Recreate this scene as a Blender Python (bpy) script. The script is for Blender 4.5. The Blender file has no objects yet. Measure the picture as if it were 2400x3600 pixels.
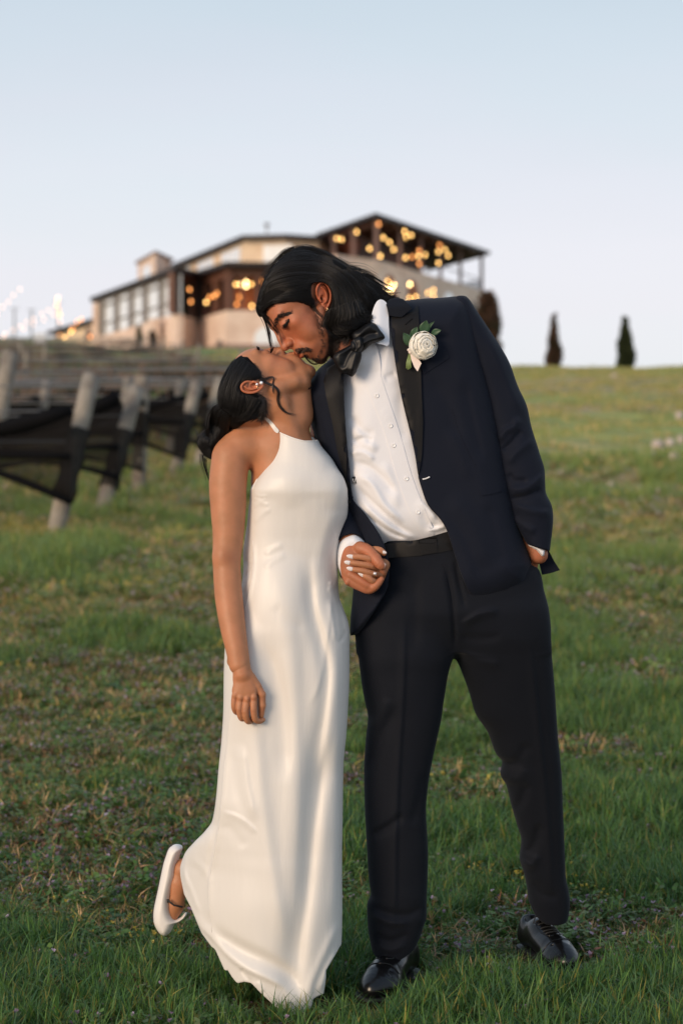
import bpy, bmesh, math, random
import numpy as np
from mathutils import Vector, Matrix
from mathutils.bvhtree import BVHTree
from mathutils.geometry import delaunay_2d_cdt

random.seed(7)
RNG = np.random.default_rng(7)
SC = bpy.context.scene
COL = SC.collection

# ------------------------------------------------------------------ camera, sky, sun, exposure
CAM_Z = 1.157
P = 7563.0                      # focal length in photo pixels
K = 5.0 / P                     # metres per photo pixel at the couple
cam_d = bpy.data.cameras.new('camera')
cam = bpy.data.objects.new('camera', cam_d)
COL.objects.link(cam)
cam.location = (0, -5, CAM_Z)
cam.rotation_euler = (math.radians(90), 0, 0)
cam_d.sensor_fit = 'VERTICAL'
cam_d.sensor_height = 36
cam_d.sensor_width = 24
cam_d.lens = P / 3600 * 36
cam_d.clip_start = 0.1
cam_d.clip_end = 3000
cam_d.dof.use_dof = True
cam_d.dof.focus_distance = 4.93
cam_d.dof.aperture_fstop = 4.0
SC.camera = cam

SUN_EL, SUN_AZ = 14.0, 222.0    # azimuth clockwise from +Y: behind the camera, to its left
w = bpy.data.worlds.new('World')
SC.world = w
w.use_nodes = True
nt = w.node_tree
nt.nodes.clear()
sky = nt.nodes.new('ShaderNodeTexSky')
sky.sky_type = 'NISHITA'
sky.sun_disc = False
sky.sun_elevation = math.radians(SUN_EL)
sky.sun_rotation = math.radians(SUN_AZ)
sky.air_density = 1.0
sky.dust_density = 2.2
sky.ozone_density = 1.0
# thin even veil of high cloud over the whole sky
veil = nt.nodes.new('ShaderNodeMixRGB')
veil.inputs[0].default_value = 0.85
tcs = nt.nodes.new('ShaderNodeTexCoord')
sxy = nt.nodes.new('ShaderNodeSeparateXYZ')
nt.links.new(tcs.outputs['Generated'], sxy.inputs[0])
vr = nt.nodes.new('ShaderNodeValToRGB')
vr.color_ramp.elements[0].position = 0.0
vr.color_ramp.elements[0].color = (8.75, 8.75, 9.1, 1)
vr.color_ramp.elements[1].position = 0.24
vr.color_ramp.elements[1].color = (5.9, 6.85, 7.7, 1)
_e = vr.color_ramp.elements.new(0.8); _e.color = (3.4, 4.6, 6.2, 1)
_e = vr.color_ramp.elements.new(0.12); _e.color = (8.1, 8.35, 8.9, 1)
nt.links.new(sxy.outputs['Z'], vr.inputs[0])
nzs = nt.nodes.new('ShaderNodeTexNoise'); nzs.inputs['Scale'].default_value = 2.2; nzs.inputs['Detail'].default_value = 5
mps = nt.nodes.new('ShaderNodeMapping'); mps.inputs['Scale'].default_value = (1, 1, 4)
nt.links.new(tcs.outputs['Generated'], mps.inputs[0]); nt.links.new(mps.outputs[0], nzs.inputs['Vector'])
nmr = nt.nodes.new('ShaderNodeMapRange')
nmr.inputs[3].default_value = 0.92; nmr.inputs[4].default_value = 1.07
nt.links.new(nzs.outputs[0], nmr.inputs[0])
vm = nt.nodes.new('ShaderNodeVectorMath'); vm.operation = 'SCALE'
pk = nt.nodes.new('ShaderNodeMixRGB'); pk.blend_type = 'MULTIPLY'; pk.inputs[2].default_value = (1.03, .99, 1.0, 1)
nz2 = nt.nodes.new('ShaderNodeTexNoise'); nz2.inputs['Scale'].default_value = 3.1; nz2.inputs['Detail'].default_value = 4
mp2 = nt.nodes.new('ShaderNodeMapping'); mp2.inputs['Scale'].default_value = (1, 1, 5); mp2.inputs['Location'].default_value = (3, 1, 2)
nt.links.new(tcs.outputs['Generated'], mp2.inputs[0]); nt.links.new(mp2.outputs[0], nz2.inputs['Vector'])
mr2 = nt.nodes.new('ShaderNodeMapRange'); mr2.inputs[1].default_value = .42; mr2.inputs[2].default_value = .62
nt.links.new(nz2.outputs[0], mr2.inputs[0]); nt.links.new(mr2.outputs[0], pk.inputs[0]); nt.links.new(vr.outputs[0], pk.inputs[1])
nt.links.new(pk.outputs[0], vm.inputs[0]); nt.links.new(nmr.outputs[0], vm.inputs['Scale'])
nt.links.new(sky.outputs[0], veil.inputs[1])
nt.links.new(vm.outputs[0], veil.inputs[2])
bg = nt.nodes.new('ShaderNodeBackground')
bg.inputs['Strength'].default_value = 0.103
wo = nt.nodes.new('ShaderNodeOutputWorld')
nt.links.new(veil.outputs[0], bg.inputs['Color'])
nt.links.new(bg.outputs[0], wo.inputs['Surface'])

sun_d = bpy.data.lights.new('sun', 'SUN')
sun_d.energy = 2.3
sun_d.angle = math.radians(24)
sun_d.color = (1.0, 0.76, 0.54)
sun = bpy.data.objects.new('sun', sun_d)
COL.objects.link(sun)
_az, _el = math.radians(SUN_AZ), math.radians(SUN_EL)
_dir = Vector((math.sin(_az) * math.cos(_el), math.cos(_az) * math.cos(_el), math.sin(_el)))
sun.rotation_euler = (-_dir).to_track_quat('-Z', 'Y').to_euler()

SC.view_settings.view_transform = 'Standard'
SC.view_settings.look = 'None'
SC.view_settings.exposure = 0.12
SC.view_settings.gamma = 1.0
SC.render.engine = 'CYCLES'
SC.cycles.use_denoising = True
SC.cycles.max_bounces = 6
SC.cycles.transparent_max_bounces = 12
SC.cycles.sample_clamp_indirect = 4

# ------------------------------------------------------------------ helpers
def PW(u, v, w, base=0.0):
    """photo pixel (u, v) and pixels towards the camera w -> world, the piece standing at depth base"""
    s = 1.0 - np.asarray(base, dtype=float) * K / 5.0
    return np.stack([(np.asarray(u, float) - 1200) * K * s, -np.asarray(w, float) * K + 0 * np.asarray(u, float),
                     CAM_Z + (1800 - np.asarray(v, float)) * K * s], -1)

def BG(px, py, d):
    return Vector(((px - 1200) / P * d, d - 5, CAM_Z + (1800 - py) / P * d))

def thing(name, label, cat, loc=(0, 0, 0), group=None):
    o = bpy.data.objects.new(name, None)
    COL.objects.link(o)
    o.location = loc
    o.empty_display_size = 0.2
    o['label'] = label
    o['category'] = cat
    if group:
        o['group'] = group
    return o

def tag(o, label=None, cat=None, group=None, kind=None):
    if label: o['label'] = label
    if cat: o['category'] = cat
    if group: o['group'] = group
    if kind: o['kind'] = kind
    return o

def world_loc(p):
    l = Vector((0, 0, 0))
    while p is not None:
        l += p.location
        p = p.parent
    return l

def link(o, parent=None):
    COL.objects.link(o)
    if parent is not None:
        o.parent = parent
        o.location = -world_loc(parent)       # meshes are in world coordinates
    return o

def mesh_obj(name, V, Fc, mat, parent=None, smooth=True):
    me = bpy.data.meshes.new(name)
    V = np.asarray(V, dtype=np.float32)
    if isinstance(Fc, np.ndarray) and Fc.ndim == 2:
        n, k = Fc.shape
        me.vertices.add(len(V)); me.vertices.foreach_set('co', V.ravel())
        me.loops.add(n * k); me.loops.foreach_set('vertex_index', Fc.astype(np.int32).ravel())
        me.polygons.add(n)
        me.polygons.foreach_set('loop_start', np.arange(0, n * k, k, dtype=np.int32))
        me.polygons.foreach_set('loop_total', np.full(n, k, dtype=np.int32))
        me.update(calc_edges=True)
    else:
        me.from_pydata([tuple(map(float, p)) for p in V], [], [tuple(f) for f in Fc])
        me.update()
    if smooth:
        me.polygons.foreach_set('use_smooth', [True] * len(me.polygons))
    if mat: me.materials.append(mat)
    o = bpy.data.objects.new(name, me)
    return link(o, parent)

def fix_normals(o):
    bm = bmesh.new(); bm.from_mesh(o.data)
    bmesh.ops.recalc_face_normals(bm, faces=bm.faces)
    bm.to_mesh(o.data); bm.free()
    return o

class MB:
    """small mesh builder in world coordinates"""
    def __init__(s): s.v = []; s.f = []
    def poly(s, pts):
        i = len(s.v); s.v += [tuple(p) for p in pts]; s.f.append(tuple(range(i, i + len(pts))))
    def box(s, x0, x1, y0, y1, z0, z1):
        i = len(s.v)
        s.v += [(x0, y0, z0), (x1, y0, z0), (x1, y1, z0), (x0, y1, z0), (x0, y0, z1), (x1, y0, z1), (x1, y1, z1), (x0, y1, z1)]
        for q in ((0, 3, 2, 1), (4, 5, 6, 7), (0, 1, 5, 4), (1, 2, 6, 5), (2, 3, 7, 6), (3, 0, 4, 7)):
            s.f.append(tuple(i + a for a in q))
    def prism(s, pts, z0, z1):
        n = len(pts); i = len(s.v)
        s.v += [(p[0], p[1], z0) for p in pts] + [(p[0], p[1], z1) for p in pts]
        s.f.append(tuple(i + a for a in range(n))[::-1]); s.f.append(tuple(i + n + a for a in range(n)))
        for a in range(n):
            b = (a + 1) % n
            s.f.append((i + a, i + b, i + n + b, i + n + a))
    def wall(s, a, b, z0, z1, t=0.3, off=0.0):
        """upright slab from plan point a to b, thickness t behind the face, off = proud of it"""
        a = Vector(a[:2]); b = Vector(b[:2]); d = (b - a).normalized(); n = Vector((d.y, -d.x))
        if n.y > 0: n = -n
        p = [a + n * off, b + n * off, b + n * (off - t), a + n * (off - t)]
        s.prism(p, z0, z1)
    def tube(s, pts, r, n=8, cap=True):
        pts = [Vector(p) for p in pts]
        rs = r if isinstance(r, (list, tuple, np.ndarray)) else [r] * len(pts)
        i0 = len(s.v)
        up = Vector((0, 0, 1))
        prev = None
        for k, p in enumerate(pts):
            t = (pts[min(k + 1, len(pts) - 1)] - pts[max(k - 1, 0)])
            if t.length < 1e-9: t = Vector((0, 0, 1))
            t.normalize()
            if prev is None:
                a = t.cross(up)
                if a.length < 1e-3: a = t.cross(Vector((1, 0, 0)))
            else:
                a = prev - t * prev.dot(t)
                if a.length < 1e-6: a = t.cross(up)
            a.normalize(); b = t.cross(a); prev = a
            for j in range(n):
                th = 2 * math.pi * j / n
                s.v.append(tuple(p + (a * math.cos(th) + b * math.sin(th)) * float(rs[k])))
        for k in range(len(pts) - 1):
            for j in range(n):
                a0 = i0 + k * n + j; a1 = i0 + k * n + (j + 1) % n
                s.f.append((a0, a1, a1 + n, a0 + n))
        if cap:
            s.f.append(tuple(i0 + j for j in range(n))[::-1])
            s.f.append(tuple(i0 + (len(pts) - 1) * n + j for j in range(n)))
    def ball(s, c, r, nu=10, nv=6, sq=(1, 1, 1)):
        i0 = len(s.v); c = Vector(c)
        s.v.append((c.x, c.y, c.z + r * sq[2]))
        for a in range(1, nv):
            ph = math.pi * a / nv
            for b in range(nu):
                th = 2 * math.pi * b / nu
                s.v.append((c.x + r * sq[0] * math.sin(ph) * math.cos(th), c.y + r * sq[1] * math.sin(ph) * math.sin(th), c.z + r * sq[2] * math.cos(ph)))
        s.v.append((c.x, c.y, c.z - r * sq[2]))
        for b in range(nu):
            s.f.append((i0, i0 + 1 + b, i0 + 1 + (b + 1) % nu))
            for a in range(nv - 2):
                p = i0 + 1 + a * nu
                s.f.append((p + b, p + nu + b, p + nu + (b + 1) % nu, p + (b + 1) % nu))
            p = i0 + 1 + (nv - 2) * nu
            s.f.append((p + b, len(s.v) - 1, p + (b + 1) % nu))
    def build(s, name, mat, parent=None, smooth=False):
        o = mesh_obj(name, s.v, s.f, mat, parent, smooth)
        return fix_normals(o)

# ------------------------------------------------------------------ materials
def mat(name, color, rough=0.6, metal=0.0, noise=None, bump=None, emit=None, estr=0.0, spec=0.5, sheen=0.0,
        sss=0.0, coat=0.0, trans=0.0, alpha=1.0, cols=None, wave=None, obj=False, croughness=0.05):
    m = bpy.data.materials.new(name)
    m.use_nodes = True
    n = m.node_tree.nodes; l = m.node_tree.links
    b = n['Principled BSDF']
    b.inputs['Base Color'].default_value = (*color, 1)
    b.inputs['Roughness'].default_value = rough
    b.inputs['Metallic'].default_value = metal
    b.inputs['Specular IOR Level'].default_value = spec
    b.inputs['Sheen Weight'].default_value = sheen
    b.inputs['Subsurface Weight'].default_value = sss
    b.inputs['Coat Weight'].default_value = coat
    b.inputs['Coat Roughness'].default_value = croughness
    b.inputs['Transmission Weight'].default_value = trans
    b.inputs['Alpha'].default_value = alpha
    if sss: b.inputs['Subsurface Radius'].default_value = (0.012, 0.005, 0.003); b.inputs['Subsurface Scale'].default_value = 1.0
    if emit: b.inputs['Emission Color'].default_value = (*emit, 1); b.inputs['Emission Strength'].default_value = estr
    tc = n.new('ShaderNodeTexCoord')
    src = tc.outputs['Object'] if obj else None
    if src is None:
        g = n.new('ShaderNodeNewGeometry'); src = g.outputs['Position']
    if cols:      # cols = (scale, [(pos, rgb)...], detail)
        t = n.new('ShaderNodeTexNoise'); t.inputs['Scale'].default_value = cols[0]
        t.inputs['Detail'].default_value = cols[2] if len(cols) > 2 else 4
        l.new(src, t.inputs['Vector'])
        r = n.new('ShaderNodeValToRGB')
        e = r.color_ramp.elements
        while len(e) < len(cols[1]): e.new(0.5)
        for k, (p, c) in enumerate(cols[1]):
            e[k].position = p; e[k].color = (*c, 1)
        l.new(t.outputs[0], r.inputs[0]); l.new(r.outputs[0], b.inputs['Base Color'])
    if bump:      # (scale, strength, distance)
        t = n.new('ShaderNodeTexNoise'); t.inputs['Scale'].default_value = bump[0]; t.inputs['Detail'].default_value = 4
        l.new(src, t.inputs['Vector'])
        bp = n.new('ShaderNodeBump'); bp.inputs['Strength'].default_value = bump[1]; bp.inputs['Distance'].default_value = bump[2]
        l.new(t.outputs[0], bp.inputs['Height']); l.new(bp.outputs[0], b.inputs['Normal'])
    return m

# ------------------------------------------------------------------ implicit surfaces
def sstep(a, b, x):
    t = np.clip((x - a) / (b - a), 0, 1); return t * t * (3 - 2 * t)
def smin(a, b, k):
    if k <= 0: return np.minimum(a, b)
    h = np.clip(0.5 + 0.5 * (b - a) / k, 0, 1)
    return b + (a - b) * h - k * h * (1 - h)

def smax(a, b, k): return -smin(-a, -b, k)

def spline(pts, n=8, closed=True):
    pts = np.asarray(pts, float); N = len(pts); out = []
    rng = range(N) if closed else range(N - 1)
    for i in rng:
        if closed: p0, p1, p2, p3 = pts[i - 1], pts[i], pts[(i + 1) % N], pts[(i + 2) % N]
        else: p0, p1, p2, p3 = pts[max(i - 1, 0)], pts[i], pts[i + 1], pts[min(i + 2, N - 1)]
        for t in np.linspace(0, 1, n, endpoint=False):
            out.append(0.5 * ((2 * p1) + (-p0 + p2) * t + (2 * p0 - 5 * p1 + 4 * p2 - p3) * t * t + (-p0 + 3 * p1 - 3 * p2 + p3) * t ** 3))
    if not closed: out.append(pts[-1])
    return np.array(out)

def poly_sdf(U, V, poly):
    """signed distance in 2-D, negative inside"""
    d = np.full(U.shape, 1e9, dtype=np.float32); ins = np.zeros(U.shape, bool)
    n = len(poly)
    for i in range(n):
        ax, ay = poly[i]; bx, by = poly[(i + 1) % n]
        ex, ey = bx - ax, by - ay
        L = ex * ex + ey * ey
        if L < 1e-9: continue
        t = np.clip(((U - ax) * ex + (V - ay) * ey) / L, 0, 1)
        d = np.minimum(d, (U - ax - t * ex) ** 2 + (V - ay - t * ey) ** 2)
        c = ((ay > V) != (by > V))
        with np.errstate(divide='ignore', invalid='ignore'):
            xi = ax + (V - ay) * (ex / (ey if ey != 0 else 1e-9))
        ins ^= c & (U < xi)
    d = np.sqrt(d)
    return np.where(ins, -d, d)

class Vox:
    """grid over (u, v, w) in photo-pixel units"""
    def __init__(s, lo, hi, h):
        s.lo = np.array(lo, float); s.h = h
        s.n = [int(math.ceil((b - a) / h)) + 1 for a, b in zip(lo, hi)]
        s.ax = [(s.lo[i] + h * np.arange(s.n[i])).astype(np.float32) for i in range(3)]
        s.F = np.full(s.n, 60.0, dtype=np.float32)
    def sl(s, lo, hi):
        r = []
        for i in range(3):
            a = max(0, int((lo[i] - s.lo[i]) / s.h)); b = min(s.n[i], int((hi[i] - s.lo[i]) / s.h) + 2)
            r.append(slice(a, max(a, b)))
        return tuple(r)
    def grids(s, r):
        return s.ax[0][r[0]][:, None, None], s.ax[1][r[1]][None, :, None], s.ax[2][r[2]][None, None, :]
    def put(s, r, d, k, op):
        if op == 'add': s.F[r] = smin(s.F[r], d, k)
        elif op == 'sub': s.F[r] = smax(s.F[r], -d, k)
        else: s.F[r] = smax(s.F[r], d, k)
    def ell(s, c, rad, R=None, k=6, op='add'):
        """R: 3x3 rows = local axes in uvw"""
        c = np.array(c, float); rad = np.array(rad, float); m = rad.max() + 2 * k + 6
        r = s.sl(c - m, c + m); X, Y, Z = s.grids(r)
        x, y, z = X - c[0], Y - c[1], Z - c[2]
        if R is not None:
            x, y, z = (x * R[0][0] + y * R[0][1] + z * R[0][2], x * R[1][0] + y * R[1][1] + z * R[1][2], x * R[2][0] + y * R[2][1] + z * R[2][2])
        k0 = np.sqrt((x / rad[0]) ** 2 + (y / rad[1]) ** 2 + (z / rad[2]) ** 2)
        k1 = np.sqrt((x / rad[0] ** 2) ** 2 + (y / rad[1] ** 2) ** 2 + (z / rad[2] ** 2) ** 2) + 1e-9
        s.put(r, (k0 * (k0 - 1) / k1).astype(np.float32), k, op)
    def cap(s, a, b, ra, rb, k=6, op='add'):
        a = np.array(a, float); b = np.array(b, float); m = max(ra, rb) + 2 * k + 6
        r = s.sl(np.minimum(a, b) - m, np.maximum(a, b) + m); X, Y, Z = s.grids(r)
        e = b - a; L = max(float(e @ e), 1e-9)
        t = np.clip(((X - a[0]) * e[0] + (Y - a[1]) * e[1] + (Z - a[2]) * e[2]) / L, 0, 1)
        d = np.sqrt((X - a[0] - t * e[0]) ** 2 + (Y - a[1] - t * e[1]) ** 2 + (Z - a[2] - t * e[2]) ** 2) - (ra + (rb - ra) * t)
        s.put(r, d.astype(np.float32), k, op)
    def chain(s, pts, rs, k=5, op='add', sub=1):
        """one smooth tapering tube through the points"""
        pts = np.asarray(pts, float); rs = np.asarray(rs, float)
        if sub > 1:
            q = spline(np.c_[pts, rs], sub, False); pts, rs = q[:, :3], q[:, 3]
        m = rs.max() + 2 * k + 6
        r = s.sl(pts.min(0) - m, pts.max(0) + m); X, Y, Z = s.grids(r)
        D = np.full([len(s.ax[i][r[i]]) for i in range(3)], 60.0, np.float32)
        for i in range(len(pts) - 1):
            a, b = pts[i], pts[i + 1]; mm = max(rs[i], rs[i + 1]) + 2 * k + 6
            r2 = s.sl(np.minimum(a, b) - mm, np.maximum(a, b) + mm)
            x, y, z = s.grids(r2)
            e = b - a; L = max(float(e @ e), 1e-9)
            t = np.clip(((x - a[0]) * e[0] + (y - a[1]) * e[1] + (z - a[2]) * e[2]) / L, 0, 1)
            d = np.sqrt((x - a[0] - t * e[0]) ** 2 + (y - a[1] - t * e[1]) ** 2 + (z - a[2] - t * e[2]) ** 2) - (rs[i] + (rs[i + 1] - rs[i]) * t)
            rr = tuple(slice(r2[j].start - r[j].start, r2[j].stop - r[j].start) for j in range(3))
            D[rr] = np.minimum(D[rr], d)
        s.put(r, D, k, op)
    def pillow(s, poly, w0, T, R, k=6, op='add', pad=20, Tb=None):
        poly = np.asarray(poly, float)
        lo = [poly[:, 0].min() - pad, poly[:, 1].min() - pad, s.lo[2]]; hi = [poly[:, 0].max() + pad, poly[:, 1].max() + pad, s.lo[2] + s.h * s.n[2]]
        r = s.sl(lo, hi); X, Y, Z = s.grids(r)
        d2 = poly_sdf(X[:, :, 0] + 0 * Y[:, :, 0], Y[:, :, 0] + 0 * X[:, :, 0], poly)
        W0 = w0(X[:, :, 0], Y[:, :, 0]) if callable(w0) else w0
        W0 = (np.zeros_like(d2) + W0)[:, :, None]
        q = np.maximum((R + np.maximum(d2, -R)) / R, 0)[:, :, None]
        dz = Z - W0
        TT = T if Tb is None else np.where(dz > 0, T, Tb)
        p = np.abs(dz) / TT
        s.put(r, ((np.sqrt(p * p + q * q) - 1) * min(T, R)).astype(np.float32), k, op)
    def rows(s, tab, k=6, op='add', pw=2.0, soft=3.0, w0f=None):
        """tab rows: v, uL, uR, w0, T(front), Tb(back)"""
        tab = np.array(tab, float)
        lo = [tab[:, 1].min() - 15, tab[0, 0] - 15, s.lo[2]]; hi = [tab[:, 2].max() + 15, tab[-1, 0] + 15, s.lo[2] + s.h * s.n[2]]
        r = s.sl(lo, hi); X, Y, Z = s.grids(r)
        vv = s.ax[1][r[1]]
        f = [pchip(tab[:, 0], tab[:, i], vv)[None, :, None] for i in range(1, 6)]
        c = (f[0] + f[1]) / 2; a = (f[1] - f[0]) / 2
        W0 = f[2]
        if w0f is not None: W0 = W0 + w0f(X, Y)
        dz = Z - W0
        T = np.where(dz > 0, f[3], f[4])
        val = ((np.abs((X - c) / a)) ** pw + (np.abs(dz / T)) ** pw) ** (1 / pw) - 1
        d = val * np.minimum(a, f[3])
        d = np.maximum(d, np.maximum(tab[0, 0] - Y, Y - tab[-1, 0]))
        s.put(r, d.astype(np.float32), k, op)
    def cut(s, poly, wlo=-1e9, whi=1e9, k=0, op='sub'):
        """subtract (or keep only, op='and') the polygon swept through depth"""
        poly = np.asarray(poly, float)
        if op == 'sub':
            r = s.sl([poly[:, 0].min() - 8, poly[:, 1].min() - 8, max(wlo, s.lo[2])], [poly[:, 0].max() + 8, poly[:, 1].max() + 8, min(whi, s.lo[2] + s.h * s.n[2])])
        else:
            r = (slice(None),) * 3
        X, Y, Z = s.grids(r)
        d2 = poly_sdf(X[:, :, 0] + 0 * Y[:, :, 0], Y[:, :, 0] + 0 * X[:, :, 0], poly)[:, :, None]
        d = d2 + 0 * Z
        if op == 'sub': d = np.maximum(d, np.maximum(wlo - Z, Z - whi))
        s.put(r, d.astype(np.float32), k, op)
    def mesh(s, smooth=1):
        V, Q = surfnets(s.F, s.lo, s.h)
        if smooth: V = lap(V, Q, smooth)
        return V, Q

def pchip(x, y, q):
    x = np.asarray(x, float); y = np.asarray(y, float)
    h = np.diff(x); dl = np.diff(y) / h; m = np.zeros_like(y)
    m[0], m[-1] = dl[0], dl[-1]
    for i in range(1, len(x) - 1):
        if dl[i - 1] * dl[i] > 0:
            w1 = 2 * h[i] + h[i - 1]; w2 = h[i] + 2 * h[i - 1]
            m[i] = (w1 + w2) / (w1 / dl[i - 1] + w2 / dl[i])
    q = np.clip(q, x[0], x[-1]); i = np.clip(np.searchsorted(x, q) - 1, 0, len(x) - 2)
    t = (q - x[i]) / h[i]
    return ((1 + 2 * t) * (1 - t) ** 2 * y[i] + t * (1 - t) ** 2 * h[i] * m[i] + t * t * (3 - 2 * t) * y[i + 1] + t * t * (t - 1) * h[i] * m[i + 1]).astype(np.float32)

def surfnets(F, lo, h):
    S = F < 0
    c = np.zeros(tuple(n - 1 for n in F.shape), np.int8)
    offs = [(a, b, d) for a in (0, 1) for b in (0, 1) for d in (0, 1)]
    for a, b, d in offs:
        c += S[a:F.shape[0] - 1 + a, b:F.shape[1] - 1 + b, d:F.shape[2] - 1 + d]
    idx = np.argwhere((c > 0) & (c < 8))
    ids = np.full(c.shape, -1, np.int32); ids[tuple(idx.T)] = np.arange(len(idx))
    acc = np.zeros((len(idx), 3)); cnt = np.zeros(len(idx))
    val = {o: F[tuple((idx + o).T)] for o in offs}
    for o in offs:
        for ax in range(3):
            if o[ax] == 0:
                o2 = list(o); o2[ax] = 1; o2 = tuple(o2)
                fa, fb = val[o], val[o2]
                m = (fa < 0) != (fb < 0)
                t = np.where(m, fa / np.where(fa == fb, 1, fa - fb), 0)
                pos = np.array(o, float)[None] + np.eye(3)[ax][None] * t[:, None]
                acc += pos * m[:, None]; cnt += m
    V = lo + h * (idx + acc / cnt[:, None])
    Q = []
    for ax in range(3):
        o1, o2 = [i for i in range(3) if i != ax]
        sa = [slice(None)] * 3; sb = [slice(None)] * 3
        sa[ax] = slice(0, F.shape[ax] - 1); sb[ax] = slice(1, None)
        for o in (o1, o2):
            sa[o] = slice(1, F.shape[o] - 1); sb[o] = slice(1, F.shape[o] - 1)
        A, B = S[tuple(sa)], S[tuple(sb)]
        e = np.argwhere(A != B)
        flip = A[tuple(e.T)]
        e = e.copy(); e[:, o1] += 1; e[:, o2] += 1
        def cell(d1, d2):
            q = e.copy(); q[:, o1] -= d1; q[:, o2] -= d2
            return ids[tuple(q.T)]
        q = np.stack([cell(1, 1), cell(0, 1), cell(0, 0), cell(1, 0)], 1)
        if ax == 1: flip = ~flip
        q[flip] = q[flip][:, ::-1]
        Q.append(q)
    Q = np.concatenate(Q); Q = Q[(Q >= 0).all(1)]
    return V, Q

def lap(V, Q, it):
    n = len(V)
    for _ in range(it):
        acc = np.zeros_like(V); cnt = np.zeros(n)
        for a in range(4):
            b = (a + 1) % 4
            for k in range(3):
                acc[:, k] += np.bincount(Q[:, a], V[Q[:, b], k], n) + np.bincount(Q[:, b], V[Q[:, a], k], n)
            cnt += np.bincount(Q[:, a], minlength=n) + np.bincount(Q[:, b], minlength=n)
        V = V * 0.5 + 0.5 * acc / np.maximum(cnt, 1)[:, None]
    return V

def vnormals(V, Q):
    n = np.cross(V[Q[:, 2]] - V[Q[:, 0]], V[Q[:, 3]] - V[Q[:, 1]])
    N = np.zeros_like(V)
    for a in range(4):
        for k in range(3): N[:, k] += np.bincount(Q[:, a], n[:, k], len(V))
    return N / (np.linalg.norm(N, axis=1)[:, None] + 1e-12)

def fold_field(u, v, folds):
    """folds: (polyline, height, sigma_a, sigma_b) - sigma_a left of travel, sigma_b right"""
    out = np.zeros(len(u))
    for pl, hgt, sa, sb in folds:
        pl = spline(pl, 5, closed=False)
        L = np.r_[0, np.cumsum(np.linalg.norm(np.diff(pl, axis=0), axis=1))]
        best = np.full(len(u), 1e9); val = np.zeros(len(u))
        m = (u > pl[:, 0].min() - 3 * max(sa, sb)) & (u < pl[:, 0].max() + 3 * max(sa, sb)) & (v > pl[:, 1].min() - 3 * max(sa, sb)) & (v < pl[:, 1].max() + 3 * max(sa, sb))
        uu, vv = u[m], v[m]
        bb = np.full(len(uu), 1e9); sg = np.zeros(len(uu)); tt = np.zeros(len(uu))
        for i in range(len(pl) - 1):
            a, b = pl[i], pl[i + 1]; e = b - a; l2 = e @ e
            t = np.clip(((uu - a[0]) * e[0] + (vv - a[1]) * e[1]) / l2, 0, 1)
            dx, dy = uu - a[0] - t * e[0], vv - a[1] - t * e[1]
            d = np.hypot(dx, dy); c = d < bb
            bb[c] = d[c]; sg[c] = np.sign(e[0] * dy - e[1] * dx)[c]; tt[c] = ((L[i] + t * (L[i + 1] - L[i])) / L[-1])[c]
        s = np.where(sg > 0, sb, sa)
        taper = np.clip(np.minimum(tt, 1 - tt) / 0.22, 0, 1); taper = taper * taper * (3 - 2 * taper)
        out[m] += hgt * np.exp(-(bb / s) ** 2) * taper
    return out

def vox_obj(name, vx, mt, parent, base=0.0, smooth=1, folds=None, noise=None, part=None):
    V, Q = vx.mesh(smooth)
    if folds or noise:
        N = vnormals(V, Q)
        # make sure N points outward: sign from field gradient is unnecessary, use facing magnitude
        if (N[:, 2] * (V[:, 2] - V[:, 2].mean())).sum() < 0: N = -N
        fac = np.clip((N[:, 2] + 0.15) / 0.6, 0, 1)
        if folds: V[:, 2] += fold_field(V[:, 0], V[:, 1], folds) * fac
        if noise:
            for amp, sx, sy, ph in noise:
                V[:, 2] += amp * fac * np.sin(V[:, 0] / sx + ph + 1.3 * np.sin(V[:, 1] / sy + ph)) * np.sin(V[:, 1] / sy * 1.37 + ph * 2)
    b = base(V[:, 0], V[:, 1]) if callable(base) else base
    Wd = PW(V[:, 0], V[:, 1], V[:, 2], b)
    if signed_vol(Wd, Q) < 0: Q = Q[:, ::-1]
    o = mesh_obj(name, Wd, Q, mt, parent)
    if part is not None: part[name] = (V, Q)
    return o, V, Q

def signed_vol(V, Q):
    a, b, c, d = (V[Q[:, i]] for i in range(4))
    return float((np.einsum('ij,ij->i', a, np.cross(b, c)) + np.einsum('ij,ij->i', a, np.cross(c, d))).sum())

def px_bvh(V, Q):
    return BVHTree.FromPolygons([tuple(p) for p in V], [tuple(int(i) for i in q) for q in Q])

def front_w(bvh, u, v, default=0.0):
    hit = bvh.ray_cast(Vector((float(u), float(v), 2000.0)), Vector((0, 0, -1)))
    return hit[0].z if hit[0] is not None else default

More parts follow.
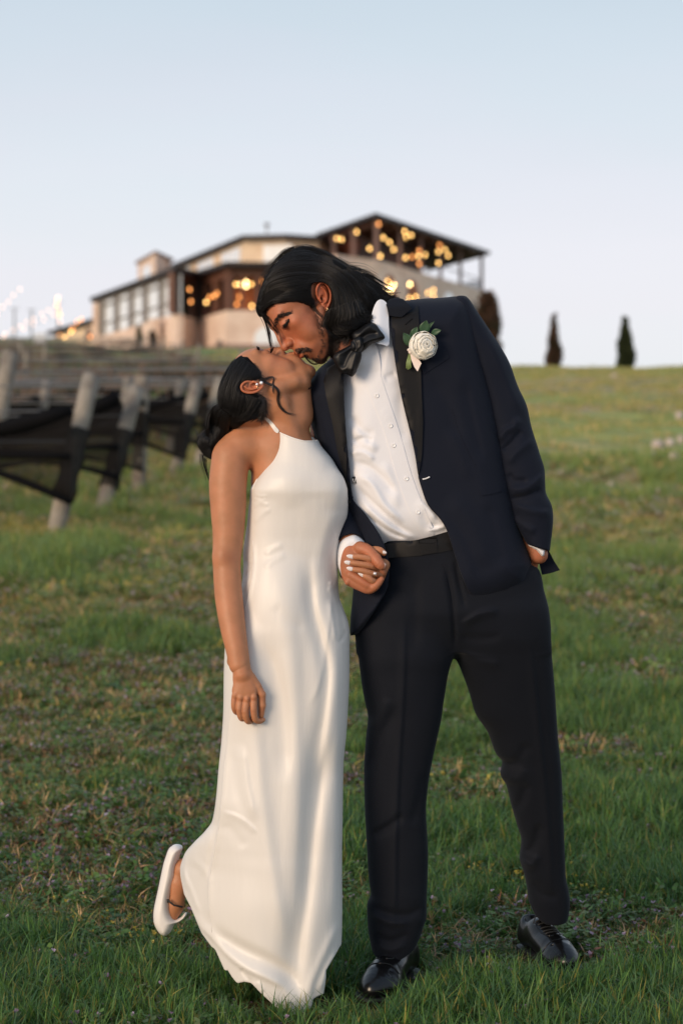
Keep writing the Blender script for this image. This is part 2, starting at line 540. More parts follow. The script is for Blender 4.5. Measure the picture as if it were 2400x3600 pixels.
def drape(name, poly, bvh, lift, thick, mt, parent, base=0.0, step=12, sub=5, default=0.0, folds=None, sharp=False, wf=None, crown=0.0):
    """cloth slab lying on a surface: outline in photo pixels, its front 'lift' px proud of the surface"""
    pl = np.asarray(poly, float) if sharp else spline(poly, sub)
    if sharp:
        q = []
        for i in range(len(pl)):
            a, b = pl[i], pl[(i + 1) % len(pl)]
            n = max(1, int(np.linalg.norm(b - a) / step))
            q += [a + (b - a) * t for t in np.linspace(0, 1, n, endpoint=False)]
        pl = np.array(q)
    n = len(pl)
    g = [(x, y) for x in np.arange(pl[:, 0].min(), pl[:, 0].max(), step) for y in np.arange(pl[:, 1].min(), pl[:, 1].max(), step)]
    if g:
        g = np.array(g); d = poly_sdf(g[:, 0], g[:, 1], pl); g = g[d < -step * 0.45]
    pts = [Vector(p) for p in pl] + [Vector(p) for p in g]
    r = delaunay_2d_cdt(pts, [(i, (i + 1) % n) for i in range(n)], [list(range(n))], 1, 1e-4)
    vs, tris = r[0], r[2]
    uv = np.array([tuple(p) for p in vs])
    if wf is not None: wz = wf(uv[:, 0], uv[:, 1])
    else: wz = np.array([front_w(bvh, a, b, default) for a, b in uv])
    if crown:
        dd = -poly_sdf(uv[:, 0], uv[:, 1], pl); wz = wz + crown * np.sqrt(np.clip(dd / 14.0, 0, 1))
    if folds: wz = wz + fold_field(uv[:, 0], uv[:, 1], folds)
    m = len(uv)
    V = np.concatenate([np.c_[uv, wz + lift], np.c_[uv, wz + lift - thick]])
    from collections import Counter
    ed = Counter()
    for t in tris:
        for i in range(len(t)): ed[(t[i], t[(i + 1) % len(t)])] += 1
    F = [tuple(t) for t in tris] + [tuple(i + m for i in t)[::-1] for t in tris]
    for (a, b) in ed:
        if (b, a) not in ed: F.append((b, a, a + m, b + m))
    Wd = PW(V[:, 0], V[:, 1], V[:, 2], base)
    o = mesh_obj(name, Wd, F, mt, parent, smooth=True)
    fix_normals(o)
    mod = o.modifiers.new('edge', 'EDGE_SPLIT'); mod.split_angle = math.radians(50)
    return o

def strands(name, curves, rad, mt, parent, base=0.0, root=1.0, tip=0.25):
    """hair curves; curves = list of (n,3) px arrays"""
    hc = bpy.data.hair_curves.new(name)
    hc.add_curves([len(c) for c in curves])
    pts = np.concatenate(curves)
    b = base
    W = PW(pts[:, 0], pts[:, 1], pts[:, 2], b).astype(np.float32)
    hc.points.foreach_set('position', W.ravel()) if hasattr(hc.points, 'foreach_set') else None
    hc.attributes['position'].data.foreach_set('vector', W.ravel())
    ra = hc.attributes.get('radius') or hc.attributes.new('radius', 'FLOAT', 'POINT')
    rr = np.concatenate([rad * K * (root + (tip - root) * np.linspace(0, 1, len(c)) ** 1.5) for c in curves]).astype(np.float32)
    ra.data.foreach_set('value', rr)
    hc.materials.append(mt)
    o = bpy.data.objects.new(name, hc)
    return link(o, parent)
M = {}
# ================================================================== TERRAIN
ZL = [(-20, -1.5), (0, -.27), (4.9, 0), (10, .30), (20, .92), (28, 1.45), (40, 2.3), (60, 4.1), (100, 8.3), (130, 11.0), (145, 11.9), (165, 13.4), (185, 14.9), (260, 18.0), (420, 20)]
ZR = [(-20, -1.5), (0, -.27), (4.9, 0), (10, .30), (20, .92), (28, 1.50), (40, 2.55), (60, 4.45), (85, 6.75), (110, 8.30), (125, 8.8), (150, 8.6), (200, 7), (420, 2)]
_zl = np.array(ZL); _zr = np.array(ZR)
def ground_z(x, d):
    x = np.asarray(x, float); d = np.asarray(d, float)
    a = x / np.maximum(d, 8)
    wr = sstep(0.035, 0.062, a) * sstep(12, 30, d)
    z = pchip(_zl[:, 0], _zl[:, 1], d.ravel()).reshape(d.shape) * (1 - wr) + pchip(_zr[:, 0], _zr[:, 1], d.ravel()).reshape(d.shape) * wr
    z = z + sstep(0.09, 0.14, -a) * sstep(110, 175, d) * 1.1
    sc = sstep(8, 40, d)
    z = z + sc * (0.10 * np.sin(x * 0.55 + d * 0.21) * np.sin(d * 0.37 + 1) + 0.05 * np.sin(x * 1.3 - d * .9)) + (1 - sc) * sstep(5.6, 7.5, d) * 0.02 * np.sin(x * 3.1 + d * 2.3) * np.sin(d * 2.9)
    return z

def build_ground():
    ds = np.concatenate([np.linspace(-15, 3, 20), np.linspace(3.2, 12, 90), np.geomspace(12.2, 420, 150)])
    s = np.concatenate([-np.geomspace(1, .02, 40), np.linspace(-.018, .018, 7), np.geomspace(.02, 1, 40)])
    D, S_ = np.meshgrid(ds, s, indexing='ij')
    X = S_ * (6 + np.maximum(D, 0) * 0.9)
    Z = ground_z(X, D)
    V = np.stack([X, D - 5, Z], -1).reshape(-1, 3)
    n, m = D.shape
    i = np.arange(n - 1)[:, None] * m + np.arange(m - 1)[None]
    Q = np.stack([i, i + m, i + m + 1, i + 1], -1).reshape(-1, 4)
    mt = bpy.data.materials.new('meadow_soil'); mt.use_nodes = True
    N = mt.node_tree.nodes; L = mt.node_tree.links; b = N['Principled BSDF']
    b.inputs['Roughness'].default_value = 0.95; b.inputs['Specular IOR Level'].default_value = 0.1
    g = N.new('ShaderNodeNewGeometry')
    def noise(scale, det, sx=1.0):
        mp = N.new('ShaderNodeMapping'); mp.inputs['Scale'].default_value = (sx, 1, 1)
        L.new(g.outputs['Position'], mp.inputs[0])
        t = N.new('ShaderNodeTexNoise'); t.inputs['Scale'].default_value = scale; t.inputs['Detail'].default_value = det
        L.new(mp.outputs[0], t.inputs['Vector']); return t.outputs[0]
    def ramp(src, els):
        r = N.new('ShaderNodeValToRGB'); e = r.color_ramp.elements
        while len(e) < len(els): e.new(.5)
        for k, (p, c) in enumerate(els): e[k].position = p; e[k].color = (*c, 1)
        L.new(src, r.inputs[0]); return r.outputs[0]
    def mix(f, a, c, mode='MIX'):
        x = N.new('ShaderNodeMixRGB'); x.blend_type = mode
        if isinstance(f, float): x.inputs[0].default_value = f
        else: L.new(f, x.inputs[0])
        L.new(a, x.inputs[1]); L.new(c, x.inputs[2]); return x.outputs[0]
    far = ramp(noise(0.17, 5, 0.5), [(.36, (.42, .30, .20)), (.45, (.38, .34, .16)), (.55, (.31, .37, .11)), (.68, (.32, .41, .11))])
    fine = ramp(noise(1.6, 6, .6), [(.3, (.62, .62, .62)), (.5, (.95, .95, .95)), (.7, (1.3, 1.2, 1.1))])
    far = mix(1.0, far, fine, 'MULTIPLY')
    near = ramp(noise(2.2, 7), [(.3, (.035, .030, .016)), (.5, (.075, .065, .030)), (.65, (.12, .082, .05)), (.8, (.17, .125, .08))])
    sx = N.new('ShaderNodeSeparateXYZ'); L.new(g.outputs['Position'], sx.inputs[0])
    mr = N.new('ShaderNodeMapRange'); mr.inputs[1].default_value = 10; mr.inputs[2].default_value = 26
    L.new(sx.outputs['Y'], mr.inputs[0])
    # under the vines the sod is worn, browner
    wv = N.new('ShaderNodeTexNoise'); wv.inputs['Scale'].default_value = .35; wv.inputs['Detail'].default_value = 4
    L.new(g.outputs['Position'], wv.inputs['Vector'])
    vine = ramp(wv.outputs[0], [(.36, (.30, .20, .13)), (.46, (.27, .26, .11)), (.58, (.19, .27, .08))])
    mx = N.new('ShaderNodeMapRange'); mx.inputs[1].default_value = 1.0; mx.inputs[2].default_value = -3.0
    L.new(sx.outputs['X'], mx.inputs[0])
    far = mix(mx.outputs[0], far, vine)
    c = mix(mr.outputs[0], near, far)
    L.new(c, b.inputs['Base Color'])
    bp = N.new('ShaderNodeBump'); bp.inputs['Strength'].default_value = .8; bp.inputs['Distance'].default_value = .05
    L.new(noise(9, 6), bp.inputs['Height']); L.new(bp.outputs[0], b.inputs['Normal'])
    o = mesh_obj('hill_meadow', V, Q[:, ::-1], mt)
    tag(o, 'grassy hillside rising from the couple to the villa', kind='structure')
build_ground()

# ================================================================== BUILDING

M['stone'] = mat('pink_stone', (.52, .37, .28), .85, cols=(.9, [(.3, (.64, .46, .365)), (.5, (.74, .565, .46)), (.7, (.80, .64, .54))], 8), bump=(6, .5, .04))
M['cream'] = mat('cream_render', (.72, .54, .37), .85, cols=(1.2, [(.3, (.70, .52, .36)), (.7, (.82, .65, .47))], 5), bump=(10, .3, .02))
M['roofdark'] = mat('dark_fascia', (.022, .014, .013), .6, bump=(8, .4, .03))
M['rooftile'] = mat('roof_tile', (.10, .055, .04), .8, bump=(14, .6, .05))
M['soffit'] = mat('brown_soffit', (.085, .03, .018), .6, bump=(20, .4, .02))
M['timber'] = mat('brown_timber', (.13, .055, .035), .6, bump=(20, .4, .02))
M['timber2'] = mat('mauve_timber', (.17, .10, .085), .6, bump=(20, .4, .02))
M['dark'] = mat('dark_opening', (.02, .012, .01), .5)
M['orange'] = mat('painted_lamp_glow', (.34, .09, .03), .7, cols=(2.0, [(.3, (.22, .05, .02)), (.7, (.42, .13, .04))], 3))  # lamplight of the interior is put into this base colour
M['glass'] = mat('pale_glass', (.7, .74, .75), .10, spec=1.0, coat=1.0, cols=(.8, [(.3, (.76, .79, .80)), (.7, (.86, .88, .89))], 3))
M['frame'] = mat('grey_mullion', (.20, .18, .17), .5)
M['white'] = mat('white_frame', (.72, .70, .68), .5)
M['bulb'] = mat('bulb_gold', (1, .7, .3), .4, emit=(1.0, .56, .17), estr=6.5)
M['bulbw'] = mat('bulb_bright', (1, .8, .4), .4, emit=(1.0, .70, .30), estr=12)
M['bulbo'] = mat('bulb_amber', (1, .5, .2), .4, emit=(1.0, .36, .09), estr=4)
M['bulbp'] = mat('bulb_rose', (1, .8, .7), .4, emit=(1.0, .62, .46), estr=3.2)
M['cable'] = mat('black_cable', (.03, .03, .03), .6)
M['postwood'] = mat('weathered_post', (.30, .27, .22), .9, cols=(5, [(.3, (.15, .12, .10)), (.5, (.25, .22, .18)), (.7, (.34, .30, .25))], 6), bump=(30, .8, .02))
M['greyiron'] = mat('dark_metal', (.05, .05, .05), .5)

A_ = BG(353, 1194, 168.5); E = {}
pA = Vector((-19.2, 165.0)); pB = Vector((-11.45, 145.2)); pC = Vector((-10.2, 149.0)); pD = Vector((-7.87, 142.6))
pE = Vector((-.3, 143.2)); pF = Vector((2.45, 146.2)); pG = Vector((11.4, 167.8)); pH = Vector((5.5, 182)); pI = Vector((-15, 187))
house = thing('villa', 'large tan stone villa with dark roofs, glazed wing and lit verandas on the hilltop', 'building', (-3, 155, 11.5))
ZG, ZS, ZLR, ZP, ZUR = 9.5, 15.0, 18.05, 18.9, 21.95

def at_col(a, b, px):
    """plan point on segment a-b seen in photo column px"""
    m = (px - 1200) / P          # x = m*(y+5)
    d = b - a
    t = (m * (a.y + 5) - a.x) / (d.x - m * d.y)
    return a + d * t
def zat(pt, py): return CAM_Z + (1800 - py) / P * (pt.y + 5)

mb = MB()
for a, b, z0, z1 in ((pA, pB, ZG, ZS), (pB, pC, ZG, ZS - .05), (pC, pD, ZG, ZS), (pD, pE, ZG, ZS), (pE, pF, ZG, ZP - .02), (pF, pG, ZG, ZP), (pG, pH, ZG, ZP - .03), (pH, pI, ZG, ZLR - .3), (pI, pA, ZG, ZLR - .35)):
    mb.wall(a, b, z0, z1, .45)
mb.build('wall', M['stone'], house)
# low base course, a little darker and proud
mb = MB()
mb.wall(pB, pC, ZG, 12.75, .3, .06); mb.wall(pC, pD, ZG, 12.8, .3, .07); mb.wall(pD, pE, ZG, 12.7, .3, .06)
mb.build('base_course', mat('rose_base_stone', (.36, .23, .19), .9, bump=(8, .6, .05)), house)
# glazed wing
gm = MB(); gm.wall(pA, pB, ZS + .02, ZLR - .22, .10, -.22)
gl = gm.build('window_wall', M['glass'], house)
cols = [353, 403, 454.5, 503.5, 560, 617]
for c in cols:
    a = at_col(pA, pB, c - 5); b = at_col(pA, pB, c + 5)
    q = MB(); q.wall(a, b, ZS + .01, ZLR - .2, .25, -.02); q.build('mullion', M['frame'], gl)
q = MB(); q.wall(pA, pB, ZS + .9, ZS + 1.0, .1, -.08); q.wall(pA, pB, ZLR - .75, ZLR - .62, .1, -.07); q.build('transom', M['frame'], gl)
# porch: posts, recessed wall with lamp glow in its colour, ceiling lamps
inn = [pB + Vector((1.4, 3.2)), pC + Vector((1.2, 2.8)), pD + Vector((.6, 3.4)), pE + Vector((0, 3.4))]
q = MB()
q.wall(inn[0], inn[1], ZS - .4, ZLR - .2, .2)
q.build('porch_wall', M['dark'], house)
q = MB(); q.wall(inn[1], inn[2], ZS - .4, ZLR - .2, .2); q.wall(inn[2], inn[3], ZS - .4, ZLR - .2, .2)
q.build('porch_wall', M['orange'], house)
for a, b, c, wd in ((pB, pC, 624, 9), (pB, pC, 694, 7), (pC, pD, 704, 8), (pC, pD, 745, 5), (pC, pD, 790, 9), (pD, pE, 799, 9), (pD, pE, 850, 5), (pD, pE, 905, 7), (pD, pE, 985, 7), (pD, pE, 1070, 7), (pD, pE, 1150, 7)):
    u0 = at_col(a, b, c - wd); u1 = at_col(a, b, c + wd)
    q = MB(); q.wall(u0, u1, ZS, ZLR - .2, .4, -.1); q.build('column', M['timber'], house)
q = MB(); q.wall(pC, pD, ZLR - .75, ZLR - .24, .2, -.15); q.wall(pD, pE, ZLR - .7, ZLR - .25, .2, -.15); q.wall(pB, pC, ZLR - .7, ZLR - .26, .2, -.15)
q.build('beam', M['timber'], house)

def roof_slab(name, pts, z, th, over_mat, rise=0, ctr=None):
    q = MB()
    n = len(pts)
    q.prism(pts, z - th, z)
    if rise:
        c = ctr
        for i in range(n):
            a, b = pts[i], pts[(i + 1) % n]
            q.poly([(a.x, a.y, z + .012), (b.x, b.y, z + .012), (c.x, c.y, z + rise)])
    return q.build(name, over_mat, house)
rA = Vector((-20.0, 166.2)); rB = Vector((-11.5, 144.0)); rC = Vector((-10.2, 147.4)); rD = Vector((-7.9, 141.5)); rE = Vector((.4, 142.2))
roof_slab('lower_roof', [rA, rB, rC, rD, rE, Vector((0.4, 156)), Vector((-8, 178)), Vector((-14, 184))], ZLR + .16, .30, M['roofdark'], .35, Vector((-8.5, 158)))
q = MB(); q.prism([rA + Vector((.6, -.2)), rB + Vector((.1, .5)), rC + Vector((.1, .5)), rD + Vector((.2, .5)), rE + Vector((-.3, .5)), Vector((0, 155)), Vector((-10, 176))], ZLR - .22, ZLR - .16)
q.build('soffit', M['soffit'], house)
# upper storey
m0 = Vector((-13.3, 171.6)); m1 = Vector((-7.04, 153.4)); m2 = Vector((-4.16, 152.7)); m3 = Vector((-1.7, 153.9)); m4 = Vector((2, 170)); m5 = Vector((-8, 180))
q = MB()
for a, b in ((m0, m1), (m1, m2), (m2, m3), (m3, m4), (m4, m5), (m5, m0)): q.wall(a, b, ZLR, 21.2, .4)
q.build('upper_wall', M['cream'], house)
r0 = m0 + Vector((-.7, -.3)); r1 = m1 + Vector((-.25, -.9)); r2 = m2 + Vector((.1, -.9)); r3 = m3 + Vector((.2, -.8))
roof_slab('upper_roof', [r0, r1, r2, r3, m4, m5 + Vector((-1, 1))], 21.42, .26, M['roofdark'], .25, Vector((-5, 163)))
def window(a, b, x0, x1, y0, y1, name='window', panes=2, parent=None):
    u = at_col(a, b, x0); v = at_col(a, b, x1); mid = (u + v) / 2
    z1 = zat(mid, y0); z0 = zat(mid, y1)
    q = MB(); q.wall(u, v, z0, z1, .1, .05); w_ = q.build(name, M['white'], house)
    for k in range(panes):
        p0 = u + (v - u) * ((k + .06) / panes); p1 = u + (v - u) * ((k + .94) / panes)
        g = MB(); g.wall(p0, p1, z0 + .08, z1 - .08, .04, .075); g.build('pane', M['glass'], w_)
window(m0, m1, 697, 752, 914, 953); window(m0, m1, 781, 846, 880, 930); window(m1, m2, 926, 1028, 860, 922, panes=3)
window(m2, m3, 1060, 1092, 866, 925, panes=1); window(m0, m1, 640, 672, 932, 962, panes=1)
# roof tower and vent
t0 = BG(485, 985, 170); t1 = BG(548, 985, 163); t2 = BG(600, 985, 168)
q = MB(); q.prism([Vector((t0.x, t0.y)), Vector((t1.x, t1.y)), Vector((t2.x, t2.y)), Vector(((t0.x + t2.x - t1.x), t0.y + t2.y - t1.y))], 18.0, 20.75)
tw = q.build('roof_tower', M['stone'], house)
q = MB(); q.prism([Vector((t0.x - .2, t0.y)), Vector((t1.x, t1.y - .25)), Vector((t2.x + .25, t2.y)), Vector(((t0.x + t2.x - t1.x), t0.y + t2.y - t1.y + .2))], 20.752, 20.95); q.build('cap', mat('tower_cap', (.25, .17, .14), .8), tw)
q = MB(); ta = Vector((t0.x, t0.y)); tb = Vector((t1.x, t1.y)); q.wall(ta + (tb - ta) * .3, ta + (tb - ta) * .72, 19.0, 20.2, .05, .02); q.build('opening', M['glass'], tw)
q = MB(); vb = BG(938, 818, 160); q.tube([vb, vb + Vector((0, 0, .55))], .07); q.ball(vb + Vector((0, 0, .6)), .22, sq=(1, 1, .6)); q.build('roof_vent', M['frame'], house)
# upper right veranda
e0 = Vector((2.4, 145)); eR = Vector((11.9, 167.3)); eL = Vector((-1.95, 156.5)); eB = Vector((7.6, 177)); eK = Vector((0, 176))
roof_slab('veranda_roof', [eL, e0, eR, eB, eK], ZUR + .08, .26, M['roofdark'], .3, Vector((4, 163)))
q = MB(); cc = Vector((4.5, 163))
q.prism([p + (cc - p) * .05 for p in (eL, e0, eR, eB, eK)], ZUR - .24, ZUR - .19); q.build('soffit', M['soffit'], house)
for ring in range(9):
    t = (ring + .5) / 9
    a = e0 + (eR - e0) * t + (eL - e0) * .02; b = a + (eL - e0) * .95
    q = MB(); dd = (b - a).normalized(); nn = Vector((-dd.y, dd.x)) * .08
    q.prism([a + nn, b + nn, b - nn, a - nn], ZUR - .44, ZUR - .245); q.build('rafter', M['timber'], house)
c0 = pF + Vector((0, .5)); cR = pG + Vector((-.35, .1)); cL = Vector((-1.6, 157.0))
core = [Vector((-1.6, 160)), Vector((1.2, 153.2)), Vector((6.2, 165.0)), Vector((2, 174))]
q = MB(); q.prism(core, ZP - .3, ZUR - .25); cw = q.build('core_wall', mat('dark_red_timber', (.075, .022, .013), .6, cols=(1.2, [(.35, (.03, .012, .01)), (.6, (.12, .03, .014))], 4)), house)
for c in (1405, 1479, 1548, 1617, 1692):
    p = at_col(c0, cR, c); q = MB(); q.box(p.x - .13, p.x + .13, p.y - .13, p.y + .13, ZP + .002, ZUR - .22); q.build('column', M['timber2'], house)
for c in (1321, 1241, 1172):
    p = at_col(c0, cL, c) if c < 1321 else c0; q = MB(); q.box(p.x - .17, p.x + .17, p.y - .17, p.y + .17, ZP - .2, ZUR - .22); q.build('column', M['timber2'], house)
q = MB(); q.wall(Vector((2.45, 146.5)), Vector((-1.6, 156.8)), ZLR, ZP - .03, .3); q.build('parapet', M['stone'], house)
q = MB(); q.wall(cR, cR + Vector((-4, 8)), ZP + .02, ZP + .95, .03)
for k in range(6): q.tube([(cR.x - .7 * k, cR.y + 1.4 * k, ZP), (cR.x - .7 * k, cR.y + 1.4 * k, ZP + 1.05)], .04, 5)
q.build('railing', mat('rail_glass', (.55, .6, .66), .1, alpha=.45), house)
p0 = at_col(c0, cR, 1540); q = MB()
q.wall(p0, cR, ZP + 1.0, ZP + 1.08, .05, -.1); q.wall(p0, cR, ZP + .1, ZP + .16, .05, -.1); q.build('handrail', M['greyiron'], house)
def arch(a, b, x0, x1, ytop, ybot, mt, name, frame=None, off=.03):
    u = at_col(a, b, x0); v = at_col(a, b, x1); mid = (u + v) / 2; rad = (v - u).length / 2
    zt = zat(mid, ytop); zb = zat(mid, ybot); zs = zt - rad
    d = (v - u).normalized(); n = Vector((d.y, -d.x)); n = n if n.y < 0 else -n
    def mk(R, o, dp, zb_):
        pts = [(-R, zb_)] + [(-R * math.cos(t), zs + R * math.sin(t)) for t in np.linspace(0, math.pi, 15)] + [(R, zb_)]
        q = MB(); fr = []; bk = []
        for s_, z in pts:
            p = mid + d * s_ + n * o; fr.append((p.x, p.y, z)); p = mid + d * s_ + n * (o - dp); bk.append((p.x, p.y, z))
        q.poly(fr); q.poly(bk[::-1])
        for i in range(len(fr)): j = (i + 1) % len(fr); q.poly([fr[i], fr[j], bk[j], bk[i]])
        return q
    f = mk(rad * 1.14, off, .1, zb - .02).build(name, frame or M['stone'], house)
    mk(rad, off + .03, .08, zb).build('arch_pane', mt, f)
arch(pD, pE, 893, 975, 1150, 1236, M['glass'], 'arched_window')
arch(pF, pG, 1350, 1389, 966, 1060, M['orange'], 'arched_opening'); arch(pF, pG, 1430, 1468, 985, 1062, M['orange'], 'arched_opening')  # panes carry the lit interior as orange colour
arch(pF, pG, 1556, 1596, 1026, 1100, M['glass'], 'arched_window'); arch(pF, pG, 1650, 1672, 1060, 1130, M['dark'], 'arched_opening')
arch(pA, pB, 480, 505, 1150, 1225, M['stone'], 'arched_niche', M['timber2'])
# outer stair flank rising along the glazed wing
q = MB()
for k in range(9):
    a = at_col(pA, pB, 420 + 18 * k); b = at_col(pA, pB, 439 + 18 * k)
    q.wall(a, b, ZG, 13.6 + .16 * k, .5, .9)
q.build('stair_flank', M['stone'], house)
# far left low wing
fA = Vector((-25.0, 182)); fB = Vector((-18.6, 166.4))
q = MB(); q.wall(fA, fB, ZG, 16.4, .4); q.wall(fA, fA + Vector((6, 6)), ZG, 16.3, .4); q.build('low_wing_wall', M['cream'], house)
roof_slab('low_wing_roof', [fA + Vector((-.6, -.2)), fB + Vector((0, -.9)), fB + Vector((6, 6)), fA + Vector((7, 8))], 16.85, .3, M['roofdark'])
arch(fA, fB, 300, 325, 1150, 1200, M['timber2'], 'arched_opening')

# ------------------------------------------------------------------ lights on strings
_bulb_mesh = {}
def bulbs(label, pts, kinds, parent_loc, cable=True, r=.085):
    t = thing('string_lights', label, 'string lights', parent_loc, 'warm string lights around the villa')
    for (px, py, d), kd in zip(pts, kinds):
        key = (kd, r)
        p = BG(px, py, d)
        if key not in _bulb_mesh:
            q = MB(); q.ball((0, 0, 0), r, 10, 6); q.tube([(0, 0, r * .8), (0, 0, r * 1.7)], r * .4, 6)
            o = q.build('bulb', M[kd], None, True); COL.objects.unlink(o); _bulb_mesh[key] = o.data
        o = bpy.data.objects.new('bulb', _bulb_mesh[key]); COL.objects.link(o); o.parent = t; o.location = p - Vector(parent_loc)
    if cable:
        ps = sorted(pts)
        line = []
        for i in range(len(ps) - 1):
            a = BG(*ps[i]) + Vector((0, 0, r * 1.6)); b = BG(*ps[i + 1]) + Vector((0, 0, r * 1.6))
            for k in range(4):
                s_ = k / 4; line.append(a + (b - a) * s_ - Vector((0, 0, 4 * .12 * s_ * (1 - s_))))
        line.append(b)
        q = MB(); q.tube(line, .012, 4); q.build('cable', M['cable'], t)
def c4(l): return [(x / 1.742 + 1000, y / 1.742 + 700) for x, y in l]
def c3(l): return [(x / 1.742 + 100, y / 1.742 + 700) for x, y in l]
def dr(px): return 147.2 + max(px - 1321, 0) * .060 + max(1321 - px, 0) * .07
g1 = c4([(320, 242), (348, 248), (442, 202), (520, 304), (575, 155), (605, 238), (586, 350), (642, 265), (668, 310)])
g2 = c4([(735, 199), (741, 234), (775, 222), (740, 360), (780, 355), (823, 318), (820, 350), (824, 398), (860, 343)])
g3 = c4([(940, 324), (948, 283), (980, 311), (1001, 347), (942, 392)])
g4 = c4([(632, 505), (668, 527), (655, 545), (630, 556), (645, 570), (767, 524), (764, 608), (803, 600), (877, 575), (911, 558), (912, 597)])
bulbs('warm bulbs under the upper veranda roof left of its tallest corner column', [(x, y, dr(x)) for x, y in g1], ['bulb', 'bulb', 'bulb', 'bulb', 'bulbo', 'bulb', 'bulb', 'bulb', 'bulb'], (2, 143, 20))
bulbs('warm bulbs under the middle of the upper veranda roof', [(x, y, dr(x)) for x, y in g2], ['bulb', 'bulb', 'bulb', 'bulb', 'bulbo', 'bulbo', 'bulb', 'bulbo', 'bulb'], (5, 147, 19.5))
bulbs('five warm bulbs near the right end of the upper veranda roof', [(x, y, dr(x)) for x, y in g3], ['bulb', 'bulbo', 'bulb', 'bulb', 'bulb'], (8, 153, 19.5))
bulbs('warm bulbs hanging before the arches just above the shoulder of the man', [(x, y, dr(x) - .6) for x, y in g4], ['bulb', 'bulbw', 'bulbw', 'bulbw', 'bulbw', 'bulbw', 'bulb', 'bulb', 'bulb', 'bulb', 'bulb'], (4, 145, 17.5))
g5 = c3([(1238, 524), (1270, 524), (1297, 524), (1332, 510), (1332, 535), (1365, 522), (1397, 514), (1432, 507), (1460, 500)])
bulbs('bright row of bulbs along the ceiling of the amber lit porch', [(x, y, 148.6) for x, y in g5], ['bulbw', 'bulb', 'bulbw', 'bulbw', 'bulbw', 'bulb', 'bulb', 'bulbo', 'bulbo'], (-6, 143.2, 17))
g6 = c3([(987, 555), (995, 630), (1155, 580), (1135, 596), (1108, 604), (1089, 634), (1292, 600), (1244, 625), (1276, 645), (1367, 657)])
bulbs('dim amber bulbs low inside the porch, below the bright row', [(x, y, 148.4) for x, y in g6], ['bulbo'] * 5 + ['bulb', 'bulbo', 'bulbo', 'bulbo', 'bulb'], (-8, 143.2, 16))
g7 = c3([(188, 832), (225, 850), (262, 815), (272, 797), (300, 755), (325, 738), (195, 752), (380, 845), (487, 897)])
bulbs('warm bulbs along the eave of the low wing at the far left', [(x, y, 164) for x, y in g7], ['bulbo', 'bulb', 'bulb', 'bulbo', 'bulbo', 'bulbo', 'bulbp', 'bulbo', 'bulbp'], (-22, 159, 15))
# canopy of rose fairy lights on the poles at the far left
poles = [(205, 1062, 1215, 150), (112, 1090, 1205, 152), (52, 1085, 1205, 150)]
for k, (px, y0, y1, d) in enumerate(poles):
    a = BG(px, y1 + 12, d); b = BG(px, y0, d)
    t = thing('light_pole', ['tall slim pole with the golden light cluster, left of the low wing', 'thin pole in the middle of the fairy light canopy', 'thin pole at the outer left of the fairy light canopy'][k], 'pole', a, 'poles carrying the fairy lights')
    q = MB(); q.tube([a, b], [.07, .05], 8); q.build('shaft', M['greyiron'], t)
    q = MB(); q.tube([b + Vector((-.3, 0, 0)), b + Vector((.3, 0, 0))], .03, 6); q.build('hook_bar', M['greyiron'], t)
rl = random.Random(3)
def line_pts(x0, y0, x1, y1, n, d): return [(x0 + (x1 - x0) * t + rl.uniform(-2, 2), y0 + (y1 - y0) * t + 10 * t * (1 - t) + rl.uniform(-2, 2), d) for t in np.linspace(0, 1, n)]
bulbs('pale rose fairy lights running down left from the light pole', line_pts(198, 1075, 20, 1175, 8, 151), ['bulbp'] * 8, (-22, 146, 14.5), r=.06)
bulbs('pale rose fairy lights rising at the left edge above the vines', line_pts(-30, 1120, 70, 1018, 6, 150), ['bulbp'] * 6, (-24, 145, 15), r=.06)
bulbs('lower pale rose fairy lights just over the vine rows', line_pts(190, 1105, -20, 1200, 7, 151), ['bulbp'] * 7, (-22.5, 146, 14), r=.06)
bulbs('tight golden cluster of fairy lights at the top of the light pole', [(205 + rl.uniform(-7, 7), 1045 + 9 * k, 150) for k in range(9)], ['bulbp', 'bulb', 'bulbp', 'bulb', 'bulbo', 'bulb', 'bulbo', 'bulb', 'bulbp'], (-20, 145, 15.5), r=.06)

# ------------------------------------------------------------------ cypresses on the ridge and shrubs by the villa
def foliage_blob(cx, cy, z0, prof, n, size, mt, name, parent, seed, bend=(0, 0)):
    rg = np.random.default_rng(seed)
    H = prof[-1][0]; ph = np.array(prof)
    z = rg.uniform(0, H, n * 3); r = np.interp(z, ph[:, 0], ph[:, 1]); keep = rg.random(n * 3) < (r / ph[:, 1].max()) + .04; z = z[keep][:n]; r = r[keep][:n]
    th = rg.uniform(0, 2 * math.pi, len(z)); rr = r * np.sqrt(rg.uniform(.35, 1.05, len(z))) * (1 + .2 * np.sin(3 * th + z * 2.3) + .16 * np.sin(z * 5 + th + seed))
    C = np.stack([cx + rr * np.cos(th) + bend[0] * (z / H) ** 2, cy + rr * np.sin(th), z0 + z], -1)
    out = np.stack([np.cos(th), np.sin(th), np.full_like(th, .9)], -1) + rg.normal(0, .45, (len(z), 3))
    out /= np.linalg.norm(out, axis=1)[:, None]
    sd = np.cross(out, rg.normal(size=(len(z), 3))); sd /= np.linalg.norm(sd, axis=1)[:, None]
    L = size * rg.uniform(.6, 1.5, len(z))[:, None]; Wd = L * .33
    V = np.stack([C - sd * Wd, C + out * L * .5 - sd * Wd * .7, C + out * L, C + out * L * .5 + sd * Wd * .7, ], 1).reshape(-1, 3)
    Q = np.arange(len(V)).reshape(-1, 4)
    return mesh_obj(name, V, Q, mt, parent, smooth=False)
M['cyp'] = mat('cypress_green', (.03, .045, .015), .8, cols=(2.5, [(.3, (.020, .028, .010)), (.6, (.040, .055, .018)), (.75, (.06, .06, .025))], 5))
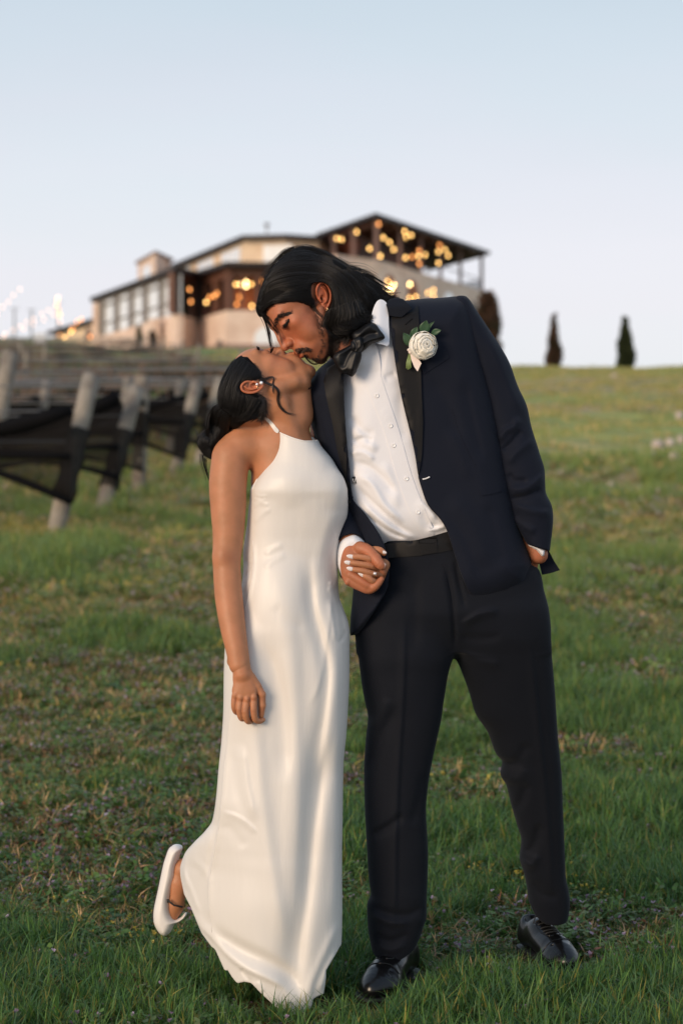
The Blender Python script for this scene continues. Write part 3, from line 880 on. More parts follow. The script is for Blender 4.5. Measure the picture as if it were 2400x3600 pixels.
M['cypb'] = mat('cypress_brown', (.07, .04, .025), .8, cols=(1.6, [(.3, (.045, .040, .018)), (.5, (.085, .045, .028)), (.75, (.12, .065, .04))], 5))
M['bark'] = mat('bark', (.09, .055, .04), .9, bump=(20, .8, .03))
def cypress(px, py0, py1, d, wpx, mt, label, seed, prof=None, n=5200):
    b = BG(px, py1, d); H = (py1 - py0) / P * d; R = wpx / P * d / 2
    gz = float(ground_z(np.array([b.x]), np.array([d]))[0])
    t = thing('cypress_tree', label, 'tree', (b.x, b.y, gz), 'cypress trees by the villa')
    q = MB(); q.tube([(b.x, b.y, gz - .1), (b.x, b.y, b.z + H * .5), (b.x, b.y, b.z + H * .9)], [.11, .07, .02], 7); q.build('trunk', M['bark'], t)
    pr = prof or [(0, .35), (.08, .8), (.18, 1.0), (.4, .86), (.62, .6), (.8, .3), (.92, .12), (1, .02)]
    foliage_blob(b.x, b.y, b.z + .12, [(a * H, c * R) for a, c in pr], n, H * .075, mt, 'crown', t, seed)
cypress(1945, 1118, 1306, 112, 40, M['cypb'], 'slim brownish cypress with a thin tip alone on the ridge', 3, [(0, .15), (.06, .55), (.13, 1.0), (.24, .92), (.36, .66), (.5, .42), (.62, .24), (.75, .10), (1, .02)], 3600)
cypress(2196, 1128, 1308, 112, 43, M['cyp'], 'dense dark green cypress on the ridge, right of the brownish one', 5, [(0, .5), (.05, .9), (.12, 1.0), (.35, .92), (.52, .72), (.66, .46), (.8, .22), (.92, .08), (1, .02)], 5000)
cypress(1712, 1044, 1330, 122, 58, M['cypb'], 'big round topped brown green cypress behind the shoulder of the man', 7, [(0, .85), (.25, 1), (.5, .98), (.7, .86), (.85, .62), (.94, .36), (1, .06)], 8000)
cypress(489, 1148, 1240, 147, 17, M['cyp'], 'small slim green cypress before the glazed wing of the villa', 9, n=1800)
cypress(537, 1168, 1242, 146, 26, M['cypb'], 'small brown cypress beside the slim green one by the villa', 11, [(0, .8), (.5, 1), (.8, .8), (1, .2)], 2000)
cypress(2425, 1285, 1312, 111, 90, M['cyp'], 'low dark bush cut by the frame at the ridge on the far right', 13, [(0, .9), (.5, 1), (.85, .6), (1, .1)], 2500)
for px, py, wd, lb, sd in ((2300, 1306, 40, 'tiny low shrub on the ridge right of the dark green cypress', 21),):
    cypress(px, py, 1316, 111, wd, M['cyp'], lb, sd, [(0, .9), (.5, 1), (1, .2)], 700)
b = BG(771, 1252, 136)  # post stands in for a dark shape read as a person
t = thing('figure_stand_in', 'slim dark post standing in for a figure before the stone wall of the villa', 'bollard', b)
q = MB(); q.tube([b + Vector((0, 0, -.2)), b + Vector((0, 0, .68))], .13, 10); q.build('shaft', M['greyiron'], t)
q = MB(); q.ball(b + Vector((0, 0, .84)), .16, sq=(1, 1, 1.1)); q.build('head', M['greyiron'], t)
tb = BG(142, 1195, 150)
t = thing('sign_board', 'small pale board standing at the top of the vine rows, far left', 'board', tb)
q = MB(); q.box(tb.x - .42, tb.x + .42, tb.y - .03, tb.y + .03, tb.z - .35, tb.z + .45); q.build('panel', mat('pale_board', (.62, .64, .68), .6), t)
q = MB(); q.tube([tb + Vector((-.3, .06, -1)), tb + Vector((-.3, .06, .3))], .03); q.build('leg', M['greyiron'], t)
q = MB(); q.tube([tb + Vector((.3, .06, -1)), tb + Vector((.3, .06, .3))], .03); q.build('leg', M['greyiron'], t)

# ------------------------------------------------------------------ pale stones on the right slope
M['stoneg'] = mat('pale_fieldstone', (.42, .34, .29), .9, cols=(3, [(.3, (.40, .32, .27)), (.7, (.60, .52, .47))], 5), bump=(12, .7, .05))
rocks = [(2032, 1718, 34, 18, 'small pale stone left of the others on the lower line of the right slope'), (2092, 1728, 26, 18, 'rounded grey stone second along the lower line'), (2122, 1730, 40, 22, 'pale stone in the middle of the lower line'), (2146, 1716, 24, 26, 'upright narrow stone ending the middle cluster'),
         (2252, 1732, 28, 36, 'tall pinkish stone alone at the right of the lower line'), (2310, 1564, 48, 26, 'large pale stone on the upper slope at right'), (2352, 1560, 34, 20, 'grey stone beside the large pale one'), (2272, 1610, 30, 20, 'pinkish stone left of the flat slab'), (2292, 1606, 26, 26, 'reddish stone touching the pinkish stone'), (2365, 1608, 46, 14, 'flat greenish slab near the right edge'), (2387, 1462, 30, 26, 'white stone highest on the slope at the right edge'), (2388, 1548, 22, 26, 'small upright pale stone at the right edge under the white one'), (2157, 1322, 22, 8, 'tiny flat stone just below the ridge')]
for px, py, wp, hp, lb in rocks:
    # find ground distance seen at that pixel
    ds = np.linspace(14, 118, 900); z = ground_z((px - 1200) / P * ds, ds); pyg = 1800 - (z - CAM_Z) / ds * P
    i = np.argmax(pyg < py + hp * .5); d = float(ds[i])
    c = BG(px, py, d); W_ = wp / P * d / 2; H_ = hp / P * d / 2
    rg = np.random.default_rng(int(px + py))
    bm = bmesh.new(); bmesh.ops.create_icosphere(bm, subdivisions=3, radius=1)
    dirs = rg.normal(size=(9, 3)); dirs /= np.linalg.norm(dirs, axis=1)[:, None]; cutd = rg.uniform(.62, .95, 9)
    for v in bm.verts:
        p = np.array(v.co)
        for k in range(9):
            e = p @ dirs[k] - cutd[k]
            if e > 0: p = p - dirs[k] * e * .9
        v.co = (p[0] * W_, p[1] * W_ * .9, p[2] * H_ * 1.05 if p[2] > 0 else p[2] * (H_ * 1.25 + .12))
    me = bpy.data.meshes.new('rock'); bm.to_mesh(me); bm.free(); me.materials.append(M['stoneg'])
    o = bpy.data.objects.new('rock', me); COL.objects.link(o)
    o.location = (c.x, c.y, float(ground_z(np.array([c.x]), np.array([d]))[0]) + H_ * .6 + .05)
    tag(o, lb, 'stone', 'stones scattered on the right slope')

# ================================================================== VINEYARD
def net_material():
    m = mat('black_netting', (.010, .009, .009), .8, alpha=.68, spec=.1)
    return m
M['net'] = net_material()
M['wire'] = mat('galvanised_wire', (.25, .24, .23), .5, metal=.6)
M['cane'] = mat('vine_cane', (.17, .11, .08), .9)
def gz(x, d): return float(ground_z(np.array([float(x)]), np.array([float(d)]))[0])
rv = random.Random(11)
def post_mesh(base, top, r, name, parent):
    n = 9; pts = [base + (top - base) * (k / 5) for k in range(6)]
    q = MB(); q.tube(pts, [r * rv.uniform(.94, 1.06) for _ in pts], n)
    return q.build(name, M['postwood'], parent, True)
# (base px, base py, top px, top py, d, netting, radius px, words)
ends = [(190, 1892, 322, 1322, 20.0, 33, 'thick leaning end post of the nearest vine row, black netting round its middle'),
        (350, 1822, 482, 1362, 22.6, 29, 'second leaning end post, between the nearest post and the upright one'),
        (489, 1722, 500, 1322, 26.5, 25, 'upright weathered post crossing behind the second leaning post'),
        (610, 1683, 692, 1342, 29.5, 22, 'leaning end post with bright top left of the dark hair of the woman'),
        (690, 1612, 775, 1330, 34.0, 20, 'farthest leaning end post close to the hair of the woman')]
M['netfold'] = mat('bunched_netting', (.005, .005, .006), .85, spec=.1, bump=(60, .8, .01))
def net_sheet(row, x_r, x_l, d, seed, zt=1.12, zb=.36, post=None, lab='', r0=None):
    rg = random.Random(seed)
    t = thing('vine_netting', lab, 'netting', (x_r, d - 5, gz(x_r, d)), 'black netting along the vine rows')
    n = 60; V = []; 
    tops = []; bots = []; mids = []
    for i in range(n + 1):
        s_ = i / n; x = x_r + (x_l - x_r) * s_
        dd = d + .15 * math.sin(s_ * 9 + seed)
        g = gz(x, dd)
        seg = (s_ * 4.0) % 1.0
        sag = 4 * seg * (1 - seg)
        pinch = 1 - .62 * min(1, sag * 1.3)
        m = (zt + zb) / 2 + .08 * math.sin(s_ * 21 + seed) 
        h = (zt - zb) / 2 * pinch
        tp = g + m + h - .05 * sag; bt = g + m - h - .02 * sag
        tops.append(Vector((x, dd - 5 - .06, tp))); bots.append(Vector((x, dd - 5 - .07, bt)))
        mids.append(Vector((x, dd - 5 - .10, g + m - .10 * math.sin(s_ * 13 + seed))))
        for k in range(9):
            f = k / 8
            V.append((x, dd - 5 - .07 - .05 * math.sin(k * 2.1 + i * .6 + seed), tp + (bt - tp) * f + .01 * math.sin(i * 1.3 + k)))
    Q = np.array([(i * 9 + k, i * 9 + k + 1, (i + 1) * 9 + k + 1, (i + 1) * 9 + k) for i in range(n) for k in range(8)])
    mesh_obj('net_sheet', V, Q, M['net'], t)
    for nm, ln, r in (('top_roll', tops, .060), ('bottom_roll', bots, .030), ('middle_fold', mids, .028)):
        q = MB(); q.tube(ln, [r * (1 + .45 * math.sin(i * .9 + seed)) for i in range(len(ln))], 6); q.build(nm, M['netfold'], t, True)
for k, (bx, by, tx, ty, d, rpx, lb) in enumerate(ends):
    base = BG(bx, by + 6, d); top = BG(tx, ty, d + (.5 if k != 2 else 0)); r = rpx / P * d
    base.z = min(base.z, gz(base.x, d) - .02) 
    t = thing('vineyard_post', lb, 'post', base, 'wooden end posts of the vine rows')
    post_mesh(base - (top - base) * .05, top, r, 'timber', t)
    # netting wrapped around the post
    a = base + (top - base) * (.24 if k != 2 else .42); b = base + (top - base) * (.66 if k != 2 else .70)
    q = MB(); pts = [a + (b - a) * (j / 8) for j in range(9)]
    q.tube(pts, [r * (1.22 + .18 * math.sin(j * 1.7 + k)) for j in range(9)], 12); q.build('net_wrap', M['net'], t, True)
    net_sheet(k, base.x + (top.x - base.x) * .42 + .05, base.x - 14, d, k * 1.7, lab='black netting sagging left from ' + ['the nearest leaning post', 'the second leaning post', 'the upright weathered post', 'the bright topped leaning post', 'the farthest leaning post'][k],
              zt=1.18, zb=.32)
    q = MB()
    for hz in (.95, 1.25, 1.5):
        p = base + (top - base) * min(hz / 1.6, .97)
        q.tube([p, (p.x - 14, p.y, p.z + gz(p.x - 14, d) - gz(p.x, d))], .008, 4)
    tag(q.build('trellis_wire', M['wire']), 'thin trellis wires stretched left from ' + ['the nearest leaning post', 'the second leaning post', 'the upright weathered post', 'the bright topped leaning post', 'the farthest leaning post'][k], 'wire', 'trellis wires of the vine rows')
for k, (px, py, tx_, ty, d, lb) in enumerate(((590, 1560, 640, 1335, 38, 'short grey post in the gap between the upright post and the bright topped one'), (742, 1560, 800, 1350, 42, 'small leaning post almost touching the hair of the woman, behind the farthest end post'), (415, 1600, 452, 1330, 36, 'dim thin post seen between the second leaning post and the upright one'), (118, 1600, 165, 1345, 34, 'dim thin post left of the nearest leaning post'))):
    base = BG(px, py, d); top = BG(tx_, ty, d + .4); base.z = gz(base.x, d) - .05
    t = thing('vineyard_post', lb, 'post', base, 'wooden end posts of the vine rows'); post_mesh(base, top, 17 / P * d, 'timber', t)
    net_sheet(k + 7, base.x + .1, base.x - 9, d, 2.3 * k + 1, zt=1.05, zb=.55, lab='thin dark netting strung left from ' + lb.split(' seen ')[0].split(' in the gap ')[0].split(' left of')[0].split(' almost')[0] + ['', '', ' near the upright post', ' at the far left'][k])
# slanted post cut by the left frame edge
base = BG(-70, 1640, 23); top = BG(38, 1236, 23.2); t = thing('vineyard_post', 'grey slanted post cut by the left frame edge', 'post', base, 'wooden end posts of the vine rows'); base.z = gz(base.x, 23) - .1
post_mesh(base, top, 30 / P * 23, 'timber', t)
# far rows: one thing per row, its vines with trunks, canes, wire, posts
ridx = 0
d = 38.0
ordn = ['lowest', 'second', 'third', 'fourth', 'fifth', 'sixth', 'seventh', 'eighth', 'ninth', 'tenth', 'eleventh', 'twelfth', 'thirteenth', 'fourteenth', 'fifteenth', 'sixteenth', 'seventeenth', 'topmost']
rows_d = []
while d < 112: rows_d.append(d); d *= 1.10
for ri, d in enumerate(rows_d):
    xr = ((820 if d < 78 else 700 - 7 * (d - 78)) - 1200) / P * d; xl = -0.175 * d - 2; hs = float(np.interp(d, [38, 60, 112], [1.0, .92, .52]))
    nm = ordn[min(ri, 16)] if ri < len(rows_d) - 1 else 'topmost'
    t = thing('vine_row', nm + ' bare vine row on the hillside behind the netted posts', 'vine row', (xr, d - 5, gz(xr, d)), 'bare vine rows up the left hillside')
    q = MB(); x = xr; trunks = []
    while x > xl:
        g = gz(x, d); h = rv.uniform(.75, .95) * hs
        q.tube([(x, d - 5, g - .05), (x + rv.uniform(-.1, .1), d - 5, g + h * .5), (x + rv.uniform(-.1, .1), d - 5, g + h)], [.05, .04, .035], 5)
        x -= rv.uniform(1.3, 1.8)
    for x0 in np.arange(xr, xl, -.6):
        g = gz(x0, d); g2 = gz(x0 - .6, d)
        q.tube([(x0, d - 5, g + .9 * hs + rv.uniform(-.05, .05)), (x0 - .65, d - 5, g2 + .9 * hs + rv.uniform(-.05, .05))], .034, 5)
        for _ in range(2):
            xx = x0 - rv.uniform(0, .6); q.tube([(xx, d - 5, g + .9 * hs), (xx + rv.uniform(-.25, .25), d - 5 + rv.uniform(-.15, .15), g + rv.uniform(1.2, 1.6) * hs)], .014, 3, False)
            q.tube([(xx, d - 5, g + .9 * hs), (xx + rv.uniform(-.25, .25), d - 5 + rv.uniform(-.15, .15), g + rv.uniform(.3, .7) * hs)], .012, 3, False)
    q.build('vine_stems', M['cane'], t)
    q = MB(); q.tube([(xr, d - 5, gz(xr, d) + 1.3 * hs), (xl, d - 5, gz(xl, d) + 1.3 * hs)], .025, 4); q.build('wire', M['wire'], t)
    for x in np.arange(xr, xl, -6.5):
        g = gz(x, d); pm = post_mesh(Vector((x, d - 5, g - .1)), Vector((x + (.3 if x == xr else .03), d - 5, g + 1.55 * hs)), .065, 'row_post', t)
    if True:
        V = []; n = 50
        for i in range(n + 1):
            x = xr + (xl - xr) * i / n; g = gz(x, d); hh = .13 + .07 * math.sin(i * .8 + ri)
            for kk in range(4): V.append((x, d - 5.1 + .04 * math.sin(kk + i), g + (.75 + hh - 2 * hh * kk / 3) * hs))
        Q = np.array([(i * 4 + k, i * 4 + k + 1, (i + 1) * 4 + k + 1, (i + 1) * 4 + k) for i in range(n) for k in range(3)])
        mesh_obj('net_sheet', V, Q, M['net'], t)
# ================================================================== GRASS AND WEEDS
def blade_tuft(name, n, h, spread, wid, lean, mats, rg, flat=0.0, segs=4):
    """tuft of bent tapering blades, several materials"""
    V = []; F = []; mi = []
    for k in range(n):
        th = rg.uniform(0, 2 * math.pi); r = spread * math.sqrt(rg.uniform(0, 1))
        bx, by = r * math.cos(th), r * math.sin(th)
        a = rg.uniform(0, 2 * math.pi); L = h * rg.uniform(.45, 1.15); ln = lean * rg.uniform(.2, 1.4)
        dx, dy = math.cos(a), math.sin(a); sx, sy = -dy, dx
        w_ = wid * rg.uniform(.6, 1.3); tw = rg.uniform(-.6, .6)
        i0 = len(V)
        for s_ in range(segs + 1):
            t = s_ / segs
            out = L * ln * t ** 1.8; up = L * (t - .45 * ln * t * t) * (1 - flat)
            ww = w_ * (1 - t ** 1.6) * (.6 + 1.2 * t * (1 - t) + .2)
            ax = sx * math.cos(tw * t) - dx * math.sin(tw * t) * .4; ay = sy * math.cos(tw * t) - dy * math.sin(tw * t) * .4
            cx, cy, cz = bx + dx * out, by + dy * out, max(up, .001) - .004
            if s_ < segs:
                V += [(cx - ax * ww, cy - ay * ww, cz), (cx + ax * ww, cy + ay * ww, cz)]
            else: V.append((cx, cy, cz))
        for s_ in range(segs - 1): F.append((i0 + 2 * s_, i0 + 2 * s_ + 1, i0 + 2 * s_ + 3, i0 + 2 * s_ + 2)); mi.append(k % len(mats))
        F.append((i0 + 2 * segs - 2, i0 + 2 * segs - 1, i0 + 2 * segs)); mi.append(k % len(mats))
    me = bpy.data.meshes.new(name); me.from_pydata(V, [], F)
    for m_ in mats: me.materials.append(m_)
    me.polygons.foreach_set('material_index', mi); me.update()
    return bpy.data.objects.new(name, me)

def leaf_mat(name, c0, c1, c2, scale=.9, rough=.5):
    m = bpy.data.materials.new(name); m.use_nodes = True
    n = m.node_tree.nodes; l = m.node_tree.links; b = n['Principled BSDF']
    oi = n.new('ShaderNodeObjectInfo'); g = n.new('ShaderNodeNewGeometry')
    t = n.new('ShaderNodeTexNoise'); t.inputs['Scale'].default_value = scale * 40; t.inputs['Detail'].default_value = 2
    l.new(g.outputs['Position'], t.inputs['Vector'])
    ad = n.new('ShaderNodeMath'); ad.operation = 'ADD'
    ml = n.new('ShaderNodeMath'); ml.operation = 'MULTIPLY'; ml.inputs[1].default_value = .5
    l.new(oi.outputs['Random'], ml.inputs[0]); l.new(ml.outputs[0], ad.inputs[0])
    m2 = n.new('ShaderNodeMath'); m2.operation = 'MULTIPLY'; m2.inputs[1].default_value = .5
    l.new(t.outputs[0], m2.inputs[0]); l.new(m2.outputs[0], ad.inputs[1])
    r = n.new('ShaderNodeValToRGB'); e = r.color_ramp.elements; e.new(.5)
    for k, (p, c) in enumerate(((.2, c0), (.5, c1), (.8, c2))): e[k].position = p; e[k].color = (*c, 1)
    l.new(ad.outputs[0], r.inputs[0])
    sx = n.new('ShaderNodeSeparateXYZ'); l.new(g.outputs['Position'], sx.inputs[0])
    mr = n.new('ShaderNodeMapRange'); mr.inputs[1].default_value = 1.5; mr.inputs[2].default_value = 15.0; l.new(sx.outputs['Y'], mr.inputs[0])
    up = n.new('ShaderNodeMixRGB'); up.inputs[2].default_value = (c2[0] * .8 + .145, c2[1] * .75 + .15, c2[2] * .75 + .045, 1)   # the upper slope is drier and yellower
    m3 = n.new('ShaderNodeMath'); m3.operation = 'MULTIPLY'; m3.inputs[1].default_value = .80; l.new(mr.outputs[0], m3.inputs[0])
    l.new(m3.outputs[0], up.inputs[0]); l.new(r.outputs[0], up.inputs[1])
    r = up
    l.new(r.outputs[0], b.inputs['Base Color'])
    b.inputs['Roughness'].default_value = rough; b.inputs['Specular IOR Level'].default_value = .35
    tr = n.new('ShaderNodeBsdfTranslucent'); l.new(r.outputs[0], tr.inputs[0])
    mx = n.new('ShaderNodeMixShader'); mx.inputs[0].default_value = .32
    l.new(b.outputs[0], mx.inputs[1]); l.new(tr.outputs[0], mx.inputs[2])
    l.new(mx.outputs[0], n['Material Output'].inputs['Surface'])
    return m
G = dict(
    green=leaf_mat('blade_green', (0.045, 0.113, 0.024), (0.088, 0.196, 0.040), (0.178, 0.290, 0.063)),
    green2=leaf_mat('blade_bluegreen', (0.038, 0.098, 0.035), (0.073, 0.165, 0.059), (0.147, 0.248, 0.100)),
    olive=leaf_mat('blade_olive', (0.139, 0.138, 0.032), (0.254, 0.239, 0.054), (0.420, 0.351, 0.088)),
    dry=leaf_mat('blade_dry', (0.281, 0.161, 0.077), (0.561, 0.338, 0.163), (0.955, 0.625, 0.325)),
    russet=leaf_mat('weed_russet', (0.129, 0.051, 0.028), (0.259, 0.103, 0.056), (0.439, 0.195, 0.100)),
    weed=leaf_mat('weed_leaf', (0.082, 0.124, 0.047), (0.139, 0.197, 0.074), (0.248, 0.272, 0.118)),
    clover=leaf_mat('clover_leaf', (0.056, 0.124, 0.047), (0.096, 0.197, 0.074), (0.166, 0.295, 0.128)),
    yellow=leaf_mat('weed_yellow', (0.336, 0.250, 0.043), (0.561, 0.424, 0.065), (0.787, 0.600, 0.131)),
    purple=leaf_mat('weed_flower', (0.203, 0.131, 0.189), (0.377, 0.246, 0.348), (0.667, 0.522, 0.638)))

G['hill'] = leaf_mat('hill_blade', (.15, .20, .05), (.24, .31, .08), (.33, .35, .12))
def weed_plant(name, rg, n=16, h=.05, spread=.05, leafm='weed', flower=None, lw=.006):
    """short stems with small oval leaves, optional flower tips"""
    V = []; F = []; mi = []
    def leaf(p, d, up, L, W_, m_):
        d = Vector(d).normalized(); s_ = d.cross(Vector(up)); s_ = s_.normalized() if s_.length > 1e-4 else Vector((1, 0, 0))
        i = len(V); p = Vector(p)
        pts = [p, p + d * L * .35 - s_ * W_, p + d * L * .8 - s_ * W_ * .6, p + d * L, p + d * L * .8 + s_ * W_ * .6, p + d * L * .35 + s_ * W_]
        V.extend(tuple(q) for q in pts); F.append((i, i + 1, i + 2, i + 3)); F.append((i, i + 3, i + 4, i + 5)); mi.extend([m_, m_])
    for k in range(n):
        th = rg.uniform(0, 2 * math.pi); r = spread * math.sqrt(rg.uniform(0, 1)); p = Vector((r * math.cos(th), r * math.sin(th), -.003))
        H = h * rg.uniform(.5, 1.3); ln = Vector((rg.normal() * .35, rg.normal() * .35, 1)).normalized(); tp = p + ln * H
        s_ = Vector((.0009, 0, 0)); i = len(V); V.extend([tuple(p - s_), tuple(p + s_), tuple(tp + s_ * .6), tuple(tp - s_ * .6)]); F.append((i, i + 1, i + 2, i + 3)); mi.append(0)
        for q in range(5):
            f = .25 + .75 * q / 4; a = rg.uniform(0, 6.28)
            leaf(p + ln * H * f, (math.cos(a), math.sin(a), rg.uniform(-.1, .6)), (0, 0, 1), lw * 2.6 * rg.uniform(.7, 1.3), lw * rg.uniform(.7, 1.2), 0 if q % 2 else 1)
        if flower and rg.random() < .22:
            for q in range(5):
                a = rg.uniform(0, 6.28); leaf(tp + Vector((0, 0, .001 * q)), (math.cos(a), math.sin(a), .7), (0, 0, 1), .007, .0028, 2)
    me = bpy.data.meshes.new(name); me.from_pydata(V, [], F)
    for k_ in (leafm, 'green' if leafm != 'russet' else 'weed'): me.materials.append(G[k_])
    me.materials.append(G[flower or 'purple'])
    me.polygons.foreach_set('material_index', mi); me.update()
    return bpy.data.objects.new(name, me)

FEET = [((.066, -.005), (.17, .27), .05), ((.56, .245), (.459, .50), .05), ((-.21, -.03), (-.06, -.02), .06), ((.05, -.12), (.08, -.05), .02)]
def foot_d(X, D):
    d = np.full(len(X), 9.0); Y = D - 5
    for a, b, r in FEET:
        a = np.array(a); e = np.array(b) - a; t = np.clip(((X - a[0]) * e[0] + (Y - a[1]) * e[1]) / (e @ e), 0, 1)
        d = np.minimum(d, np.hypot(X - a[0] - t * e[0], Y - a[1] - t * e[1]) - r)
    return d
def scatter(name, src, X, D, scl, label, tilt=.15, zoff=0.0, group=None):
    """instances of the source tufts on the ground"""
    fd = foot_d(X, D); keep = (fd > 0) if name in ('tall_grass', 'yellow_weeds', 'flowering_weeds') else (fd > -9)
    X, D, fd = X[keep], D[keep], fd[keep]; scl = np.asarray(scl)[keep] * np.clip(.5 + fd * 7, .42, 1)
    n = len(X); rg = np.random.default_rng(len(name) * 7 + n)
    Z = ground_z(X, D) + zoff
    me = bpy.data.meshes.new(name); me.vertices.add(n)
    me.vertices.foreach_set('co', np.stack([X, D - 5, Z], -1).astype(np.float32).ravel())
    a = me.attributes.new('rot', 'FLOAT_VECTOR', 'POINT'); a.data.foreach_set('vector', np.stack([rg.normal(0, tilt, n), rg.normal(0, tilt, n), rg.uniform(0, 6.283, n)], -1).astype(np.float32).ravel())
    a = me.attributes.new('scl', 'FLOAT', 'POINT'); a.data.foreach_set('value', (scl * rg.uniform(.7, 1.3, n)).astype(np.float32))
    a = me.attributes.new('pick', 'INT', 'POINT'); a.data.foreach_set('value', rg.integers(0, len(src), n).astype(np.int32))
    o = bpy.data.objects.new(name, me); COL.objects.link(o)
    c = bpy.data.collections.new(name + '_source')
    for k, s_ in enumerate(src): s_.name = '%s_tuft_%02d' % (name, k); c.objects.link(s_)
    ng = bpy.data.node_groups.new(name, 'GeometryNodeTree')
    ng.interface.new_socket('Geometry', in_out='INPUT', socket_type='NodeSocketGeometry'); ng.interface.new_socket('Geometry', in_out='OUTPUT', socket_type='NodeSocketGeometry')
    N = ng.nodes; L = ng.links
    gi = N.new('NodeGroupInput'); go = N.new('NodeGroupOutput'); ip = N.new('GeometryNodeInstanceOnPoints'); ci = N.new('GeometryNodeCollectionInfo')
    ci.inputs['Collection'].default_value = c; ci.inputs['Separate Children'].default_value = True; ci.inputs['Reset Children'].default_value = True
    def attr(nm, tp):
        x = N.new('GeometryNodeInputNamedAttribute'); x.data_type = tp; x.inputs['Name'].default_value = nm; return x.outputs['Attribute']
    L.new(gi.outputs[0], ip.inputs['Points']); L.new(ci.outputs[0], ip.inputs['Instance']); ip.inputs['Pick Instance'].default_value = True
    L.new(attr('pick', 'INT'), ip.inputs['Instance Index'])
    er = N.new('FunctionNodeEulerToRotation'); L.new(attr('rot', 'FLOAT_VECTOR'), er.inputs[0]); L.new(er.outputs[0], ip.inputs['Rotation'])
    L.new(attr('scl', 'FLOAT'), ip.inputs['Scale']); L.new(ip.outputs[0], go.inputs[0])
    mo = o.modifiers.new('scatter', 'NODES'); mo.node_group = ng
    tag(o, label, 'grass', group, 'stuff')
    return o

def vnoise(x, y, seed):
    rg = np.random.default_rng(seed); T = rg.random((64, 64))
    xi = np.floor(x).astype(int); yi = np.floor(y).astype(int); fx = x - xi; fy = y - yi
    fx = fx * fx * (3 - 2 * fx); fy = fy * fy * (3 - 2 * fy)
    g = lambda a, b: T[a % 64, b % 64]
    return (g(xi, yi) * (1 - fx) + g(xi + 1, yi) * fx) * (1 - fy) + (g(xi, yi + 1) * (1 - fx) + g(xi + 1, yi + 1) * fx) * fy
def fbm(x, y, s_): return (vnoise(x, y, s_) + .5 * vnoise(x * 2.1, y * 2.1, s_ + 1) + .25 * vnoise(x * 4.3, y * 4.3, s_ + 2)) / 1.75

rg = np.random.default_rng(5)
def area(d0, d1, hw, dens):
    """random points in a wedge: half width = hw*d + .6"""
    A = (hw * (d0 + d1) / 2 + .6) * 2 * (d1 - d0); n = int(A * dens)
    D = rg.uniform(d0, d1, int(n * 1.6)); X = rg.uniform(-1, 1, len(D)) * (hw * d1 + .6)
    k = np.abs(X) < hw * D + .6; return X[k][:n], D[k][:n]
def masks(X, D):
    patch = fbm(X * .9 + 3, D * .75 + 7, 3)            # green tall clumps against mown, browner turf
    fine = fbm(X * 3.2, D * 2.6, 9)
    # the strip in front of and beside the couple is lush; the middle ground is mown and brown
    lush = np.clip(1 - (D - 5.15) / .8, 0, 1) * .30 + np.clip((D - 8.5) / 5, 0, 1) * .04 + np.clip((X - .45) / .8, 0, 1) * .12
    return (patch - .5) * 1.15 + .5 + (fine - .5) * .38 + lush - .14 - .25 * sstep(.09, .125, X / D) * sstep(11, 15, D) * (1 - sstep(24, 32, D)) - .085 * (1 - sstep(-.2, .8, X)) * sstep(5.9, 7.0, D) * (1 - sstep(11, 17, D))
mk = lambda f, n: [f(k) for k in range(n)]
tg = mk(lambda k: blade_tuft('t', 34, .105, .04, .0024, .85, [G['green'], G['green2'], G['green'], G['green2'], G['green'], G['olive']], rg), 6)
ts = mk(lambda k: blade_tuft('t', 30, .050, .045, .0021, 1.0, [G['green2'], G['olive'], G['green'], G['dry']], rg), 5)
td = mk(lambda k: blade_tuft('t', 16, .045, .05, .0024, 1.5, [G['dry'], G['dry'], G['russet'], G['olive']], rg, flat=.35), 4)
tr_ = mk(lambda k: weed_plant('t', rg, 12, .028, .045, 'russet', 'purple', .0056), 4)
tw_ = mk(lambda k: weed_plant('t', rg, 14, .035, .05, 'weed', 'purple', .0062), 4)
tc_ = mk(lambda k: weed_plant('t', rg, 12, .018, .04, 'clover', None, .0085), 3)
ty_ = mk(lambda k: weed_plant('t', rg, 10, .05, .03, 'weed', 'yellow', .004), 3)
HW = .25
S_ = {k: [[], [], []] for k in 'gsdrwcy'}
def put(k, X, D, s_): S_[k][0].append(X); S_[k][1].append(D); S_[k][2].append(s_)
for d0, d1, dens, sc in ((4.1, 6.6, 1150, 1.0), (6.6, 9.5, 800, 1.12), (9.5, 14, 380, 1.45), (14, 22, 150, 2.0), (22, 34, 42, 2.9)):
    X, D = area(d0, d1, HW if d0 < 14 else .24, dens); m = masks(X, D); r = rg.random(len(X))
    if d0 > 13:
        kp = rg.random(len(X)) < np.clip(1.25 - (D - 14) / 20, .12, 1) ; X, D, m, r = X[kp], D[kp], m[kp], r[kp]
    g = (m > .50) & (r < .78) | (m > .42) & (r < .28)
    s_ = ~g & (r < .50)
    rest = ~g & ~s_
    put('g', X[g], D[g], sc * (.55 + 1.25 * np.clip(m[g] - .4, 0, .5) + .15 * rg.random(g.sum())))
    put('s', X[s_], D[s_], sc * np.ones(s_.sum()))
    q = rg.random(len(X)); pk = fbm(X * 1.7 + 20, D * 1.3, 31)
    a = rest & (q < .42); put('d', X[a], D[a], sc * np.ones(a.sum()))
    a = rest & (q >= .42) & (q < .72) & (pk > .42); put('r', X[a], D[a], sc * np.ones(a.sum()))
    a = rest & (q >= .72) & (pk > .35); put('w', X[a], D[a], sc * np.ones(a.sum()))
    a = rest & (q >= .42) & (q < .72) & (pk <= .42); put('c', X[a], D[a], sc * np.ones(a.sum()))
    a = rest & (q >= .72) & (pk <= .35) ; put('y', X[a], D[a], sc * np.ones(a.sum()))
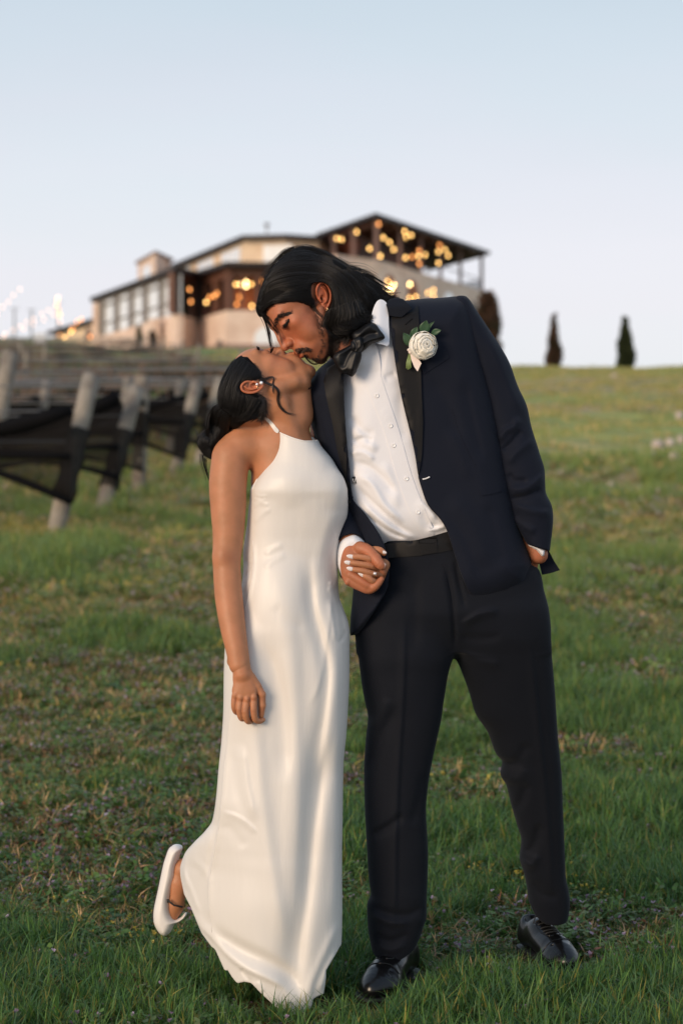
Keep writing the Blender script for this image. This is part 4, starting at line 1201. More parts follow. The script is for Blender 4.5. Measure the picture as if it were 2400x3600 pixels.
for k, nm, src, lb, tl in (('g', 'tall_grass', tg, 'lush green grass growing in clumps around the feet of the couple and up the slope', .18),
                       ('s', 'short_grass', ts, 'short mown grass mixed green and olive between the taller clumps', .2),
                       ('d', 'dry_grass', td, 'flattened dry straw coloured grass blades', .25),
                       ('r', 'russet_weeds', tr_, 'low russet brown weeds with small mauve flowers', .2),
                       ('w', 'flowering_weeds', tw_, 'low green weeds with pale purple flowers', .2),
                       ('c', 'clover_patches', tc_, 'small rounded clover leaves between the grass', .15),
                       ('y', 'yellow_weeds', ty_, 'small weeds with yellowish green tips', .15)):
    X, D, s_ = (np.concatenate(a) for a in S_[k])
    scatter(nm, src, X, D, s_, lb, tl)
# coarse tussocks farther up, where single blades no longer show
X, D = area(30, 115, .2, 2.6)
k = X / D > -.06
tt = mk(lambda k: blade_tuft('t', 40, .14, .30, .012, 1.0, [G['hill'], G['hill'], G['olive'], G['hill'], G['dry']], rg, segs=2), 3)
scatter('hill_grass', tt, X[k], D[k], np.ones(k.sum()) * 1.0, 'rough grass covering the upper slope below the ridge', .1)
# under the vines
X, D = area(18, 60, .21, 12); k = (X / D < -.04)
tt2 = mk(lambda k: blade_tuft('t', 36, .13, .16, .007, 1.1, [G['green'], G['olive'], G['dry'], G['russet']], rg, segs=2), 3)
scatter('vineyard_grass', tt2, X[k], D[k], np.ones(k.sum()), 'rough grass and brown weeds under the vine posts', .1)
# ================================================================== FIGURES
def skin_mat(name, c, red, rough=.42):
    m = bpy.data.materials.new(name); m.use_nodes = True
    n = m.node_tree.nodes; l = m.node_tree.links; b = n['Principled BSDF']
    g = n.new('ShaderNodeNewGeometry')
    t = n.new('ShaderNodeTexNoise'); t.inputs['Scale'].default_value = 28; t.inputs['Detail'].default_value = 5
    l.new(g.outputs['Position'], t.inputs['Vector'])
    r = n.new('ShaderNodeValToRGB'); e = r.color_ramp.elements
    e[0].position = .36; e[0].color = (*c, 1); e[1].position = .66; e[1].color = (*red, 1)
    l.new(t.outputs[0], r.inputs[0])
    at = n.new('ShaderNodeAttribute'); at.attribute_name = 'tint'
    mx = n.new('ShaderNodeMixRGB'); mx.blend_type = 'MULTIPLY'; mx.inputs[0].default_value = 1
    l.new(r.outputs[0], mx.inputs[1]); l.new(at.outputs['Color'], mx.inputs[2]); l.new(mx.outputs[0], b.inputs['Base Color'])
    t2 = n.new('ShaderNodeTexNoise'); t2.inputs['Scale'].default_value = 500; t2.inputs['Detail'].default_value = 3; l.new(g.outputs['Position'], t2.inputs['Vector'])
    bp = n.new('ShaderNodeBump'); bp.inputs['Strength'].default_value = .25; bp.inputs['Distance'].default_value = .0006
    l.new(t2.outputs[0], bp.inputs['Height']); l.new(bp.outputs[0], b.inputs['Normal'])
    t3 = n.new('ShaderNodeTexNoise'); t3.inputs['Scale'].default_value = 130; t3.inputs['Detail'].default_value = 4; l.new(g.outputs['Position'], t3.inputs['Vector'])
    b3 = n.new('ShaderNodeBump'); b3.inputs['Strength'].default_value = .22; b3.inputs['Distance'].default_value = .0012; l.new(t3.outputs[0], b3.inputs['Height']); l.new(bp.outputs[0], b3.inputs['Normal']); l.new(b3.outputs[0], b.inputs['Normal'])
    rm = n.new('ShaderNodeMapRange'); rm.inputs[3].default_value = rough - .06; rm.inputs[4].default_value = rough + .16; l.new(t3.outputs[0], rm.inputs[0]); l.new(rm.outputs[0], b.inputs['Roughness'])
    b.inputs['Specular IOR Level'].default_value = .42
    b.inputs['Subsurface Weight'].default_value = .12; b.inputs['Subsurface Radius'].default_value = (1, .35, .2); b.inputs['Subsurface Scale'].default_value = .008
    return m
def set_tint(o, fn, V):
    a = o.data.color_attributes.new('tint', 'FLOAT_COLOR', 'POINT')
    c = np.ones((len(V), 4), np.float32); c[:, :3] = fn(V); a.data.foreach_set('color', c.ravel())

M['skin_f'] = skin_mat('skin_warm_tan', (.43, .185, .088), (.50, .21, .105), .46)
M['skin_m'] = skin_mat('skin_bronze', (.36, .135, .065), (.45, .155, .078), .46)
M['hair'] = mat('black_hair', (.0060, .0050, .0050), .48, spec=.34)
M['hairm'] = mat('black_hair_mass', (.004, .0035, .0035), .75, spec=.12)
M['hairb'] = mat('dark_brown_hair', (.022, .014, .011), .36, spec=.6)
M['stub'] = mat('beard_hair', (.020, .010, .007), .5)
M['wool'] = mat('navy_wool', (.0042, .0066, .0155), .78, sheen=.05, spec=.2, bump=(900, .25, .0006))
M['wool2'] = mat('charcoal_navy_wool', (.0043, .0060, .0112), .78, sheen=.05, spec=.2, bump=(900, .25, .0006))
M['satinblack'] = mat('black_grosgrain', (.0055, .0050, .0055), .55, spec=.22, sheen=.02, bump=(1200, .3, .0005))
M['bowsatin'] = mat('black_satin', (.005, .005, .006), .44, spec=.32, bump=(60, .25, .002))
M['shirt'] = mat('white_cotton', (.80, .80, .83), .75, sheen=.1, spec=.3, bump=(700, .12, .0004))
M['collarw'] = mat('pale_blue_white_cotton', (.74, .78, .86), .75, spec=.3)
M['satin'] = mat('ivory_satin', (.73, .70, .66), .40, spec=.40, sheen=.25, bump=(7, .10, .006))
def satin_bump(m):
    n = m.node_tree.nodes; l = m.node_tree.links; g = n.new('ShaderNodeNewGeometry'); mp = n.new('ShaderNodeMapping'); mp.inputs['Scale'].default_value = (34, 34, 5)
    l.new(g.outputs['Position'], mp.inputs[0]); t = n.new('ShaderNodeTexNoise'); t.inputs['Scale'].default_value = 1; t.inputs['Detail'].default_value = 5; l.new(mp.outputs[0], t.inputs['Vector'])
    bp = n.new('ShaderNodeBump'); bp.inputs['Strength'].default_value = .30; bp.inputs['Distance'].default_value = .005
    l.new(t.outputs[0], bp.inputs['Height'])
    t2 = n.new('ShaderNodeTexNoise'); t2.inputs['Scale'].default_value = 900; l.new(g.outputs['Position'], t2.inputs['Vector'])
    b2 = n.new('ShaderNodeBump'); b2.inputs['Strength'].default_value = .12; b2.inputs['Distance'].default_value = .0004
    l.new(t2.outputs[0], b2.inputs['Height']); l.new(bp.outputs[0], b2.inputs['Normal']); l.new(b2.outputs[0], n['Principled BSDF'].inputs['Normal'])
satin_bump(M['satin'])
M['satinw'] = mat('ivory_satin_side', (.84, .81, .77), .38, spec=.5, sheen=.15)
M['patent'] = mat('black_patent_leather', (.0035, .0035, .004), .28, spec=.35, coat=.2)
M['sole'] = mat('black_sole', (.012, .012, .012), .6)
M['ballet'] = mat('ivory_leather', (.78, .74, .70), .42, spec=.5, bump=(200, .1, .0005))
M['nail'] = mat('pearl_nail', (.86, .78, .76), .15, spec=.8, coat=1.0)
M['nailm'] = mat('natural_nail', (.62, .40, .33), .3, spec=.6, coat=.4)
M['gold'] = mat('gold', (.85, .55, .30), .25, metal=1)
M['gem'] = mat('diamond', (.95, .95, .97), .05, spec=1, coat=1, metal=.55)
M['pearlb'] = mat('shirt_button', (.84, .83, .83), .35, spec=.5, coat=.2)
M['petal'] = mat('cream_petal', (.84, .80, .70), .55, sheen=.2, bump=(160, .25, .001))
M['leafd'] = mat('bout_leaf', (.035, .085, .04), .45, bump=(90, .3, .001))
M['stem'] = mat('bout_stem', (.20, .27, .09), .5)
M['ribbon'] = mat('blush_ribbon', (.80, .68, .62), .45)

def frame(fimg, turn, roll=0.0):
    """head axes in (u, v, w): forward, up, side(towards viewer)"""
    f = np.array([fimg[0], fimg[1], 0.0]); f /= np.linalg.norm(f)
    up = np.array([f[1], -f[0], 0.0]) * (1 if True else 1)
    return f, up
def head_axes(fimg, uimg, turn, roll=0.0):
    f0 = np.array([*fimg, 0.0]); f0 /= np.linalg.norm(f0); u0 = np.array([*uimg, 0.0]); u0 -= f0 * (u0 @ f0); u0 /= np.linalg.norm(u0)
    s0 = np.array([0, 0, 1.0]); c, s_ = math.cos(turn), math.sin(turn)
    f = f0 * c + s0 * s_; s1 = s0 * c - f0 * s_
    c, s_ = math.cos(roll), math.sin(roll)
    u = u0 * c + s1 * s_; s1 = s1 * c - u0 * s_
    return f, u, s1

def sculpt_head(vx, O, ax, fem, sc=1.5, st=1.12):
    """O: head centre between the ears in px; ax: forward, up, side"""
    f, u, s_ = ax; R = np.array([f, u, s_])
    ub = lambda b: b if b > 15 else 15 + (b - 15) * st
    Pt = lambda a, b, c=0: O + sc * (a * f + ub(b) * u + c * s_)
    def E(c, r, k=8, op='add'):
        r = np.array(r, float)
        if c[1] < 15: r[1] *= st
        vx.ell(Pt(*c), r * sc, R, k, op)
    def C(a, b, ra, rb, k=8, op='add'): vx.cap(Pt(*a), Pt(*b), ra * sc, rb * sc, k, op)
    if fem:
        E((-6, 28, 0), (94, 62, 71), 4); E((-38, 12, 0), (54, 54, 56), 20); E((28, 30, 0), (62, 50, 62), 14)
    else:
        E((-8, 40, 0), (90, 72, 72), 4); E((-38, 18, 0), (52, 56, 58), 20); E((32, 34, 0), (58, 48, 62), 14)
    E((38, -6, 0), (50, 64, 56 if not fem else 54), 18)                  # face mask
    E((50, -42, 0), (44, 42, 42), 16)                   # muzzle
    for q in (-1, 1):
        C((-2, -26, q * 52), (30, -60, q * 43), 10, 10, 22)      # ramus -> jaw
        C((30, -60, q * 43), (70, -80, q * 16), 10, 12, 22)
        E((50, 0, q * 46), (24, 16, 17), 18)               # cheekbone
        E((52, -26, q * 36), (24, 28, 21), 18)               # cheek
        C((84, 34, q * 10), (66, 37, q * 48), 7 if fem else 9, 7, 14)  # brow ridge
    E((80, -80, 0), (15, 16, 19), 16)                   # chin
    E((56, -60, 0), (38, 24, 36), 18)
    for q in (-1, 1):                                        # eye sockets, closed lids
        E((92, 15, q * 33), (13, 11, 14), 8, 'sub')
        E((70, 14, q * 32), (15.5, 12.5, 16), 5)
        pl = [(84 - .010 * (x * x), 9.8 - 2.2 * math.cos(x / 10.5), q * (32 + x)) for x in (-12, -6, 0, 6, 12)]
        vx.chain([Pt(*p) for p in pl], [1.5 * sc] * 5, 1.2, 'sub')
    E((80, 8, 0), (14, 34, 11), 10)
    # nose
    C((87, 28, 0), (101, 4, 0), 7.5, 8, 8)
    C((101, 4, 0), (109 if fem else 110, -12, 0), 8, 8.4 if fem else 9.5, 6)
    E((96, -14, 0), (14, 9, 15), 7)
    for q in (-1, 1):
        E((99, -15, q * 11.5), (9.5, 6.5, 6.8), 4)
        E((105, -20, q * 6.5), (6, 4.2, 3.2), 1.5, 'sub')
        vx.chain([Pt(97, -8, q * 17), Pt(90, -15, q * 19), Pt(88, -22, q * 19)], [1.4 * sc] * 3, 4, 'sub')
    C((90, -22, 0), (101, -22, 0), 6.5, 5, 5)
    # mouth
    m = 9 if fem else 3
    E((86, -44, 0), (14 + m * .6, 24, 30), 14)
    E((93 + m * .8, -35, 0), (10, 9, 20), 8)
    E((95 + m, -40, 0), (10.5, 5.4, 21), 4)
    E((94 + m, -50, 0), (11, 6.2, 18), 4)
    C((106 + m, -45.5, -10), (106 + m, -45.5, 10), 1.7, 1.7, 1.5, 'sub')
    for q in (-1, 1): C((106 + m, -45.5, q * 10), (88 + m, -46, q * 25), 1.7, 1.2, 1.5, 'sub')
    E((99 + m, -62, 0), (6, 6, 15), 8, 'sub')
    return Pt

def ear_parts(vx, E0, eu, ef, es, L=62, sc=1.513, k=1.8):
    """ear sculpted on the head: E0 centre px, eu up axis, ef forward axis, es outward axis"""
    Pt = lambda a, b, c=0: E0 + sc * (a * ef + b * eu + c * es)
    h = L / 2
    path = [(8, -4, 2), (11, 8, 5), (9, 20, 8), (0, 29, 10), (-11, 27, 11), (-17, 16, 12), (-18, 2, 12), (-14, -12, 10), (-6, -23, 8), (2, -28, 6), (6, -22, 5)]
    path = [(a * L / 62, b * L / 62, c) for a, b, c in path]
    pp = spline(path, 4, False)
    # dish
    vx.ell(Pt(-4, 3, 4), np.array([15, 26 * L / 62, 3.6]) * sc, np.array([ef, eu, es]), 3)
    vx.ell(Pt(-1, -20 * L / 62, 5), np.array([8, 10, 4.2]) * sc, np.array([ef, eu, es]), 3)
    vx.chain([Pt(*p) for p in pp], [2.7 * sc] * len(pp), k)
    # antihelix
    ah = spline([(-2, 20, 9), (-8, 12, 9), (-9, 0, 9.5), (-5, -11, 9), (2, -15, 8)], 4, False)
    vx.chain([Pt(a * L / 62, b * L / 62, c) for a, b, c in ah], [2.2 * sc] * len(ah), k)
    vx.cap(Pt(9, -3, 6), Pt(7, -10, 7), 3.2 * sc, 2.6 * sc, 2)     # tragus
    vx.ell(Pt(0, -3, 9), np.array([6.5, 8, 5.5]) * sc, np.array([ef, eu, es]), 1.5, 'sub')
    vx.ell(Pt(3, -4, 5), np.array([3.5, 4, 8]) * sc, np.array([ef, eu, es]), 1.2, 'sub')

def finger(vx, pts, rs, k=2.2, kb=3.0):
    vx.chain([np.array(p, float) for p in pts], rs, kb, sub=3)

def nail(pts, w, mt, parent, name='nail', base=0.0, wz=1.6, lift=0.0, almond=True):
    """pts: root, tip (u, v, w); w half width px"""
    a = np.array(pts[0], float); b = np.array(pts[1], float); n = 8
    V = []; F = []
    d = b - a; L = np.linalg.norm(d); d /= L
    s_ = np.cross(d, [0, 0, 1.0]); s_ /= np.linalg.norm(s_); o = np.cross(s_, d)
    if o[2] < 0: o = -o
    for i in range(n + 1):
        t = i / n; ww = w * (math.sqrt(max(0, 1 - t ** 2.4)) if almond else (1 - .25 * t ** 3)) * (.86 + .3 * t * (1 - t)) + .25
        for j in range(7):
            q = (j - 3) / 3; V.append(a + d * L * t + s_ * ww * q + o * (lift + wz * (1 - q * q) + .8 * math.sin(t * 3.1) * 1.0))
    for i in range(n):
        for j in range(6): F.append((i * 7 + j, i * 7 + j + 1, (i + 1) * 7 + j + 1, (i + 1) * 7 + j))
    V = np.array(V); V2 = V - o * 1.2; m = len(V)
    F2 = [tuple(x + m for x in f)[::-1] for f in F]
    rim = [(i, i + 1) for i in range(6)] + [(n * 7 + i + 1, n * 7 + i) for i in range(6)] + [((i + 1) * 7, i * 7) for i in range(n)] + [(i * 7 + 6, (i + 1) * 7 + 6) for i in range(n)]
    FF = F + F2 + [(x, y, y + m, x + m) for x, y in rim]
    VV = np.concatenate([V, V2]); ob = mesh_obj(name, PW(VV[:, 0], VV[:, 1], VV[:, 2], base), FF, mt, parent)
    return fix_normals(ob)

def join_meshes(name, parts, mt, parent, base):
    Vs = []; Qs = []; o = 0; Vp = []
    for (V, Q), b in zip(parts, base):
        bb = b(V[:, 0], V[:, 1]) if callable(b) else b
        Wd = PW(V[:, 0], V[:, 1], V[:, 2], bb)
        if signed_vol(Wd, Q) < 0: Q = Q[:, ::-1]
        Vs.append(Wd); Qs.append(Q + o); Vp.append(V); o += len(V)
    ob = mesh_obj(name, np.concatenate(Vs), np.concatenate(Qs), mt, parent)
    return ob, np.concatenate(Vp), np.concatenate(Qs)

# ------------------------------------------------------------------ THE WOMAN
WB = 40.0                                  # she stands a little nearer than the reference plane
she = thing('person', 'woman in a long ivory satin halter dress, head tipped back, one foot kicked up', 'person', PW(1090, 3545, 30, WB).tolist())
axF = head_axes((.31, -.95), (-.95, -.31), math.radians(-17))
fF, uF, sF = axF
OF = np.array([918.0, 1371.0, 30.0])
vx = Vox((690, 1190, -190), (1130, 2560, 230), 3.4)
PtF = sculpt_head(vx, OF, axF, True)
# neck: long, thrown back, then shoulders
C_ = lambda a, b, ra, rb, k=14: vx.cap(a, b, ra, rb, k)
nb = PtF(-22, -38); 
C_(nb, (1000, 1478, 0), 66, 74, 16)
C_(PtF(22, -60), (1030, 1470, 6), 44, 66, 18)
C_((1000, 1478, 0), (985, 1580, 0), 74, 92, 24)
C_(PtF(-8, -36, 44), (1035, 1530, 58), 18, 10, 26)            # neck muscle
C_(PtF(34, -72), (1045, 1440, 4), 40, 52, 30)
C_(PtF(-2, -30, 46), PtF(40, -76, 30), 20, 22, 26)
# shoulder girdle and chest
C_((985, 1560, 0), (850, 1572, 20), 82, 62, 34)
C_((850, 1572, 22), (818, 1600, 26), 68, 68, 24)
C_((995, 1560, -10), (1120, 1620, -70), 80, 60, 34)
C_((935, 1470, -10), (860, 1530, 5), 26, 36, 30)
vx.ell((1000, 1700, 0), (118, 190, 110), None, 30)
vx.ell((1010, 1930, 0), (125, 190, 90), None, 30)
vx.ell((1000, 2200, 0), (170, 230, 120), None, 40)
C_((960, 1548, 62), (880, 1546, 66), 9, 7, 16)              # collar bone
C_((960, 1548, 62), (1075, 1562, 60), 9, 7, 16)
# near arm
armc = [(814, 1608, 40), (804, 1700, 50), (806, 1800, 60), (806, 1880, 70), (802, 1960, 80), (804, 2030, 94), (812, 2110, 112), (826, 2200, 136), (840, 2270, 154), (850, 2325, 164)]
armr = [66, 66, 61, 54, 49, 48, 48, 44, 39, 36.5]
vx.chain(armc, armr, 10, sub=3)
vx.cap((806, 1950, 138), (824, 1966, 136), 4, 4, 12, 'sub'); vx.ell((815, 2316, 150), (9, 13, 10), None, 10); vx.ell((792, 1955, 96), (34, 40, 36), None, 20)
# far arm, mostly between the two bodies
far = [(1130, 1640, -90), (1175, 1760, -90), (1180, 1880, -60), (1215, 1980, -20), (1290, 2000, 10)]
# hand, back towards the viewer
HW_ = 50
V1, Q1 = vx.mesh(1)
# fine hand grid
hx = Vox((795, 2310, 50), (965, 2550, 170), 1.9)
H = lambda a, b, ra, rb, k=5: hx.cap(a, b, ra, rb, k)
H((851, 2322, 112), (858, 2360, 116), 33, 31, 10)
hx.ell((862, 2378, 117), (37, 46, 20), None, 8)
hx.ell((866, 2418, 119), (44, 44, 19), None, 8)
# thumb (right side) hanging down
for (a, b, ra, rb) in (((886, 2370, 112), (908, 2402, 108), 17, 15), ((908, 2402, 108), (925, 2432, 106), 15, 13.5), ((925, 2432, 106), (926, 2470, 104), 13, 12.5), ((926, 2470, 104), (923, 2505, 100), 12.5, 9)): H(a, b, ra, rb, 4)
fing = [([(833, 2432, 118), (829, 2462, 121), (832, 2486, 112), (840, 2496, 92), (852, 2492, 76)], [11.5, 10.5, 9.5, 9, 8]),
        ([(852, 2444, 121), (848, 2480, 127), (853, 2510, 116), (862, 2516, 96), (874, 2508, 78)], [12.5, 11.5, 10.5, 9.5, 8.5]),
        ([(874, 2448, 123), (869, 2488, 130), (875, 2520, 118), (886, 2524, 98), (896, 2514, 80)], [13, 12, 11, 10, 8.5]),
        ([(897, 2440, 120), (897, 2482, 126), (902, 2515, 118), (916, 2524, 104), (928, 2520, 92)], [13, 12, 11, 10, 8.5])]
for pts, rs in fing: finger(hx, pts, rs, kb=2.0)
for x, y, z in ((833, 2432, 126), (852, 2441, 131), (875, 2445, 133), (898, 2438, 129)): hx.ell((x, y, z), (9.5, 11, 8.5), None, 5)
for (x0, x1) in ((842, 846), (863, 864), (886, 884)): hx.cap((x0, 2412, 142), (x1, 2452, 143), 1.5, 3.5, 5, 'sub')
V2, Q2 = hx.mesh(1); V2[:, 2] += HW_ + 3
# her fingers folded over his hand (photo zoom x 5.227)
def hp(x, y, w_): return (1150 + x / 5.227, 1830 + y / 5.227, w_)
gx = Vox((1195, 1900, 20), (1375, 2100, 190), 1.7)
herf = [([hp(930, 730, 92), hp(800, 700, 118), hp(640, 665, 126), hp(480, 650, 126), hp(420, 645, 122)], [11.5, 11.2, 10.4, 9.4, 7.5]),
        ([hp(950, 860, 88), hp(800, 820, 118), hp(620, 785, 128), hp(440, 760, 128), hp(380, 755, 123)], [11.5, 11.2, 10.4, 9.4, 7.5]),
        ([hp(960, 985, 86), hp(800, 950, 116), hp(640, 905, 127), hp(480, 880, 127), hp(420, 868, 122)], [11.2, 10.9, 10.2, 9.2, 7.3]),
        ([hp(930, 1120, 84), hp(830, 1090, 112), hp(740, 1030, 120), hp(660, 985, 120), hp(625, 965, 116)], [11.5, 11, 10.5, 9.2, 7.2])]
V3 = []
her_far = Vox((1100, 1560, -190), (1400, 2110, 150), 4.0)
her_far.chain(far, [58, 50, 42, 34, 30], 12, sub=3)
her_far.cap((1290, 2000, 10), (1335, 2000, 60), 28, 26, 10)
Vf, Qf = her_far.mesh(1)
for pts, rs in herf: finger(gx, pts, rs, kb=2.0)
gx.cap((1345, 1985, 62), (1330, 2030, 66), 24, 20, 8)
# her thumb behind his
finger(gx, [hp(760, 560, 62), hp(860, 530, 84), hp(960, 545, 92), hp(1030, 590, 92)], [14, 13, 12.5, 10], kb=3)
V3, Q3 = gx.mesh(1)
# legs under the dress and the kicked-up foot
lx = Vox((560, 2150, -420), (1220, 3560, 180), 6.0)
lx.cap((1080, 2300, 10), (1090, 2850, 20), 100, 66, 20); lx.cap((1090, 2850, 20), (1085, 3440, 10), 66, 36, 20)
lx.cap((900, 2300, 0), (880, 2860, -20), 100, 68, 20); lx.cap((880, 2860, -20), (700, 3060, -300), 64, 40, 16)
lx.cap((1085, 3440, 10), (1060, 3520, 80), 32, 26, 10)
V4, Q4 = lx.mesh(1)
fx = Vox((560, 2940, -420), (720, 3290, -240), 2.6)
fx.cap((690, 3060, -315), (640, 3060, -330), 36, 34, 10); fx.cap((640, 3060, -330), (618, 3120, -335), 34, 32, 12)
fx.cap((628, 3110, -330), (612, 3190, -335), 36, 30, 14); fx.cap((612, 3190, -335), (588, 3262, -335), 30, 18, 14)
V5, Q5 = fx.mesh(1)
body_f, VF, QF = join_meshes('body', [(V1, Q1), (V2, Q2), (V3, Q3), (Vf, Qf), (V4, Q4), (V5, Q5)], M['skin_f'], she, [0.0, WB, 0.0, 0.0, WB, -300.0])
bvF = px_bvh(V1, Q1)
lipc = PtF(98, -48)
def tintF(V):
    c = np.ones((len(V), 3), np.float32)
    d = np.sqrt(((V - lipc) ** 2).sum(1)); m = np.exp(-(d / 26) ** 4)[:, None]; c = c * (1 - m) + m * np.array([1.05, .62, .62])
    for q in (-1, 1):
        d = np.sqrt(((V - PtF(70, -14, q * 44)) ** 2).sum(1)); m = (.35 * np.exp(-(d / 45) ** 2))[:, None]; c = c * (1 - m) + m * np.array([1.15, .72, .70])
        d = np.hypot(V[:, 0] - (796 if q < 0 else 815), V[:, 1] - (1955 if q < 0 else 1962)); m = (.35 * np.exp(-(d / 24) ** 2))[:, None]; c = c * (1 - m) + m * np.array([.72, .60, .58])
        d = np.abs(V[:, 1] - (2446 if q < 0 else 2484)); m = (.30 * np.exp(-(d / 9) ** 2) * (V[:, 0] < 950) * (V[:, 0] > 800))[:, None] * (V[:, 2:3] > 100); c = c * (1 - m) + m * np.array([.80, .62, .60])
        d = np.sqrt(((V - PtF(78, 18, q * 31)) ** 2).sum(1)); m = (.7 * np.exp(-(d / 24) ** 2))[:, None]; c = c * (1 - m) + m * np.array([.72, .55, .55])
    return c
set_tint(body_f, tintF, VF)
# ear as its own small fine piece of the body's skin
def build_ear(parent, E0, eu, ef, es, L, mt, base, label=None):
    E0 = np.array(E0, float); r = L * 1.513 * .62 + 14
    ex = Vox(E0 - r, E0 + r, 1.35)
    ear_parts(ex, E0, eu, ef, es, L)
    V, Q = ex.mesh(1); o, V, Q = (join_meshes('ear', [(V, Q)], mt, parent, [base]))
    set_tint(o, lambda V: np.ones((len(V), 3)) * np.array([1.08, .80, .76]), V)
    return o
def norm(v): v = np.array(v, float); return v / np.linalg.norm(v)
eu = norm((-.97, .02, .18)); es = norm(sF + .18 * fF * -1 + np.array([0, .22, .25])); ef = np.cross(eu, es); ef = norm(ef)
if ef @ fF < 0: ef = -ef
es = norm(es - eu * (es @ eu))
hF = front_w(bvF, 893, 1363, 108.0)
build_ear(body_f, (891, 1364, hF - 2), eu, ef, es, 54, M['skin_f'], 0.0)
# nails, ring, earrings
for (pts, rs), (x0, y0, x1, y1) in zip(herf, ((472, 655, 348, 632), (415, 762, 306, 742), (460, 878, 350, 850), (668, 990, 556, 935))):
    w_ = pts[3][2] + 5.5
    nail([hp(x0, y0, w_ + 1), hp(x1, y1, w_ + 2)], 7.6, M['nail'], body_f, base=0)
nail([hp(990, 560, 102), hp(1080, 590, 100)], 5.8, M['nail'], body_f, base=0)
rc = hp(845, 985, 112)
q = MB(); ang = np.linspace(0, 2 * math.pi, 25); ring = [PW(rc[0] + 3 * math.cos(a), rc[1] + 13.2 * math.sin(a), rc[2] - 1 + 13 * math.cos(a)) for a in ang]
q.tube(ring, 1.3 * K, 8, False); rg_ = q.build('ring', M['gold'], body_f, True)
q = MB(); c = Vector(PW(rc[0] + 3.5, rc[1] - 6, rc[2] + 15)); q.ball(c, 6.2 * K, 8, 5, (1, .8, .9))
for k in range(4): a = k * math.pi / 2 + .6; q.tube([c + Vector((math.cos(a) * 5 * K, .004, math.sin(a) * 5 * K)), c + Vector((math.cos(a) * 6 * K, -.002, math.sin(a) * 6 * K))], .9 * K, 5)
q.build('diamond', M['gem'], body_f)
for ex_, ey_, r_ in ((924, 1355, 6.0), (909, 1360, 4.2)):
    wz = hF + 15
    q = MB(); c = Vector(PW(ex_, ey_, wz)); q.ball(c, r_ * K, 8, 5, (1, .7, 1))
    for k in range(4): a = k * math.pi / 2 + .4; q.ball(c + Vector((math.cos(a) * r_ * K, .0, math.sin(a) * r_ * K)), 1.3 * K, 6, 4)
    q.build('earring', M['gem'], body_f)
q = MB(); q.tube([PW(912 + 3 * math.cos(a), 1370 + 5 * math.sin(a), hF + 10) for a in np.linspace(0, 5.6, 14)], 1.1 * K, 6); q.build('ear_hoop', M['gold'], body_f, True)

# dress
dx = Vox((590, 1450, -330), (1270, 3590, 290), 4.6)
rowsD = [(1505, 968, 1096, 2, 86, 60), (1560, 962, 1118, 2, 98, 70), (1617, 945, 1164, 0, 118, 100), (1659, 918, 1187, 0, 130, 110), (1693, 899, 1203, 0, 138, 115), (1724, 886, 1214, 0, 140, 118), (1760, 880, 1220, 0, 138, 118),
         (1806, 872, 1221, 0, 130, 112), (1850, 866, 1209, 0, 124, 106), (1900, 858, 1194, 0, 118, 102), (1950, 853, 1189, 0, 118, 102), (2000, 854, 1187, 0, 122, 106), (2050, 851, 1188, 0, 128, 112), (2097, 846, 1192, 0, 134, 120),
         (2145, 832, 1208, 0, 138, 128), (2189, 812, 1224, 0, 140, 134), (2226, 794, 1229, 0, 142, 138), (2320, 787, 1228, 0, 142, 138), (2479, 784, 1220, 0, 138, 132), (2600, 777, 1214, 2, 136, 130), (2700, 767, 1207, 4, 136, 130), (2815, 757, 1205, 6, 138, 132),
         (2895, 742, 1204, 8, 140, 135), (2940, 712, 1203, 9, 142, 140), (2990, 668, 1202, 10, 145, 150), (3040, 632, 1202, 10, 150, 155), (3100, 614, 1202, 10, 152, 160), (3180, 612, 1203, 10, 155, 160), (3300, 640, 1201, 10, 150, 155), (3420, 700, 1190, 10, 140, 140), (3580, 820, 1150, 10, 128, 120)]
def w0D(X, Y): return -70 * np.log1p(np.exp(np.clip((850 - X) / 70, -30, 30))) * .95 * sstep(2800, 3080, Y)
dx.rows(rowsD, w0f=w0D, pw=2.15)
dx.rows([r[:4] + (r[4] + 6, r[5]) for r in rowsD if r[0] < 1730] + [(1760, 890, 1212, 0, 134, 104), (1830, 892, 1196, 0, 120, 90), (1930, 900, 1160, 0, 100, 80), (2030, 930, 1130, 0, 50, 50)], pw=3.0, k=26)
dx.ell((1030, 1712, 78), (88, 84, 74), None, 22); dx.ell((1150, 1722, 60), (64, 78, 64), None, 22)
dx.ell((985, 2120, 40), (120, 200, 100), None, 40)
dx.ell((900, 2420, 30), (95, 330, 108), None, 30); dx.ell((1120, 2420, 30), (92, 330, 106), None, 30)
